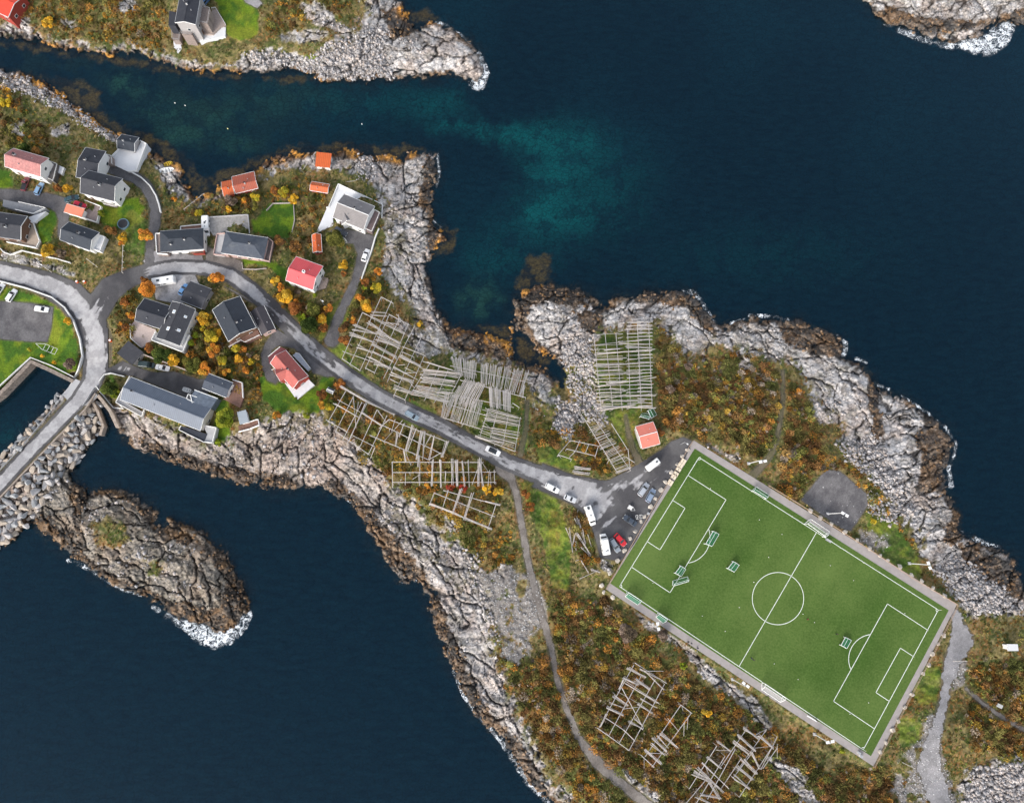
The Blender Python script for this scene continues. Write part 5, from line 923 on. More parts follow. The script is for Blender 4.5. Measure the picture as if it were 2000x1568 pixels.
TREES = [(285,457,14,'orange','fiery orange tree west of the white and red hip roofed house'),(240,463,9,'gold','small gold tree on the strip between lawn and drive'),(238,474,6,'orange','thin orange bush below the small gold tree'),(92,490,13,'gold','yellow orange tree behind the zigzag garden wall'),(120,497,9,'bare','bare brown shrub beside the yellow orange tree'),
 (423,545,15,'orange','large orange tree at the road bend above the dark garages'),(286,566,15,'orange','orange tree inside the road bend west of the long white caravan'),(280,548,9,'rust','rust top of bush nudging the road bend'),(254,615,9,'orange','orange bush left of the skylight house'),(243,590,8,'rust','rust bush by the junction kerb'),(245,640,8,'rust','low rust bush below the left orange bush'),(236,633,4,'orange','tiny bright orange bush by the junction'),(132,627,8,'gold','lone gold tree on the lawn by the quay'),(82,695,4,'gold','little yellow bush south of the boat trailer'),(107,707,4,'gold','little orange bush near the quay lawn edge'),(57,683,4,'yellow','little yellow bush west of the boat trailer'),(138,712,11,'bare','bare pinkish shrub at the quay lawn corner'),
 (400,622,13,'gold','gold tree between the two dark roofed houses'),(413,655,14,'yellow','yellow brown tree below the gold tree between dark roofs'),(425,650,9,'gold','gold side crown east of the yellow brown tree'),(395,640,6,'yellow','slim yellow shrub behind the skylight house balcony'),(383,655,6,'lime','lime shrub beside the paved strip of the skylight house'),(373,670,7,'lime','bright lime shrub at the balcony corner of the skylight house'),
 (338,703,12,'gold','orange gold tree above the parked silver car'),(400,720,13,'orange','round orange tree north of the slate blue outbuilding'),(315,692,16,'green','spreading green shrub behind the retaining wall'),(293,680,10,'rust','rust shrub at the corner of the patio'),(375,712,16,'olive','olive tree between the two orange trees'),
 (418,684,13,'orange','orange tree in the middle of the slope garden'),(433,704,10,'yellow','yellow shrub on the slope garden'),(442,728,8,'orange','small orange shrub above the brown deck'),(460,682,9,'yellow','yellow tree above the brick red roofed house drive'),(474,681,8,'orange','orange bush beside the yellow tree above the drive'),(467,700,9,'gold','gold bush below the yellow tree above the drive'),(479,724,7,'orange','orange bush at the west edge of the round drive'),(489,707,7,'yellow','pale yellow shrub west of the round drive'),(489,693,7,'bare','greyish shrub west of the round drive'),
 (538,548,9,'gold','narrow gold tree at the top of the roadside row'),(548,562,8,'orange','orange crown second in the roadside row'),(553,580,15,'gold','big golden tree in the roadside row below the coral roofed house'),(575,600,14,'rust','rust gold tree in the roadside row'),(580,592,8,'orange','orange clump on top of the rust gold roadside tree'),(590,620,9,'lime','yellow green tree in the roadside row'),(613,604,14,'olive','olive round tree south of the coral roofed house'),(605,637,17,'green','large dark green tree at the lane junction'),(629,622,10,'gold','round gold tree beside the olive tree'),(641,601,9,'orange','small orange tree with a white lamp in front'),(632,640,9,'rust','rust shrub at the lane junction'),
 (672,519,11,'gold','gold orange tree on the lawn west of the side lane'),(672,535,6,'rust','rust tail below the lawn tree west of the side lane'),(650,467,19,'olive','large round green tree beside the small red shed'),(545,470,12,'brown','brown tree at the south tip of the green garden'),(575,483,13,'brown','brown gold tree above the coral roofed house'),(573,388,10,'gold','orange tree at the top right corner of the green garden'),(555,375,11,'yellow','yellow brown shrub north of the green garden'),(536,372,9,'rust','rust shrub east of the boat sheds'),
 (446,408,7,'gold','bright orange shrub north of the concrete yard'),(388,417,8,'yellow','yellow shrub north of the white motorhome'),(340,390,6,'orange','small orange shrub near the cove'),(478,392,7,'orange','orange shrub just below the boat sheds'),(450,392,12,'bare','pinkish brown thicket below the boat sheds'),(500,385,10,'yellow','yellow thicket right of the boat sheds'),(498,402,8,'olive','olive thicket at the west end of the green garden'),
 (718,596,14,'gold','gold orange tree at the top of the drying racks'),(702,583,9,'orange','orange bush above the side lane'),(690,625,8,'orange','orange bush west of the first drying rack'),(672,638,11,'brown','brown bush beside the side lane'),(672,665,12,'rust','orange brown bush at the lane corner'),(715,553,9,'rust','rust bush below the end of the lane wall'),(735,563,12,'yellow','yellow brown bush on the cliff edge'),(738,530,9,'orange','orange bush on the cliff beside the lane wall'),(710,562,6,'lime','lime shrub at the end of the lane wall'),(820,632,6,'gold','little bright orange bush on the rocks above the cove'),
 (214,762,15,'green','dark green tree in the corner garden of the long building'),(225,768,9,'lime','yellow green tree in the corner garden of the long building'),(440,818,19,'lime','large yellow green tree east of the long building'),(425,865,8,'lime','yellow green shrub on the small lawn above the shore'),(115,367,9,'rust','orange shrub east of the blue parked car'),(133,368,10,'gold','yellow orange shrub beside the black roofed house'),(70,300,13,'brown','orange brown bush behind the pink roofed house'),(45,290,12,'green','dark bush behind the pink roofed house'),(10,200,10,'yellow','yellow shrub at the left edge above the inlet'),(20,190,6,'gold','gold shrub at the left edge above the inlet'),(95,45,12,'gold','orange bush on the north headland'),
 (198,418,8,'lime','clipped lime hedge beside the garage patio'),(215,450,11,'brown','brown shrub south of the sunken lawn'),(1290,842,9,'rust','rust bush hard against the salmon roofed shed'),(952,955,9,'gold','gold orange bush below the horizontal drying rack'),(973,960,9,'gold','gold bush beside the gravel path junction'),(880,950,9,'red','crimson bush below the horizontal drying rack'),(905,953,9,'red','dark crimson bush right of the first crimson one'),(1028,965,9,'rust','salmon brown shrub east of the gravel path'),(1035,990,9,'rust','lower salmon brown shrub east of the gravel path'),(835,948,6,'orange','small orange bush below the horizontal rack'),(628,770,10,'rust','orange brown hedge bush west of the tiny shed'),(630,790,8,'orange','orange hedge bush southwest of the tiny shed'),(650,788,7,'green','green bush south of the tiny shed'),(664,752,11,'rust','rust bush east of the tiny shed'),(642,797,9,'yellow','yellow shrub by the lower drying rack'),(540,812,8,'orange','orange bush on the rocks below the round lawn'),(600,810,7,'lime','lime shrub at the foot of the round lawn'),(615,578,5,'lime','bright lime shrub in front of the coral roofed house'),(582,570,6,'bare','pale bare shrub in front of the coral roofed house'),
 (1705,1018,6,'yellow','yellow shrub among pale stones east of the dark gravel lot'),(1310,760,9,'bare','bare pinkish tree right of the big drying rack'),(1345,715,8,'bare','bare grey twiggy bush on the hill'),(1225,1235,16,'bare','pinkish grey leafless thicket below the pitch'),(1295,1240,10,'bare','bare twiggy shrub below the pitch walkway'),(1335,1300,7,'lime','yellow green bush in the scrub below the pitch'),(1380,1390,9,'gold','gold orange bush in the lower scrub'),(1643,1466,5,'lime','lime yellow bush by the rocks below the pitch')]
for u, v, r, k, lb in TREES:
    sh = r < 8.5 or any(w in lb for w in ('shrub', 'bush', 'hedge', 'thicket', 'tail'))
    tree(u, v, r*1.08, k, lb, 'shrub' if sh else 'tree')
# dense scrub, heather and tall grass that nobody could count
def scatter(mask, n, seed, step=1.0):
    r = np.random.RandomState(seed); p = mask.ravel().astype(float); p = p/p.sum(); idx = r.choice(p.size, n, p=p)
    u = UU.ravel()[idx]+r.uniform(-1, 1, n)*ST; v = VV.ravel()[idx]+r.uniform(-1, 1, n)*ST; return u, v, r

vis = (UU > -120) & (UU < 2120) & (VV > -120) & (VV < 1690)
free = (rd_mask < -3) & (sdf(APRON, 60) < -2) & (rock < .5) & (cst > 6) & (lawn < .6) & (gr < .4) & vis
def scrubmesh(name, mask, n, nl, rr, hh, pals, seed, ls=(.26, .5), dark=.5):
    u, v, r = scatter(mask*free, n, seed); z = lookup(Z, u, v); X_, Y_ = P(u, v, z)
    nn = fbm(u, v, 26, 3, 3); n2 = fbm(u, v, 9, 2, 5); k = np.clip(((nn-.3)/.4*len(pals)+(r.rand(n)-.5)*.7), 0, len(pals)-.01).astype(int)
    base = np.array(pals)[k]*(.55+.7*r.rand(n, 1))*(.55+.9*sstep(.3, .7, fbm(u, v, 13, 3, 4)))[:, None]; rad = rr[0]+(rr[1]-rr[0])*r.rand(n)**1.5; hgt = hh[0]+(hh[1]-hh[0])*r.rand(n)
    d = r.normal(size=(n, nl, 3)); d /= np.linalg.norm(d, axis=2)[..., None]; d[..., 2] = np.abs(d[..., 2]); q = .55+.5*r.rand(n, nl, 1)
    ctr = np.stack([X_, Y_, z], 1)[:, None]+d*q*np.stack([rad, rad, hgt], 1)[:, None]
    cc = base[:, None]*(.78+.45*r.rand(n, nl, 1)); sz = ls[0]+(ls[1]-ls[0])*r.rand(n*nl)
    V_, F_, K_ = leafmesh(ctr.reshape(-1, 3), sz, cc.reshape(-1, 3)); return tag(link(name, mesh_np(name, V_, F_, [leaf_m], {'Col': K_})), kind='stuff')
SP = [(.17,.15,.045),(.17,.10,.04),(.21,.11,.04),(.14,.11,.035),(.30,.145,.035),(.24,.15,.05),(.26,.21,.16),(.34,.22,.04),(.19,.19,.05),(.20,.10,.04),(.13,.14,.04)]
scrubmesh('autumn_scrub', scr, 7500, 28, (.4, 1.1), (.4, 1.2), SP, 5)
scrubmesh('bushy_scrub', scr+scr2*.5, 1500, 110, (1.0, 2.1), (1.0, 2.2), SP+[(.34,.15,.03),(.10,.10,.03)], 15, (.28, .5))
scrubmesh('heather', scr2, 5200, 24, (.3, 1.0), (.3, .9), [(.13,.12,.03),(.22,.13,.03),(.15,.08,.03),(.30,.15,.03),(.20,.17,.05),(.34,.18,.03),(.10,.11,.025)], 6)
scrubmesh('tall_grass', (1-scr)*(1-.6*scr2), 12000, 12, (.2, .7), (.12, .4), [(.22,.18,.06),(.13,.14,.03),(.09,.12,.025),(.26,.20,.08),(.16,.12,.03),(.20,.10,.03)], 8, (.2, .42))
# ------------------------------------------------------------------ stones
def rockmesh(seed, n=14, flat=.75):
    r = random.Random(seed); bm = bmesh.new()
    for i in range(n):
        v = Vector((r.gauss(0,1), r.gauss(0,1), r.gauss(0,1))).normalized(); v = Vector((max(-.72, min(.72, v.x))*1.25, max(-.7, min(.7, v.y)), max(-.6, min(.6, v.z))*flat)); bm.verts.new(v)
    bmesh.ops.convex_hull(bm, input=bm.verts); bmesh.ops.delete(bm, geom=[v for v in bm.verts if not v.link_faces], context='VERTS')
    bmesh.ops.bevel(bm, geom=bm.edges[:], offset=.05, segments=1, affect='EDGES'); bm.normal_update(); return bm
rockmats = [mat('boulder stone', (.40,.385,.38), .9, .25, 1.6, .6, 6, stain=.2), mat('boulder grey stone', (.30,.31,.32), .9, .25, 1.6, .6, 6, stain=.2), mat('boulder tan stone', (.40,.34,.28), .9, .25, 1.6, .6, 6, stain=.2)]
RM = []
for i in range(9):
    bm = rockmesh(i+3); me = bpy.data.meshes.new('boulder'); bm.to_mesh(me); bm.free(); me.materials.append(rockmats[i % 3]); RM.append(me)
BZ = [(198,782),(190,800),(201,832),(193,852),(166,882),(148,908),(120,930),(100,960),(82,985),(60,1018),(45,1030),(25,1052),(0,1070),(-90,1130),(-90,1060),(-30,1008),(15,965),(60,918),(110,862),(150,818),(178,786)]
BZ2 = [(128,772),(114,772),(76,815),(40,850),(0,895),(-60,950),(-60,968),(0,915),(45,870),(90,815)]
def inpoly(p, poly):
    x, y = p; c = False; n = len(poly)
    for i in range(n):
        (x0, y0), (x1, y1) = poly[i], poly[(i+1) % n]
        if (y0 > y) != (y1 > y) and x < (x1-x0)*(y-y0)/(y1-y0)+x0: c = not c
    return c
rr = random.Random(5); pts = []
for poly, dmin, cap in ((BZ, 9.5, 235), (BZ2, 7.5, 60)):
    cnt = 0; us = [p[0] for p in poly]; vs = [p[1] for p in poly]
    for _ in range(9000):
        p = (rr.uniform(min(us), max(us)), rr.uniform(min(vs), max(vs)))
        if cnt < cap and inpoly(p, poly) and all((p[0]-q[0])**2+(p[1]-q[1])**2 > dmin*dmin for q in pts): pts.append(p); cnt += 1
BZD = min
for u, v in pts:
    o = link('boulder', rr.choice(RM)); z = max(zg(u, v), -.2)
    o.location = P3(u, v, z+.45); s = rr.uniform(.95, 1.55); o.scale = (s*rr.uniform(.9, 1.25), s*rr.uniform(.75, 1), s*rr.uniform(.8, 1.1)); o.rotation_euler = (rr.uniform(-.5, .5), rr.uniform(-.5, .5), rr.uniform(0, 6.3))
    tag(o, 'angular grey armour boulder heaped on the causeway slope', 'boulder', 'boulders piled along the causeway')
def stones(name, mask, n, smin, smax, seed, cols):
    u, v, r = scatter(mask, n, seed); z = lookup(Z, u, v); X_, Y_ = P(u, v, z); s = smin+(smax-smin)*r.rand(n)**2.5
    ico = np.array([(-.5,-.5,-.3),(.5,-.45,-.3),(.55,.5,-.3),(-.45,.5,-.3),(-.35,-.4,.35),(.4,-.3,.4),(.3,.38,.33),(-.4,.33,.38)]); fc = np.array([(3,2,1,0),(4,5,6,7),(0,1,5,4),(1,2,6,5),(2,3,7,6),(3,0,4,7)])
    a = r.rand(n)*6.283; V_ = ico[None]*(1+.35*(r.rand(n, 8, 3)-.5)*2)*s[:, None, None]*np.stack([1+.4*r.rand(n), np.ones(n), .7+.4*r.rand(n)], 1)[:, None]
    c, s_ = np.cos(a)[:, None], np.sin(a)[:, None]; x = V_[..., 0]*c-V_[..., 1]*s_; y = V_[..., 0]*s_+V_[..., 1]*c
    V_ = np.stack([x+X_[:, None], y+Y_[:, None], V_[..., 2]+z[:, None]+.1*s[:, None]], -1).reshape(-1, 3)
    F_ = (np.arange(n)[:, None, None]*8+fc[None]).reshape(-1, 4); K_ = np.repeat(np.array(cols)[r.randint(len(cols), size=n)]*(.75+.5*r.rand(n, 1)), 8, 0)
    return tag(link(name, mesh_np(name, V_, F_, [attrmat(name+' stone', .9, 3, .2, .4, .1)], {'Col': K_})), kind='stuff')
notpitch = (rd_mask < -2) & (sdf(APRON, 60) < -2) & vis & (gr < .3)
GC = [(.42,.40,.40),(.36,.35,.355),(.46,.42,.40),(.27,.26,.265),(.38,.33,.30)]
stones('beach_stones', deb*notpitch*(cst > 3)*(1-.6*((UU > 870) & (UU < 1010) & (VV > 1050))), 11000, .25, .95, 21, GC)
stones('rock_rubble', rock*notpitch*(cst > 14)*(1-dk)*sstep(.48, .6, N4)+pms(OUTCROP, 3, 6)*.3*notpitch, 3500, .25, .9, 22, GC)
stones('tidal_stones', rock*notpitch*(dk > .4)*(cst > -3), 2500, .3, 1.0, 23, [(.10,.07,.05),(.18,.11,.06),(.05,.045,.04),(.26,.18,.12)])
stones('gravel_scatter', (gr*(cst > 5)+pms([AREAS['dark_gravel_lot'][0]], 2, 2)*.04)*vis*(sdf(APRON, 60) < -2), 2500, .15, .4, 24, [(.5,.5,.5),(.35,.34,.34)])
EDGE = T(1060,780,6.125,[(1735,605),(1670,675),(1610,775),(1540,875),(1470,985),(1415,1080),(1350,1190),(1290,1285),(1220,1400),(1180,1460)])+T(1040,900,6.125,[(1230,840),(1170,930),(1100,1068),(1018,1190),(925,1335)])+T(1160,1080,4.9,[(72,310),(92,372),(178,422),(150,185)])+T(1500,1160,4.9,[(1675,390),(1630,475),(1572,570),(1535,675),(1487,758),(1380,962),(1310,1085),(1250,1210),(1190,1300),(1132,1420),(1075,1508)])+T(1560,880,4.9,[(113,578),(205,638),(315,700),(440,780),(562,858),(675,932),(780,1005),(850,1050),(965,1112),(1075,1190),(1178,1250),(1285,1320),(1398,1388)])
EM = mat('pale kerb stone', (.44,.40,.35), .9, .2, 2, .4, 5)
EMe = []
for i in range(4):
    bm = rockmesh(50+i, 16, .8); me = bpy.data.meshes.new('edge_boulder'); bm.to_mesh(me); bm.free(); me.materials.append(EM); EMe.append(me)
for i, (u, v) in enumerate(EDGE):
    o = link('edge_boulder', EMe[i % 4]); o.location = P3(u, v, max(zgs(u, v), PZ-.3)+.25); s = rr.uniform(.75, 1.05); o.scale = (s, s, s*.8); o.rotation_euler = (0, 0, rr.uniform(0, 6))
    tag(o, 'pale boulder set in the row around the pitch walkway', 'boulder', 'boulders edging the pitch walkway')
# ------------------------------------------------------------------ fish drying racks
pole_m = [mat('silver pole wood', (.48,.45,.435), .85, .15, 2), mat('grey pole wood', (.40,.37,.35), .85, .15, 2), mat('pale pole wood', (.56,.50,.46), .85, .12, 2)]
PR = random.Random(9)
class Rack:
    def __init__(s, label, t, hh=3.0, name='drying_rack', cat='drying rack', group='fish drying racks'):
        s.x0, s.y0, s.s = t; s.hh = hh; s.beams = []; s.poles = []; s.label = label; s.name = name; s.cat = cat; s.group = group
    def pt(s, x, y): return (s.x0+x/s.s, s.y0+y/s.s)
    def beam(s, *a):
        for x0, y0, x1, y1 in a: s.beams.append((s.pt(x0, y0), s.pt(x1, y1)))
        return s
    def bun(s, *a, spread=None):
        for q in a:
            x0, y0, x1, y1 = q[:4]; n = q[4] if len(q) > 4 else 1; sp = (q[5] if len(q) > 5 else n*4.2)/s.s
            p, r = s.pt(x0, y0), s.pt(x1, y1); dx, dy = r[0]-p[0], r[1]-p[1]; L = math.hypot(dx, dy); nx, ny = -dy/L, dx/L
            for i in range(n):
                o0 = (PR.random()-.5)*sp*(1.3 if n > 1 else 0); o1 = (PR.random()-.5)*sp*(.9 if n > 1 else 0); e = PR.uniform(-.05, .05)*(n > 1); e2 = PR.uniform(-.05, .05)*(n > 1)
                s.poles.append(((p[0]+nx*o0+dx*e, p[1]+ny*o0+dy*e), (r[0]+nx*o1+dx*e2, r[1]+ny*o1+dy*e2)))
        return s
    def fill(s, a, b, c, d, n, jit=.04, groups=6):
        a, b, c, d = [s.pt(*q) for q in (a, b, c, d)]; gs = [PR.random() for _ in range(groups)]
        for i in range(n):
            t = (i+PR.uniform(-.4, .4))/n; g = min(gs, key=lambda q: abs(q-t)); t = t*.8+g*.2; t2 = t+PR.uniform(-jit, jit); t = max(0, min(1, t)); t2 = max(0, min(1, t2)); e = PR.uniform(-.04, .1); e2 = PR.uniform(-.04, .1)
            p = (a[0]+(b[0]-a[0])*t, a[1]+(b[1]-a[1])*t); r = (d[0]+(c[0]-d[0])*t2, d[1]+(c[1]-d[1])*t2); dx, dy = r[0]-p[0], r[1]-p[1]
            s.poles.append(((p[0]+dx*e, p[1]+dy*e), (r[0]-dx*e2, r[1]-dy*e2)))
        return s
    def make(s, ground=False):
        A = [q for b in s.beams+s.poles for q in b]; cu = sum(q[0] for q in A)/len(A); cv = sum(q[1] for q in A)/len(A)
        t = thing(s.name, s.label, s.cat, tuple(P3(cu, cv, zgs(cu, cv))), 0, s.group); off = t.location
        def z(q): return zgs(*q)
        for b in s.beams:
            p, q = [P3(*x, z(x)+s.hh) for x in b]; MB().bar(p, q, .12, 5, r2=.10).build('beam', pole_m[0], t, off)
            L = (q-p).length; k = max(1, round(L/5.5))
            for j in range(k+1):
                w_ = p.lerp(q, j/k); u = (b[0][0]+(b[1][0]-b[0][0])*j/k, b[0][1]+(b[1][1]-b[0][1])*j/k); dr = (q-p).normalized(); nn = Vector((-dr.y, dr.x, 0))*PR.choice((-.7, .7)); g = w_.copy(); g.z -= s.hh+.4
                MB().bar(g+nn, w_+Vector((0,0,.1)), .085, 4, r2=.07).build('post', pole_m[1], t, off)
        rest = MB(); polys = sorted(s.poles, key=lambda q: -math.hypot(q[0][0]-q[1][0], q[0][1]-q[1][1]))
        for i, b in enumerate(polys):
            dz = s.hh+.2+PR.random()*.3 if not ground else .15+PR.random()*.4
            p, q = [P3(*x, z(x)+dz) for x in b]; r = PR.uniform(.06, .095)
            if i < 99: MB().bar(p, q, r, 5, r2=r*.7).build('pole', pole_m[i % 3], t, off)
            else: rest.bar(p, q, r, 5, r2=r*.7)
        if rest.v: tag(rest.build('pole', pole_m[0], t, off), kind='stuff')
        return t
T1 = (620,560,4.667); T2 = (480,640,6.125); T3 = (740,840,6.125); T4 = (740,680,6.125); T5 = (1060,620,6.125); T6 = (1060,780,6.125); T7 = (1120,1260,5.0); T8 = (1040,900,6.125)
Rack('tall sparse rack nearest the side lane, thick pole bundles fanned over parallel beams', T1).beam((410,235,225,655),(580,95,295,712),(675,130,390,760),(830,335,700,640),(745,290,520,785),(655,255,440,740),(225,655,390,765),(435,740,525,785),(410,235,520,290),(580,92,690,150),(650,250,840,350),(700,640,605,830)) \
 .bun((330,350,550,435,5),(320,395,545,430,4),(295,430,520,515,7),(455,325,575,390,6),(545,400,755,520,8),(550,450,755,555,8),(530,485,740,545,4),(360,540,500,600,7),(505,530,720,640,7),(500,590,690,680,3),(240,590,520,690,3),(520,690,670,745,7),(470,640,670,740,4),(600,325,740,340,3),(600,330,800,430,4),(640,325,790,410,2),(490,230,630,240,3),(480,260,630,270,4),(490,270,600,330,5),(740,250,740,340),(720,250,800,350)).make()
Rack('rack downhill of the lane rack, two pole bundles and a Z shaped brace', T1).beam((885,360,690,740),(955,440,700,985),(975,625,800,1025),(775,545,985,630),(775,595,880,640),(660,840,740,880),(695,985,800,1030),(690,740,640,860)).bun((750,630,940,720,6),(780,650,950,740,4),(690,730,910,850,3),(665,790,870,870,9),(700,915,870,975,8),(790,785,910,785,2),(800,740,905,785),(735,715,800,710),(830,850,880,920,2)).make()
Rack('rack packed with loose nearly horizontal poles left of the densest rack', T1).beam((1030,690,860,960),(1115,720,980,1030),(1190,760,1070,1050),(1315,790,1170,1070),(960,680,1310,790)).bun((960,745,1310,790,2,8),(1000,690,1240,760,3),(860,960,1190,1045,9),(1000,1000,1200,1050,4),(1090,960,1240,970,4)).fill((960,750),(890,960),(1200,1030),(1310,790),34,.10,7).make()
D = Rack('densest rack, hundreds of steep poles in rows north of the main road', T1).beam((1210,720,1960,880),(1300,850,1900,1010),(1240,985,1790,1100),(1140,1190,1500,1300),(1220,1080,1560,1180),(1310,770,1450,800),(1780,1060,1840,1100))
D.fill((1220,635),(1470,680),(1440,860),(1260,800),34,.03,7).fill((1480,690),(1940,765),(1860,1000),(1480,880),56,.035,10).fill((1340,830),(1560,890),(1450,1110),(1220,1050),44,.05,6).fill((1560,900),(1770,950),(1770,1150),(1570,1100),42,.02,8).fill((1225,960),(1520,1050),(1450,1290),(1145,1200),46,.05,8).fill((1290,900),(1440,870),(1350,1050),(1220,1020),14,.05,3)
D.bun((1185,960,1140,1190,10,34),(1800,800,1740,760,1),(1890,900,1865,1010,6),(1640,1000,1640,1110,5)).make()
Rack('rack of flat east west poles beside the main road, below the densest rack', T1).beam((1560,1110,1480,1370),(1640,1140,1570,1400),(1740,1170,1690,1440),(1850,1190,1800,1490),(1440,1360,1800,1500)).fill((1540,1100),(1500,1230),(1840,1280),(1850,1190),13,.08,4).fill((1590,1270),(1560,1400),(1800,1480),(1840,1310),16,.04,5).fill((1510,1250),(1450,1370),(1560,1410),(1600,1280),8,.08,3).bun((1440,1360,1560,1400,5),(1560,1400,1690,1420,5),(1500,1120,1850,1200),(1530,1100,1620,1200),(1500,1220,1590,1300)).make()
Rack('long roadside rack under a heavy bundle line, opposite the lane rack', T2).beam((1195,760,1000,1100),(1290,820,1070,1250),(1390,890,1160,1340),(1570,980,1350,1460),(1690,1050,1470,1510),(1450,900,1210,1390),(1140,705,1770,1035),(1080,1240,1480,1520),(960,1100,1220,1250)).bun((1140,705,1450,885,9,26),(1450,885,1770,1035,7,18),(1060,910,1350,1070,4),(1390,1010,1640,1180,6,22),(1100,860,1370,1010),(1290,830,1320,1190,2),(1570,980,1690,1140,2),(1430,910,1240,1350,3),(1270,1280,1540,1420,2),(1350,880,1320,1050,2),(1550,1430,1490,1560,2)).make()
Rack('rack with spaced upright pole sheaves south of the road, beside the passing grey blue car', T4).beam((120,850,820,1120),(-80,860,745,1260),(-110,1040,600,1335),(600,1330,745,1250)).bun((310,900,240,1060,4),(220,1000,200,1170,5),(410,930,320,1240,9,30),(445,960,340,1240,4),(515,995,450,1330,9,28),(550,1000,520,1330,4),(625,1035,540,1190,3),(655,1050,600,1340,6),(820,1110,755,1300,9),(290,860,60,1110,2),(120,850,0,960,2),(195,850,150,1000),(300,1220,320,1360,5),(480,1280,465,1420,6),(330,1260,380,1400,2)).make()
Rack('straight level rack with upright pole sheaves above the crimson bushes', T3).beam((160,380,1250,385),(160,505,1400,500),(160,622,1400,622),(160,380,165,690),(490,360,490,655)).bun((645,350,632,660,9,30),(740,360,742,680,7,26),(880,350,880,660,6),(915,360,935,665,5),(935,355,940,665,5),(990,370,1025,670,5),(1070,360,1080,680,3),(1200,340,1190,660,6),(1215,350,1245,670,7),(1175,480,1115,650,2),(1320,480,1305,665,3),(1335,500,1340,660),(1380,475,1385,640,2),(800,490,795,650,2),(1230,380,1310,500),(320,510,315,660),(400,590,490,530),(470,510,480,640)).make()
Rack('tilted six bay rack with two crossing pole sheaves nearest the south cliff', T3).beam((665,750,1390,1035),(770,720,1450,900),(610,880,1340,1180),(665,745,600,905),(830,715,755,955),(1400,890,1300,1195)).bun((610,880,890,980,7,22),(890,980,1020,1040,2),(1020,1050,1340,1180,8,30),(985,705,880,1000,9,28),(1120,750,1020,1070,10,34),(1270,850,1450,890,8,24)).make()
J = Rack('tall grid shaped rack standing alone east of the rocky gully', T5).beam((610,200,700,1100),(745,190,840,1100),(875,190,950,1095),(1015,140,1050,1080),(1130,30,1180,1100),(1265,20,1310,1080))
J.bun((600,210,880,190),(880,190,1000,140),(1000,140,1300,110),(600,330,1300,250,4),(630,440,1350,380,4),(740,390,920,370,4),(640,500,1010,480,3),(630,570,1310,530,6),(790,600,920,580),(640,640,930,620,2),(650,690,1170,650,6),(790,770,1010,760,6),(650,830,1340,720,4),(690,810,1300,800,3),(680,890,1000,880,3),(800,850,1020,870,3),(690,940,1340,930,6),(670,1000,920,940,2),(820,1000,1220,990,5),(700,1100,1100,1040,6),(690,1060,1340,1080,5),(1060,20,1300,10,3),(1070,60,1290,60,3),(920,310,1170,320,3),(1000,350,1180,355,6),(760,790,950,770,5))
for y in range(50, 1090, 44): J.bun((1140, y, 1310, y-8+y % 5*3, 4), (1010, y+12, 1190, y+6, 2), (640 if y > 300 else 900, y+20, 960, y+12, 2))
J.make()
Rack('slanting ladder like rack beside the track to the salmon roofed shed', T6).beam((490,220,890,870),(610,220,1050,850),(820,290,1010,590),(1020,590,1045,830),(480,270,620,225),(1000,690,1100,755)).fill((545,340),(890,890),(1070,810),(720,270),30,.025,8).bun((620,400,720,300,4),(630,470,790,410,4),(690,590,870,520,4),(880,880,1060,810,5),(770,770,800,700)).make()
Rack('bare empty rack frame in rust bushes beside the stacked planks', T6, 2.0).beam((185,660,330,490),(330,490,690,560),(285,590,630,675),(445,490,390,620),(550,540,510,640),(665,560,625,690),(185,660,345,715),(390,620,320,690)).bun((330,490,350,450),(185,660,220,700)).make()
Rack('southern rack nearest the gravel path, five thick bundles across tall beams', T7).beam((590,190,250,800),(660,300,345,880),(800,330,450,945),(890,375,545,1020),(600,170,910,370),(235,805,545,1025),(320,710,500,830)).bun((530,220,700,310,7),(490,310,630,385,8,24),(605,335,745,425,9,28),(390,490,530,590,9,28),(350,560,500,610,3),(330,600,490,680,9,26),(510,360,830,570,5),(660,520,810,610,4),(630,570,770,660,8,24),(480,430,680,800,2),(540,740,680,815,6),(490,830,600,930,4),(480,330,440,430,7,22),(320,670,260,800,6),(600,710,680,790,6),(690,240,880,430,3),(480,620,640,600),(650,230,820,320,3),(430,450,680,590),(690,250,880,250)).make()
Rack('thin narrow rack in the middle of the lower scrub, four bundles at its foot', T7).beam((1050,580,700,1085),(1150,660,775,1175),(1050,580,1158,662),(660,1070,790,1190)).bun((850,855,1020,1000,6),(780,900,910,1035,8,26),(760,960,890,1065,5),(700,1020,860,1155,7,26),(920,710,1030,840),(710,1050,900,1055,2),(1080,750,1080,890,2),(690,1090,690,1200),(820,880,930,1000,3),(1060,590,1070,640),(1120,690,1110,820)).make()
Rack('rack running off the bottom edge with a jumble of wide bundles', T7).beam((1400,980,1130,1400),(1580,1010,1310,1500),(1480,1080,1200,1540),(1320,1280,1100,1540)).bun((1400,935,1535,1035,6),(1300,1095,1445,1195,7),(1260,1155,1510,1390,5),(1215,1195,1465,1430,9,28),(1170,1240,1350,1340,12,40),(1340,1330,1430,1500,9),(1240,1460,1410,1480,7),(1200,1480,1380,1560,4),(1390,1020,1530,1025),(1280,1150,1330,1280)).make()
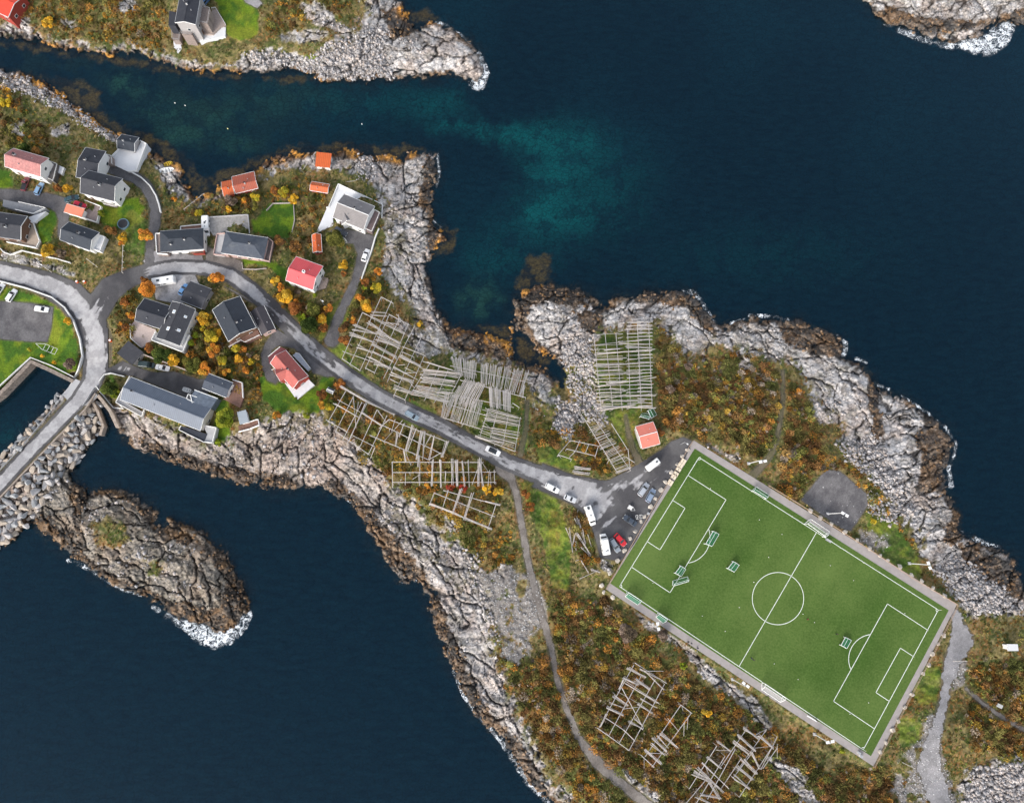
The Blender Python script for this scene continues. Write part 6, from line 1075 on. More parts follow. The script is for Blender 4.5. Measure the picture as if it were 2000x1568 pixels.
Rack('easternmost rack of the lower scrub, close under the pitch corner', T7).beam((1680,830,1440,1180),(1885,820,1600,1220),(1960,960,1620,1480),(1640,1100,1440,1400),(1780,1000,1560,1290),(1990,890,1830,1210),(1990,1000,1850,1200)).bun((1660,800,1815,910,6),(1610,870,1775,1030,9,28),(1565,940,1720,1055,8),(1815,875,1955,1000,7),(1650,1110,1790,1250,7),(1605,1180,1755,1315,8),(1560,1270,1720,1400,7),(1740,1040,1815,1200,6),(1780,870,1885,820,2),(1780,1000,1920,985),(1990,960,1990,1100),(1570,1300,1710,1390,3)).make()
Rack('loose heap of long fallen poles on grass west of the white camper', T8, 0, 'pole_heap', 'pole heap', None).bun((545,560,480,1000,2),(500,690,550,780,3),(395,800,450,920,2),(440,800,480,1090,3),(550,700,480,1010,5),(540,690,630,980,5),(530,870,690,1110,7),(520,960,690,1140,4),(520,990,520,1070,3),(600,820,635,1000,2),(515,1195,700,1130),(570,1120,600,1200),(660,880,705,1020,2)).make(True)
Rack('small scatter of fallen poles near the west corner of the pitch', T8, 0, 'pole_heap', 'pole heap', None).bun((580,1190,670,1340,4),(560,1410,780,1310,2),(700,1290,810,1335,4),(700,1320,790,1300)).make(True)
Rack('stack of grey planks with two loose battens beside the empty rack frame', T6, 0, 'plank_stack', 'plank stack', None).bun((380,800,570,825,6,28),(385,825,570,840,5,14),(365,855,560,885,7,26),(365,875,555,905,4,14),(420,800,420,870),(460,850,500,800)).make(True)
Rack('few silvery logs slanting on the slipway rocks beside the orange boathouse', (560,280,6.125), 0, 'slipway_logs', 'log pile', None).bun((340,110,200,300,3,20),(330,150,260,250,2),(300,150,330,240,3)).make(True)
# ------------------------------------------------------------------ vehicles
def paint(c, n): return mat('paint '+n, c, .28, .03, 1, spec=.6)
tyre = mat('tyre rubber', (.02,.02,.02), .9, .1); lampm = mat('lamp lens', (.75,.75,.7), .2); carglass = mat('car glass', (.018,.022,.028), .08, .1, 1, spec=.8); tail = mat('tail lamp', (.35,.02,.02), .3)
def at(u, v, ang, z=None):
    zb = (zgs(u, v) if z is None else z); p = P3(u, v, zb+.7); return (p.x, p.y, zb+.06), R(ang)
def loft(secs, m=0):
    mb = MB(); vs = []; k = len(secs[0])
    for s in secs: vs += s
    n = len(secs); fs = [(i*k+j, i*k+(j+1) % k, (i+1)*k+(j+1) % k, (i+1)*k+j) for i in range(n-1) for j in range(k)]+[tuple(range(k-1, -1, -1)), tuple((n-1)*k+j for j in range(k))]
    return mb.add(vs, fs, m)
def wheels(t, L, W, r=.33, xs=(-.31, .31)):
    for x in xs:
        for s in (-1, 1):
            wl = MB().bar((x*L, s*(W/2-.22), r), (x*L, s*(W/2-.0), r), r, 12).build('wheel', tyre, t); MB().bar((x*L, s*(W/2-.05), r), (x*L, s*(W/2+.012), r), r*.6, 8).build('rim', metal_g, wl)
def car(u, v, ang, colr, cn, label, L=4.75, W=1.9, kind='hatch', cat='car', z=None, roofc=None):
    loc, rz = at(u, v, ang, z); t = thing('parked_car', label, cat, loc, rz); pm_ = paint(colr, cn)
    wag = kind in ('wagon', 'suv'); hb = .82 if kind != 'suv' else .95; ht = {'hatch': 1.45, 'wagon': 1.48, 'suv': 1.72, 'sedan': 1.42, 'pickup': 1.75}[kind]
    def sec(x, w, zt, zb=.25):
        w /= 2; return [(x, -w*.9, zb), (x, -w, zb+.2), (x, -w, zt-.14), (x, -w*.86, zt), (x, w*.86, zt), (x, w, zt-.14), (x, w, zb+.2), (x, w*.9, zb)]
    a = L/2
    loft([sec(-a, W*.80, hb-.12, .35), sec(-a+.25, W*.95, hb), sec(-a+1.0, W, hb+.06), sec(0, W, hb+.04), sec(a-1.5, W, hb+.02), sec(a-.7, W*.97, hb-.06), sec(a-.22, W*.90, hb-.16), sec(a, W*.72, hb-.26, .35)]).build('body', pm_, t, smooth=False)
    xr = {'hatch': -a+.35, 'wagon': -a+.22, 'suv': -a+.22, 'sedan': -a+1.0, 'pickup': -.2}[kind]; xf = a-1.25
    rr0, rf = xr+(.25 if wag else .5), xf-.85
    if kind == 'pickup': rr0 = xr+.1
    def csec(x0, x1, z0, z1, w0, w1): return [(x0[0], -w0/2, z0), (x0[1], -w0/2, z0), (x0[1], w0/2, z0), (x0[0], w0/2, z0), (x1[0], -w1/2, z1), (x1[1], -w1/2, z1), (x1[1], w1/2, z1), (x1[0], w1/2, z1)]
    q = [(3,2,1,0),(4,5,6,7),(0,1,5,4),(1,2,6,5),(2,3,7,6),(3,0,4,7)]
    MB().add(csec((xr, xf), (rr0, rf), hb-.02, ht-.03, W*.86, W*.70), q).build('windows', carglass, t)
    MB().add(csec((rr0-.05, rf+.08), (rr0+.05, rf-.05), ht-.06, ht, W*.74, W*.68), q).build('roof', roofc or pm_, t)
    pb = MB()
    for x0, x1 in ((xr, rr0), (xf, rf), ((xr+xf)/2, (xr+xf)/2)):
        for s in (-1, 1): pb.bar((x0, s*W*.43, hb), (x1, s*W*.35, ht-.03), .05, 4)
    pb.build('pillars', pm_, t)
    for s in (-1, 1):
        MB().box((a-.12, s*W*.3, hb-.28), (.22, .38, .14)).build('headlight', lampm, t); MB().box((-a+.06, s*W*.33, hb-.2), (.14, .3, .16)).build('tail_light', tail, t); MB().box((xf-.25, s*(W*.5+.08), hb+.12), (.14, .2, .13)).build('mirror', pm_, t)
    if kind == 'pickup': MB().box(((-a+.15+xr)/2, 0, hb+.12), (xr+a-.3, W*.8, .06)).build('load_bed', black_m, t)
    wheels(t, L, W); return t
S_ = (.58,.60,.63); W_ = (.78,.79,.80); DK = (.025,.03,.04)
def pa(x0, y0, x1, y1): return math.degrees(math.atan2(-(y1-y0), x1-x0))
car(49,359,pa(50,370,54,348),(.16,.02,.03),'dark red','dark red pickup parked beside the pink roofed house',5.2,1.9,'pickup')
car(76.5,369,pa(74,378,80,358),(.20,.33,.50),'light blue','light blue estate car parked next to the dark red pickup',4.8,1.85,'wagon')
car(139.5,388,pa(128,392,151,384),(.03,.07,.09),'teal black','teal black saloon at the end of the village lane',4.9,1.9,'sedan')
car(156,400,pa(146,396,166,403),(.50,.01,.04),'crimson','crimson car tucked behind the salmon roofed garage',4.4,1.85,'hatch')
car(22.5,577,pa(17,588,27,567),W_,'white','white estate car angled by the grass of the quayside lot',4.7,1.9,'wagon')
car(81,603.5,pa(69,602,93,605),W_,'white','white saloon on the bare asphalt of the quayside lot',4.6,1.85,'sedan')
car(-1,565,pa(-6,574,3,556),(.7,.71,.72),'off white','white car cut by the left edge of the picture',4.5,1.85,'hatch')
car(358,565.5,pa(354,574,363,557),(.12,.27,.52),'blue','mid blue car half under the black garage roof edge',4.4,1.8,'hatch')
car(317.5,718,pa(306,716,329,720),W_,'white','white saloon with dark windows below the retaining wall',4.6,1.85,'sedan')
car(804.5,811.5,pa(794,805,815,817),(.25,.32,.38),'grey blue','grey blue car driving down the main road beside the racks',4.9,1.95,'wagon')
car(963,880.5,pa(951,875,975,886),W_,'white','white car with black glass roof driving on the main road',5.0,2.0,'sedan',roofc=carglass)
car(1078.5,953,pa(1067,947,1090,959),W_,'white','white estate parked at the roadside, first of the two in line',4.8,1.9,'wagon')
car(1113.5,973.5,pa(1104,969,1123,977),S_,'silver','silver car parked behind the white estate at the roadside',4.1,1.8,'hatch')
car(1201,1064.5,pa(1196,1056,1207,1074),(.22,.25,.29),'slate grey','slate grey car between the white camper and the red car',4.8,1.9,'wagon')
car(1211.5,1054,pa(1204,1046,1219,1062),(.52,.02,.03),'red','bright red car parked nose in by the pitch walkway',4.7,1.95,'hatch')
car(1231,1016.5,pa(1243,1024,1221,1009),(.05,.065,.09),'navy','navy black saloon with pale bonnet alone in mid car park',4.9,1.95,'sedan')
car(1257,956,pa(1251,964,1263,948),(.40,.43,.48),'silver grey','silver grey car left one of the pair by the white trailer',4.9,1.95,'wagon')
car(1271,967.5,pa(1266,976,1276,959),(.22,.28,.38),'steel blue','steel blue car right one of the pair by the white trailer',4.8,1.9,'wagon')
car(666,452.5,pa(658,447,676,457),(.06,.07,.09),'charcoal','charcoal car parked in front of the large grey roofed house',4.7,1.9,'suv')
car(714,498.5,pa(711,508,717,489),W_,'white','white hatchback parked along the lane wall',4.6,1.9,'hatch')
car(403,0,pa(398,8,408,-8),(.05,.12,.25),'deep blue','deep blue car at the top edge beside the tall grey house',4.6,1.85,'suv')
whp = paint((.80,.80,.79), 'camper white'); darkw = carglass
def boxvan(u, v, ang, L, W, Ht, label, name='camper_van', cat='camper van', colr=None, caravan=False, vents=((.0,.0,.5),), front=True):
    loc, rz = at(u, v, ang); t = thing(name, label, cat, loc, rz); p = colr or whp; a = L/2
    def sec(x, w, z0, z1, r=.18): w /= 2; return [(x, -w, z0), (x, -w, z1-r), (x, -w+r, z1), (x, w-r, z1), (x, w, z1-r), (x, w, z0)]
    if caravan: S = [sec(-a, W*.86, .6, Ht*.8), sec(-a+.3, W, .4, Ht-.04), sec(-a+.8, W, .4, Ht), sec(a-.8, W, .4, Ht), sec(a-.25, W, .45, Ht-.1), sec(a, W*.88, .6, Ht*.72)]
    else: S = [sec(-a, W*.95, .4, Ht-.08), sec(-a+.2, W, .35, Ht), sec(a-1.9, W, .35, Ht), sec(a-1.5, W*.95, .35, Ht*.82 if front else Ht), sec(a-.8, W*.9, .35, Ht*.5), sec(a-.1, W*.82, .35, Ht*.42), sec(a, W*.7, .4, Ht*.36)]
    loft(S).build('body', p, t)
    if not caravan:
        z0, z1 = Ht*.52, Ht*.80; MB().add([(a-.82, -W*.40, z0), (a-.82, W*.40, z0), (a-1.46, W*.40, z1), (a-1.46, -W*.40, z1), (a-.9, -W*.40, z0-.1), (a-.9, W*.40, z0-.1), (a-1.54, W*.40, z1-.1), (a-1.54, -W*.40, z1-.1)], [(0,1,2,3),(7,6,5,4),(0,4,5,1),(1,5,6,2),(2,6,7,3),(3,7,4,0)]).build('windscreen', darkw, t)
        for s in (-1, 1): MB().box((a-.1, s*W*.3, Ht*.3), (.2, .35, .18)).build('headlight', lampm, t)
        wheels(t, L, W, .36)
    else:
        wheels(t, L, W, .33, (-.03,)); MB().bar((a-.1, -.5, .5), (a+1.1, 0, .5), .05, 4).bar((a-.1, .5, .5), (a+1.1, 0, .5), .05, 4).bar((a+1.0, 0, .5), (a+1.0, 0, .1), .06, 5).build('drawbar', metal_g, t)
    for x, y, s in vents: MB().box((x*a, y*W/2, Ht+.04), (s, s*.8, .12)).build('roof_vent', mat('tinted vent', (.06,.07,.08), .3), t)
    for s in (-1, 1):
        for k in (-.5, 0.05): MB().box((k*a, s*(W/2+.005), Ht*.62), (.9, .05, .5)).build('window', darkw, t)
    return t
boxvan(404.5,444,pa(403,428,406,462),6.6,2.3,2.9,'white motorhome parked on the concrete yard between two hip roofs',vents=((-.2,0,.7),(-.35,.3,.4),(.2,0,.3)))
boxvan(322,550.5,pa(302,554,342,546),7.4,2.4,2.6,'long white caravan on the stone yard inside the road bend','caravan','caravan',caravan=True,vents=((-.4,0,.9),(.45,-.1,.6)))
boxvan(1152.5,1006.5,pa(1147,990,1158,1024),6.4,2.2,2.5,'white van with solar panel at the edge of the car park',vents=((-.75,0,.9),(0,0,.4)))
boxvan(1180.5,1062.5,pa(1184,1081,1178,1044),6.6,2.3,2.9,'white coachbuilt camper beside the slate grey car',vents=((-.65,.2,.3),(-.6,-.3,.4)))
boxvan(1274,907.5,pa(1287,898,1262,917),4.9,2.1,2.5,'white caravan with drawbar near the salmon roofed shed','caravan','caravan',caravan=True,vents=((-.55,0,.7),))
boxvan(288,712.5,pa(276,711,300,713),4.9,1.95,2.0,'dark green van below the retaining wall','van','van',paint((.03,.05,.055),'bottle green'),vents=())
def boat(u, v, ang, L, W, c, inner, label, z=None, cat='boat'):
    loc, rz = at(u, v, ang, z); t = thing('rowing_boat', label, cat, loc, rz); k = 11; vs = []; mb = MB()
    for s, zz in ((1.0, .55), (.82, .5), (.62, .12)):
        for i in range(k+1):
            x = -1+2*i/k; w_ = max(0, 1-abs((x+.15)/1.15)**2.6)**.6; vs.append((x*L/2*(s*.2+.8), w_*W/2*s, zz))
        for i in range(k, -1, -1):
            x = -1+2*i/k; w_ = max(0, 1-abs((x+.15)/1.15)**2.6)**.6; vs.append((x*L/2*(s*.2+.8), -w_*W/2*s-.001, zz))
    n = 2*(k+1); out_ = [(x*.75, y*.5, .0) for x, y, z_ in vs[:n]]
    MB().add(vs[:n]+out_+vs[n:2*n], [(i, (i+1) % n, n+(i+1) % n, n+i) for i in range(n)]+[(2*n+i, 2*n+(i+1) % n, (i+1) % n, i) for i in range(n)]).build('hull', c, t)
    MB().add(vs[n:], [(n+i, n+(i+1) % n, (i+1) % n, i) for i in range(n)]+[tuple(range(n, 2*n))]).build('inner_hull', inner, t)
    for q in (-.3, .15, .5): MB().box((q*L/2, 0, .42), (.28, W*.75*(1-max(0, q)*.3), .05)).build('thwart', c, t)
    return t
boat(328.5,319.5,pa(320,324,337,316),3.0,1.5,paint((.70,.48,.03),'yellow'),mat('boat floor', (.12,.07,.03), .8),'yellow dinghy hauled up on the slip above the inlet')
boat(325.5,332,pa(312,334,341,328),5.0,2.0,whp,mat('pale boat floor', (.62,.63,.62), .7),'white open boat hauled up beside the yellow dinghy')
boat(668,467,pa(656,458,674,471),4.4,1.6,whp,mat('green boat cover', (.20,.25,.22), .8),'white boat with green cover behind the charcoal car')
boat(9,173,pa(0,170,28,177),4.2,1.3,paint((.62,.33,.02),'amber'),mat('amber floor', (.4,.22,.03), .7),'amber canoe at the left edge on the grass')
boat(366,762,pa(358,760,374,765),3.4,1.5,whp,mat('pale boat floor', (.62,.63,.62)),'small pale boat on a trailer beside the long building')
boat(55,247,pa(50,250,58,244),3,1.2,whp,mat('pale boat floor', (.62,.63,.62)),'tmpboat') if False else None
def trailer(u, v, ang, label, L=3.2, W=1.6):
    loc, rz = at(u, v, ang); t = thing('boat_trailer' if L > 4 else 'small_trailer', label, 'trailer', loc, rz)
    mb = MB().bar((-L/2, -W/2, .5), (L*.15, -W/2, .5), .06, 4).bar((-L/2, W/2, .5), (L*.15, W/2, .5), .06, 4).bar((L*.15, -W/2, .5), (L*.55, 0, .5), .06, 4).bar((L*.15, W/2, .5), (L*.55, 0, .5), .06, 4)
    for i in range(4): mb.bar((-L/2+i*L*.2, -W/2, .5), (-L/2+i*L*.2, W/2, .5), .06, 4)
    mb.build('frame', trimw, t); wheels(t, L, W+.3, .3, (-.15,)); return t
trailer(90,679,pa(104,686,66,671),'long white boat trailer frame on the grass by the quayside lot',7,2.0)
t = trailer(1233.5,992.5,pa(1232,992,1245,1000),'flat white trailer with white box by the pitch walkway',2.4,1.3); MB().box((-.5,0,.75),(1.2,1.1,.5)).build('box', whp, t)
trailer(1250,1009,pa(1240,1010,1256,1008),'skeletal white trailer frame beside the pitch walkway boulders',2.6,1.2)
# hot tub, buoys, small yard objects
def disc(u, v, r, h, m, name, label, cat, m2=None, dz=0):
    zb = zgs(u, v)+dz; p = P3(u, v, zb+h); t = thing(name, label, cat, (p.x, p.y, zb)); MB().bar((0,0,-.2), (0,0,h), r, 18).build('side', m, t); MB().bar((0,0,h-.05), (0,0,h+.02), r*.84, 18).build('cover', m2 or m, t); return t
disc(240,437,1.9,.8,mat('net blue', (.12,.2,.25), .7),'trampoline','round black trampoline with blue rim on the sunken lawn','trampoline',black_m)
for u, v, c, lb in ((362,207,(.8,.78,.7),'pale mooring buoy floating right of two in the western inlet'),(342,202,(.8,.78,.7),'small pale mooring buoy floating left in the western inlet'),(445,252,(.75,.7,.3),'yellowish mooring buoy in the middle of the inlet'),(707,243,(.7,.75,.75),'white mooring buoy north of the orange boathouse')):
    t = thing('mooring_buoy', lb, 'buoy', tuple(P3(u, v, 0))); bm = bmesh.new(); bmesh.ops.create_icosphere(bm, subdivisions=2, radius=.22); me = bpy.data.meshes.new('float'); bm.to_mesh(me); bm.free(); me.materials.append(mat('buoy '+lb[:6], c, .4)); o = link('float', me, t); o.location = (0,0,.12); MB().bar((0,0,.4), (0,0,.7), .05, 6).build('ring', metal_g, t)
for u, v, lb in ((149,549.5,'left orange traffic barrel on the verge of the junction'),(163.5,549.5,'right orange traffic barrel on the verge of the junction'),(214,664.5,'orange traffic barrel with white cap beside the main road')):
    disc(u, v, .4, .9, mat('orange plastic', (.75,.14,.04), .5), 'traffic_barrel', lb, 'barrel', trimw)
for u, v, lb in ((303,715,'x'),):
    pass
disc(430,629,.9,.7,black_m,'hot_tub','black round tub beside the brown walled long house','tub')
disc(445,762,.5,.5,trimw,'garden_table','round white table on the brown deck beside the slate blue roof','table',dz=.8)
# ------------------------------------------------------------------ goals, benches, masts, people
netg = bpy.data.materials.new('green net'); nets = []
def netmat(name, c, a):
    m = bpy.data.materials.new(name); m.use_nodes = True; nt = m.node_tree; nt.nodes.clear(); N = nt.nodes.new; L = nt.links.new
    tc = N('ShaderNodeTexCoord'); nz = N('ShaderNodeTexNoise'); nz.inputs['Scale'].default_value = 3; L(tc.outputs['Object'], nz.inputs['Vector']); mr = N('ShaderNodeMapRange'); mr.inputs[3].default_value = a-.15; mr.inputs[4].default_value = a+.15; L(nz.outputs['Fac'], mr.inputs[0])
    d = N('ShaderNodeBsdfDiffuse'); d.inputs[0].default_value = c+(1,); t = N('ShaderNodeBsdfTransparent'); x = N('ShaderNodeMixShader'); L(mr.outputs[0], x.inputs[0]); L(t.outputs[0], x.inputs[1]); L(d.outputs[0], x.inputs[2]); o = N('ShaderNodeOutputMaterial'); L(x.outputs[0], o.inputs[0]); return m
bpy.data.materials.remove(netg)
netg = netmat('green net', (.05,.24,.13), .5); netw = netmat('white net', (.6,.62,.6), .22)
def goal(q, ht, label, net=netg, z=PZ+.1, r=.09, double=True, cat='goal', lean=1.0):
    A = [P3(u, v, z+(ht if i < 2 else 0)) for i, (u, v) in enumerate(q)]; f0, f1, b1, b0 = A; c = sum(A, Vector())/4; c.z = z
    t = thing('football_goal', label, cat, tuple(c)); g0 = Vector((f0.x, f0.y, z)); g1 = Vector((f1.x, f1.y, z)); up = Vector((0,0,ht*.9)); k0 = f0.lerp(Vector((b0.x, b0.y, z+ht)), .35); k1 = f1.lerp(Vector((b1.x, b1.y, z+ht)), .35)
    MB().bar(f0, f1, r, 6).bar(g0, f0, r, 6).bar(g1, f1, r, 6).build('goal_frame', trimw, t, c)
    MB().bar(b0, b1, r*.85, 5).bar(g0, b0, r*.85, 5).bar(g1, b1, r*.85, 5).bar(k0, k1, r*.6, 4).bar(k0, b0, r*.7, 4).bar(k1, b1, r*.7, 4).bar(f0, k0, r*.7, 4).bar(f1, k1, r*.7, 4).build('net_stay', trimw, t, c)
    MB().add([f0, f1, k1, k0, b1, b0, g0, g1], [(0,1,2,3),(3,2,4,5),(0,3,5,6),(1,7,4,2)]).build('net', net, t, c); return t
ZD = lambda p: T(1300,840,4.9,p); ZE = lambda p: T(1160,1080,4.9,p); ZF = lambda p: T(1500,1160,4.9,p)
goal(ZD([(840,580),(965,655),(990,620),(870,540)]), 2.0, 'green netted five a side goal on the north touchline')
goal(ZD([(1360,895),(1535,1020),(1572,970),(1388,848)]), 2.44, 'large white goal on the north touchline near halfway', netw, r=.11)
goal(ZD([(385,1085),(455,965),(512,995),(445,1110)]), 2.0, 'green netted goal straddling the western penalty arc')
goal(ZD([(93,1365),(145,1297),(193,1330),(150,1400)]), 1.6, 'small green netted goal on the western penalty line')
goal(ZD([(80,1487),(222,1445),(210,1400),(70,1440)]), 1.8, 'tilted green netted goal just below the penalty line goal')
goal(ZD([(597,1320),(650,1255),(705,1290),(657,1357)]), 1.6, 'small green netted goal alone between penalty area and centre circle')
goal(ZE([(330,373),(455,455),(420,495),(300,415)]), 2.0, 'green netted goal on the south touchline near the corner')
goal(ZE([(625,577),(705,632),(665,670),(595,612)]), 1.8, 'shorter green netted goal on the south touchline beside a mast')
goal(ZE([(1640,1250),(1840,1385),(1785,1425),(1607,1305)]), 2.44, 'large white goal on the south touchline near halfway', netw, r=.11)
goal(ZF([(740,412),(700,487),(755,520),(800,440)]), 1.2, 'overturned small goal beside the eastern penalty arc')
goal(ZC([(1170,205),(1275,235),(1280,170),(1180,165)]), 1.8, 'green goal dumped left of two behind the salmon roofed shed', z=zgs(1260,812))
goal(ZC([(1258,135),(1300,225),(1365,185),(1322,108)]), 1.8, 'green goal dumped right of two behind the salmon roofed shed', z=zgs(1275,808))
def bench(u, v, ang, L, W, m, label, name='bench', group=None, h=.5, z=PZ):
    p = P3(u, v, z+h); t = thing(name, label, 'bench', (p.x, p.y, z), R(ang), group)
    MB().box((0, -W/4-.03, h), (L, W/2-.12, .1)).build('seat', m, t); MB().box((0, W/4+.03, h+.25), (L, W/2-.12, .1)).build('backrest', m, t)
    for s in (-1, 1): MB().box((s*L*.4, 0, h/2), (.12, W*.9, h)).build('leg', conc, t)
    return t
BP = T(1060,780,6.125,[(1680,742),(1645,792),(1620,842),(1597,882),(1568,920),(1525,995)])
cr_ = mat('cream slats', (.72,.62,.48), .8, .1, 1)
for i, (u, v) in enumerate(BP): bench(u, v, pa(1210,1144.9,1365,893), 1.75, 1.75, cr_, 'cream slatted bench platform in the row on the car park side walkway', 'bench_platform', 'cream bench platforms by the car park')
t = thing('team_bench', 'small grey team bench on the north touchline beside the large goal', 'bench', tuple(P3(1616.5,1056,PZ)), R(pa(1610,1052,1623,1060))); MB().box((0,0,.45),(2.0,.4,.08)).build('seat', metal_g, t); MB().box((0,.35,.8),(2.0,.08,.5)).build('backrest', metal_g, t); [MB().box((s*.8,0,.2),(.08,.4,.45)).build('leg', metal_g, t) for s in (-1,1)]
t = thing('team_bench', 'low white bench on the south touchline near the east corner', 'bench', tuple(P3(1584.5,1402,PZ)), R(pa(1576,1397,1593,1407))); MB().box((0,0,.45),(3.4,.35,.08)).build('seat', trimw, t); [MB().box((s*1.3,0,.2),(.08,.3,.45)).build('leg', trimw, t) for s in (-1,1)]
for u, v, lb in ((1678,1470,'left white box at the south corner of the pitch walkway'),(1682,1476,'right white box at the south corner of the pitch walkway'),(1322,1016,'white electric cabinet on the pitch walkway by the car park')):
    p = P3(u, v, PZ+.5); t = thing('equipment_box', lb, 'box', (p.x, p.y, PZ)) if 'cabinet' not in lb else thing('electric_cabinet', lb.replace('on the pitch walkway', 'at the pitch edge'), 'cabinet', tuple(P3(1266,1003,PZ)))
    MB().box((0,0,.4),(.8,.6,.75),R(-30)).build('body', trimw, t); MB().box((0,0,.8),(.88,.68,.06),R(-30)).build('lid', metal_g, t)
MASTS = [((1462,905),11.5,0,'floodlight mast at the foot of the hill path north of the pitch'),((1616,1003),11.5,0,'floodlight mast beside the dark gravel lot'),((1776,1100),11,0,'floodlight mast near the east cliff above the pitch'),((1268,1216),9,33,'floodlight mast beside the south touchline goals'),((1431,1326),10,33,'floodlight mast south of the halfway line'),((1591,1433),10,33,'floodlight mast near the south corner of the pitch')]
for (u, v), hh, a, lb in MASTS:
    z = zgs(u, v); p = P3(u, v, z); t = thing('floodlight_mast', lb, 'floodlight', tuple(p), 0, None)
    MB().bar((0,0,-.5), (0,0,hh), .17, 8, r2=.10).build('mast', mat('galvanised mast', (.62,.62,.62), .5), t); MB().box((0,0,0),(.9,.9,.5)).build('footing', conc, t)
    d = Vector(P3(1520,1170,0))-p; an = math.atan2(d.y, d.x); MB().box((math.cos(an)*.3, math.sin(an)*.3, hh), (.3, 2.2, .15), an).build('crossarm', metal_g, t)
    for s in (-1, 1): MB().box((math.cos(an)*.55-math.sin(an)*s*.75, math.sin(an)*.55+math.cos(an)*s*.75, hh+.15), (.75, .95, .35), an).build('lamp_head', mat('lamp housing', (.78,.78,.78), .4), t)
for (u, v), lb, hh in (((641,602),'white street lamp in front of the small orange tree',6),((214.5,800),'street lamp at the boulder side of the bridge',5),((1335,872),'grey lamp post at the top corner of the car park',5),((101,530),'white street lamp on the grass above the main road',5)):
    z = zgs(u, v); t = thing('street_lamp', lb, 'street lamp', tuple(P3(u-hh*1.2, v-hh*.9, z))); MB().bar((0,0,-.3), (0,0,hh), .08, 6).build('pole', metal_g, t); MB().bar((0,0,hh), (.7,-.5,hh+.2), .05, 5).build('arm', metal_g, t); MB().box((.8,-.55,hh+.18),(.6,.3,.14),R(-35)).build('lamp_head', trimw, t)
# people, grown as one skin over a skeleton
def person_mesh():
    J = {'pel':(0,0,.95,.15),'che':(0,.01,1.28,.17),'nec':(0,0,1.47,.07),'hed':(0,.02,1.62,.10),'top':(0,.02,1.72,.075),'ls':(.19,0,1.42,.065),'le':(.25,.02,1.14,.05),'lw':(.24,.12,.92,.035),'lh':(.24,.16,.84,.035),'rs':(-.19,0,1.42,.065),'re':(-.26,-.04,1.15,.05),'rw':(-.27,.02,.92,.035),'rh':(-.27,.05,.84,.035),
         'lk':(.10,.12,.52,.07),'la':(.10,.02,.10,.05),'lf':(.10,.16,.05,.045),'lp':(.10,0,.86,.10),'rp':(-.10,0,.86,.10),'rk':(-.10,0,.52,.07),'ra':(-.11,-.16,.12,.05),'rf':(-.11,-.02,.05,.045)}
    E = [('pel','che'),('che','nec'),('nec','hed'),('hed','top'),('che','ls'),('ls','le'),('le','lw'),('lw','lh'),('che','rs'),('rs','re'),('re','rw'),('rw','rh'),('pel','lp'),('lp','lk'),('lk','la'),('la','lf'),('pel','rp'),('rp','rk'),('rk','ra'),('ra','rf')]
    k = list(J); me = bpy.data.meshes.new('skel'); me.from_pydata([J[a][:3] for a in k], [(k.index(a), k.index(b)) for a, b in E], []); o = link('skel', me)
    o.modifiers.new('s', 'SKIN'); o.modifiers.new('d', 'SUBSURF').levels = 1
    for i, a in enumerate(k): me.skin_vertices[0].data[i].radius = (J[a][3], J[a][3]*(.75 if a in ('che','pel') else 1))
    me.skin_vertices[0].data[0].use_root = True
    m2 = bpy.data.meshes.new_from_object(o.evaluated_get(bpy.context.evaluated_depsgraph_get())); bpy.data.objects.remove(o); return m2
PM = person_mesh(); skin = mat('skin', (.45,.28,.2), .6); hairm = mat('hair', (.05,.035,.025), .8)
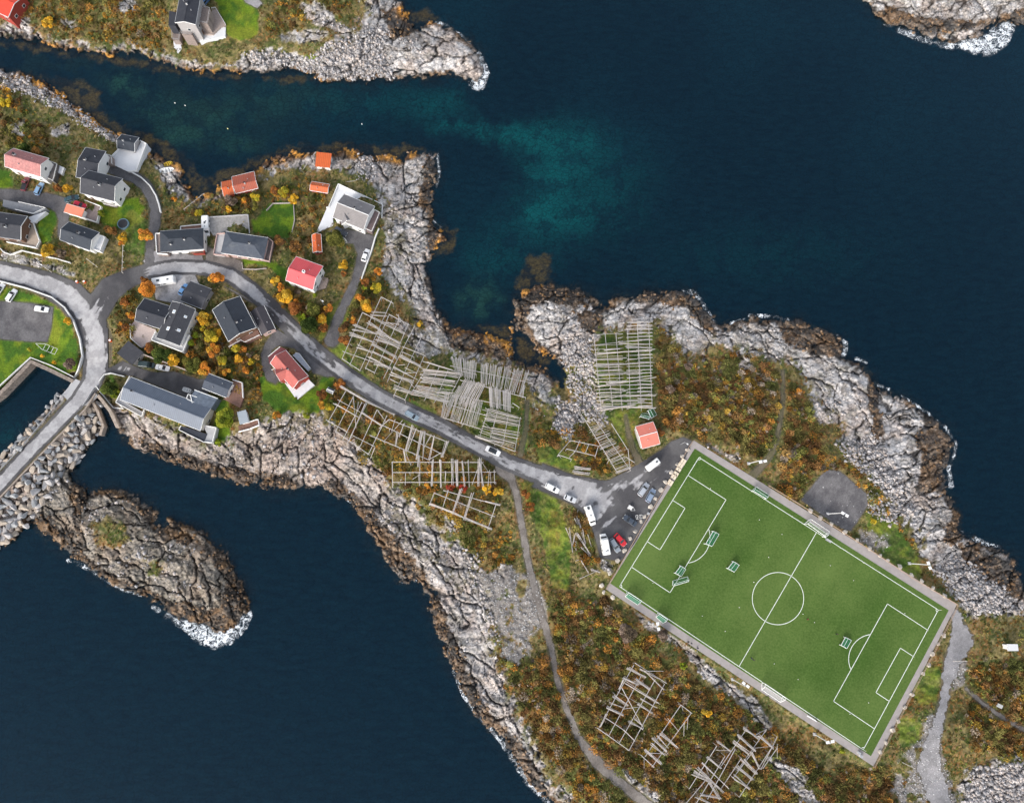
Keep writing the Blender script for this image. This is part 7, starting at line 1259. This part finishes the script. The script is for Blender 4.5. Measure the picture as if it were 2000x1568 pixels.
for u, v, a, jc, lb, z in ((1575,1208,40,(.25,.04,.03),'person in a dark red top on the pitch east of the centre circle',PZ+.1),(1632,1237,10,(.02,.025,.03),'person in black near the overturned small goal',PZ+.1),(1466,1284,70,(.03,.05,.08),'left person of two in dark blue south of the centre circle',PZ+.1),(1470,1287,200,(.04,.06,.06),'right person of two in dark teal south of the centre circle',PZ+.1),(1343,1252,30,(.02,.02,.03),'left walker of two in black on the south walkway',PZ+.06),(1349,1255,60,(.05,.05,.07),'right walker of two in dark grey on the south walkway',PZ+.06),(1361,1264,220,(.03,.03,.07),'lone walker in navy on the south walkway',PZ+.06),(1593,1405,0,(.02,.02,.02),'person in black by the low white touchline bench',PZ+.1)):
    me = PM.copy(); me.materials.clear(); [me.materials.append(m) for m in (skin, mat('jacket '+lb[:30], jc, .8), mat('dark trousers', (.02,.022,.03), .85))]
    for p in me.polygons:
        zc = sum(me.vertices[i].co.z for i in p.vertices)/len(p.vertices); xc = abs(sum(me.vertices[i].co.x for i in p.vertices)/len(p.vertices)); p.material_index = 0 if zc > 1.49 or (zc < .9 and xc > .2) else (1 if zc > .9 else 2); p.use_smooth = True
    t = thing('person', lb, 'person', tuple(P3(u, v, z)), R(a)); link('body', me, t); hb_ = bmesh.new(); bmesh.ops.create_icosphere(hb_, subdivisions=2, radius=.125); hm = bpy.data.meshes.new('hair'); hb_.to_mesh(hm); hb_.free(); hm.materials.append(hairm); o = link('hair', hm, t); o.location = (0, 0, 1.69); o.scale = (.95, 1.05, .8)
# white marker balls resting on the turf
BALLS = ZD([(898,857),(1114,996),(987,1215),(1577,1294),(1800,1437),(843,1454),(530,392),(995,690),(1212,826),(1672,1124),(1893,1266),(430,556)])+ZE([(1037,600),(1257,747),(1392,519),(1532,277),(1726,1057),(565,285)])+ZF([(335,190),(445,270),(288,815),(1310,183),(785,1145),(964,1038)])
bme = bpy.data.meshes.new('ball'); bm = bmesh.new(); bmesh.ops.create_icosphere(bm, subdivisions=2, radius=.13); bm.to_mesh(bme); bm.free(); bme.materials.append(mat('ball white', (.75,.75,.7), .5))
for u, v in BALLS: tag(link('football', bme, None, P3(u, v, PZ+.26)), 'small pale football resting on the turf of the pitch', 'football', 'footballs scattered on the pitch')
for (u, v), lb in ((A_, 'corner flag at the top corner of the pitch by the car park'), (B_, 'corner flag at the eastern corner of the pitch'), (C_, 'corner flag at the western corner of the pitch'), (D_, 'corner flag at the southern corner of the pitch')):
    t = thing('corner_flag', lb, 'flag', tuple(P3(u, v, PZ+.1))); MB().bar((0,0,0),(0,0,1.5),.05,6).build('pole', trimw, t); MB().add([(0,0,1.5),(.45,.1,1.42),(.4,.1,1.15),(0,0,1.15)],[(0,1,2,3)]).build('flag', mat('flag cloth', (.75,.5,.1), .8), t)
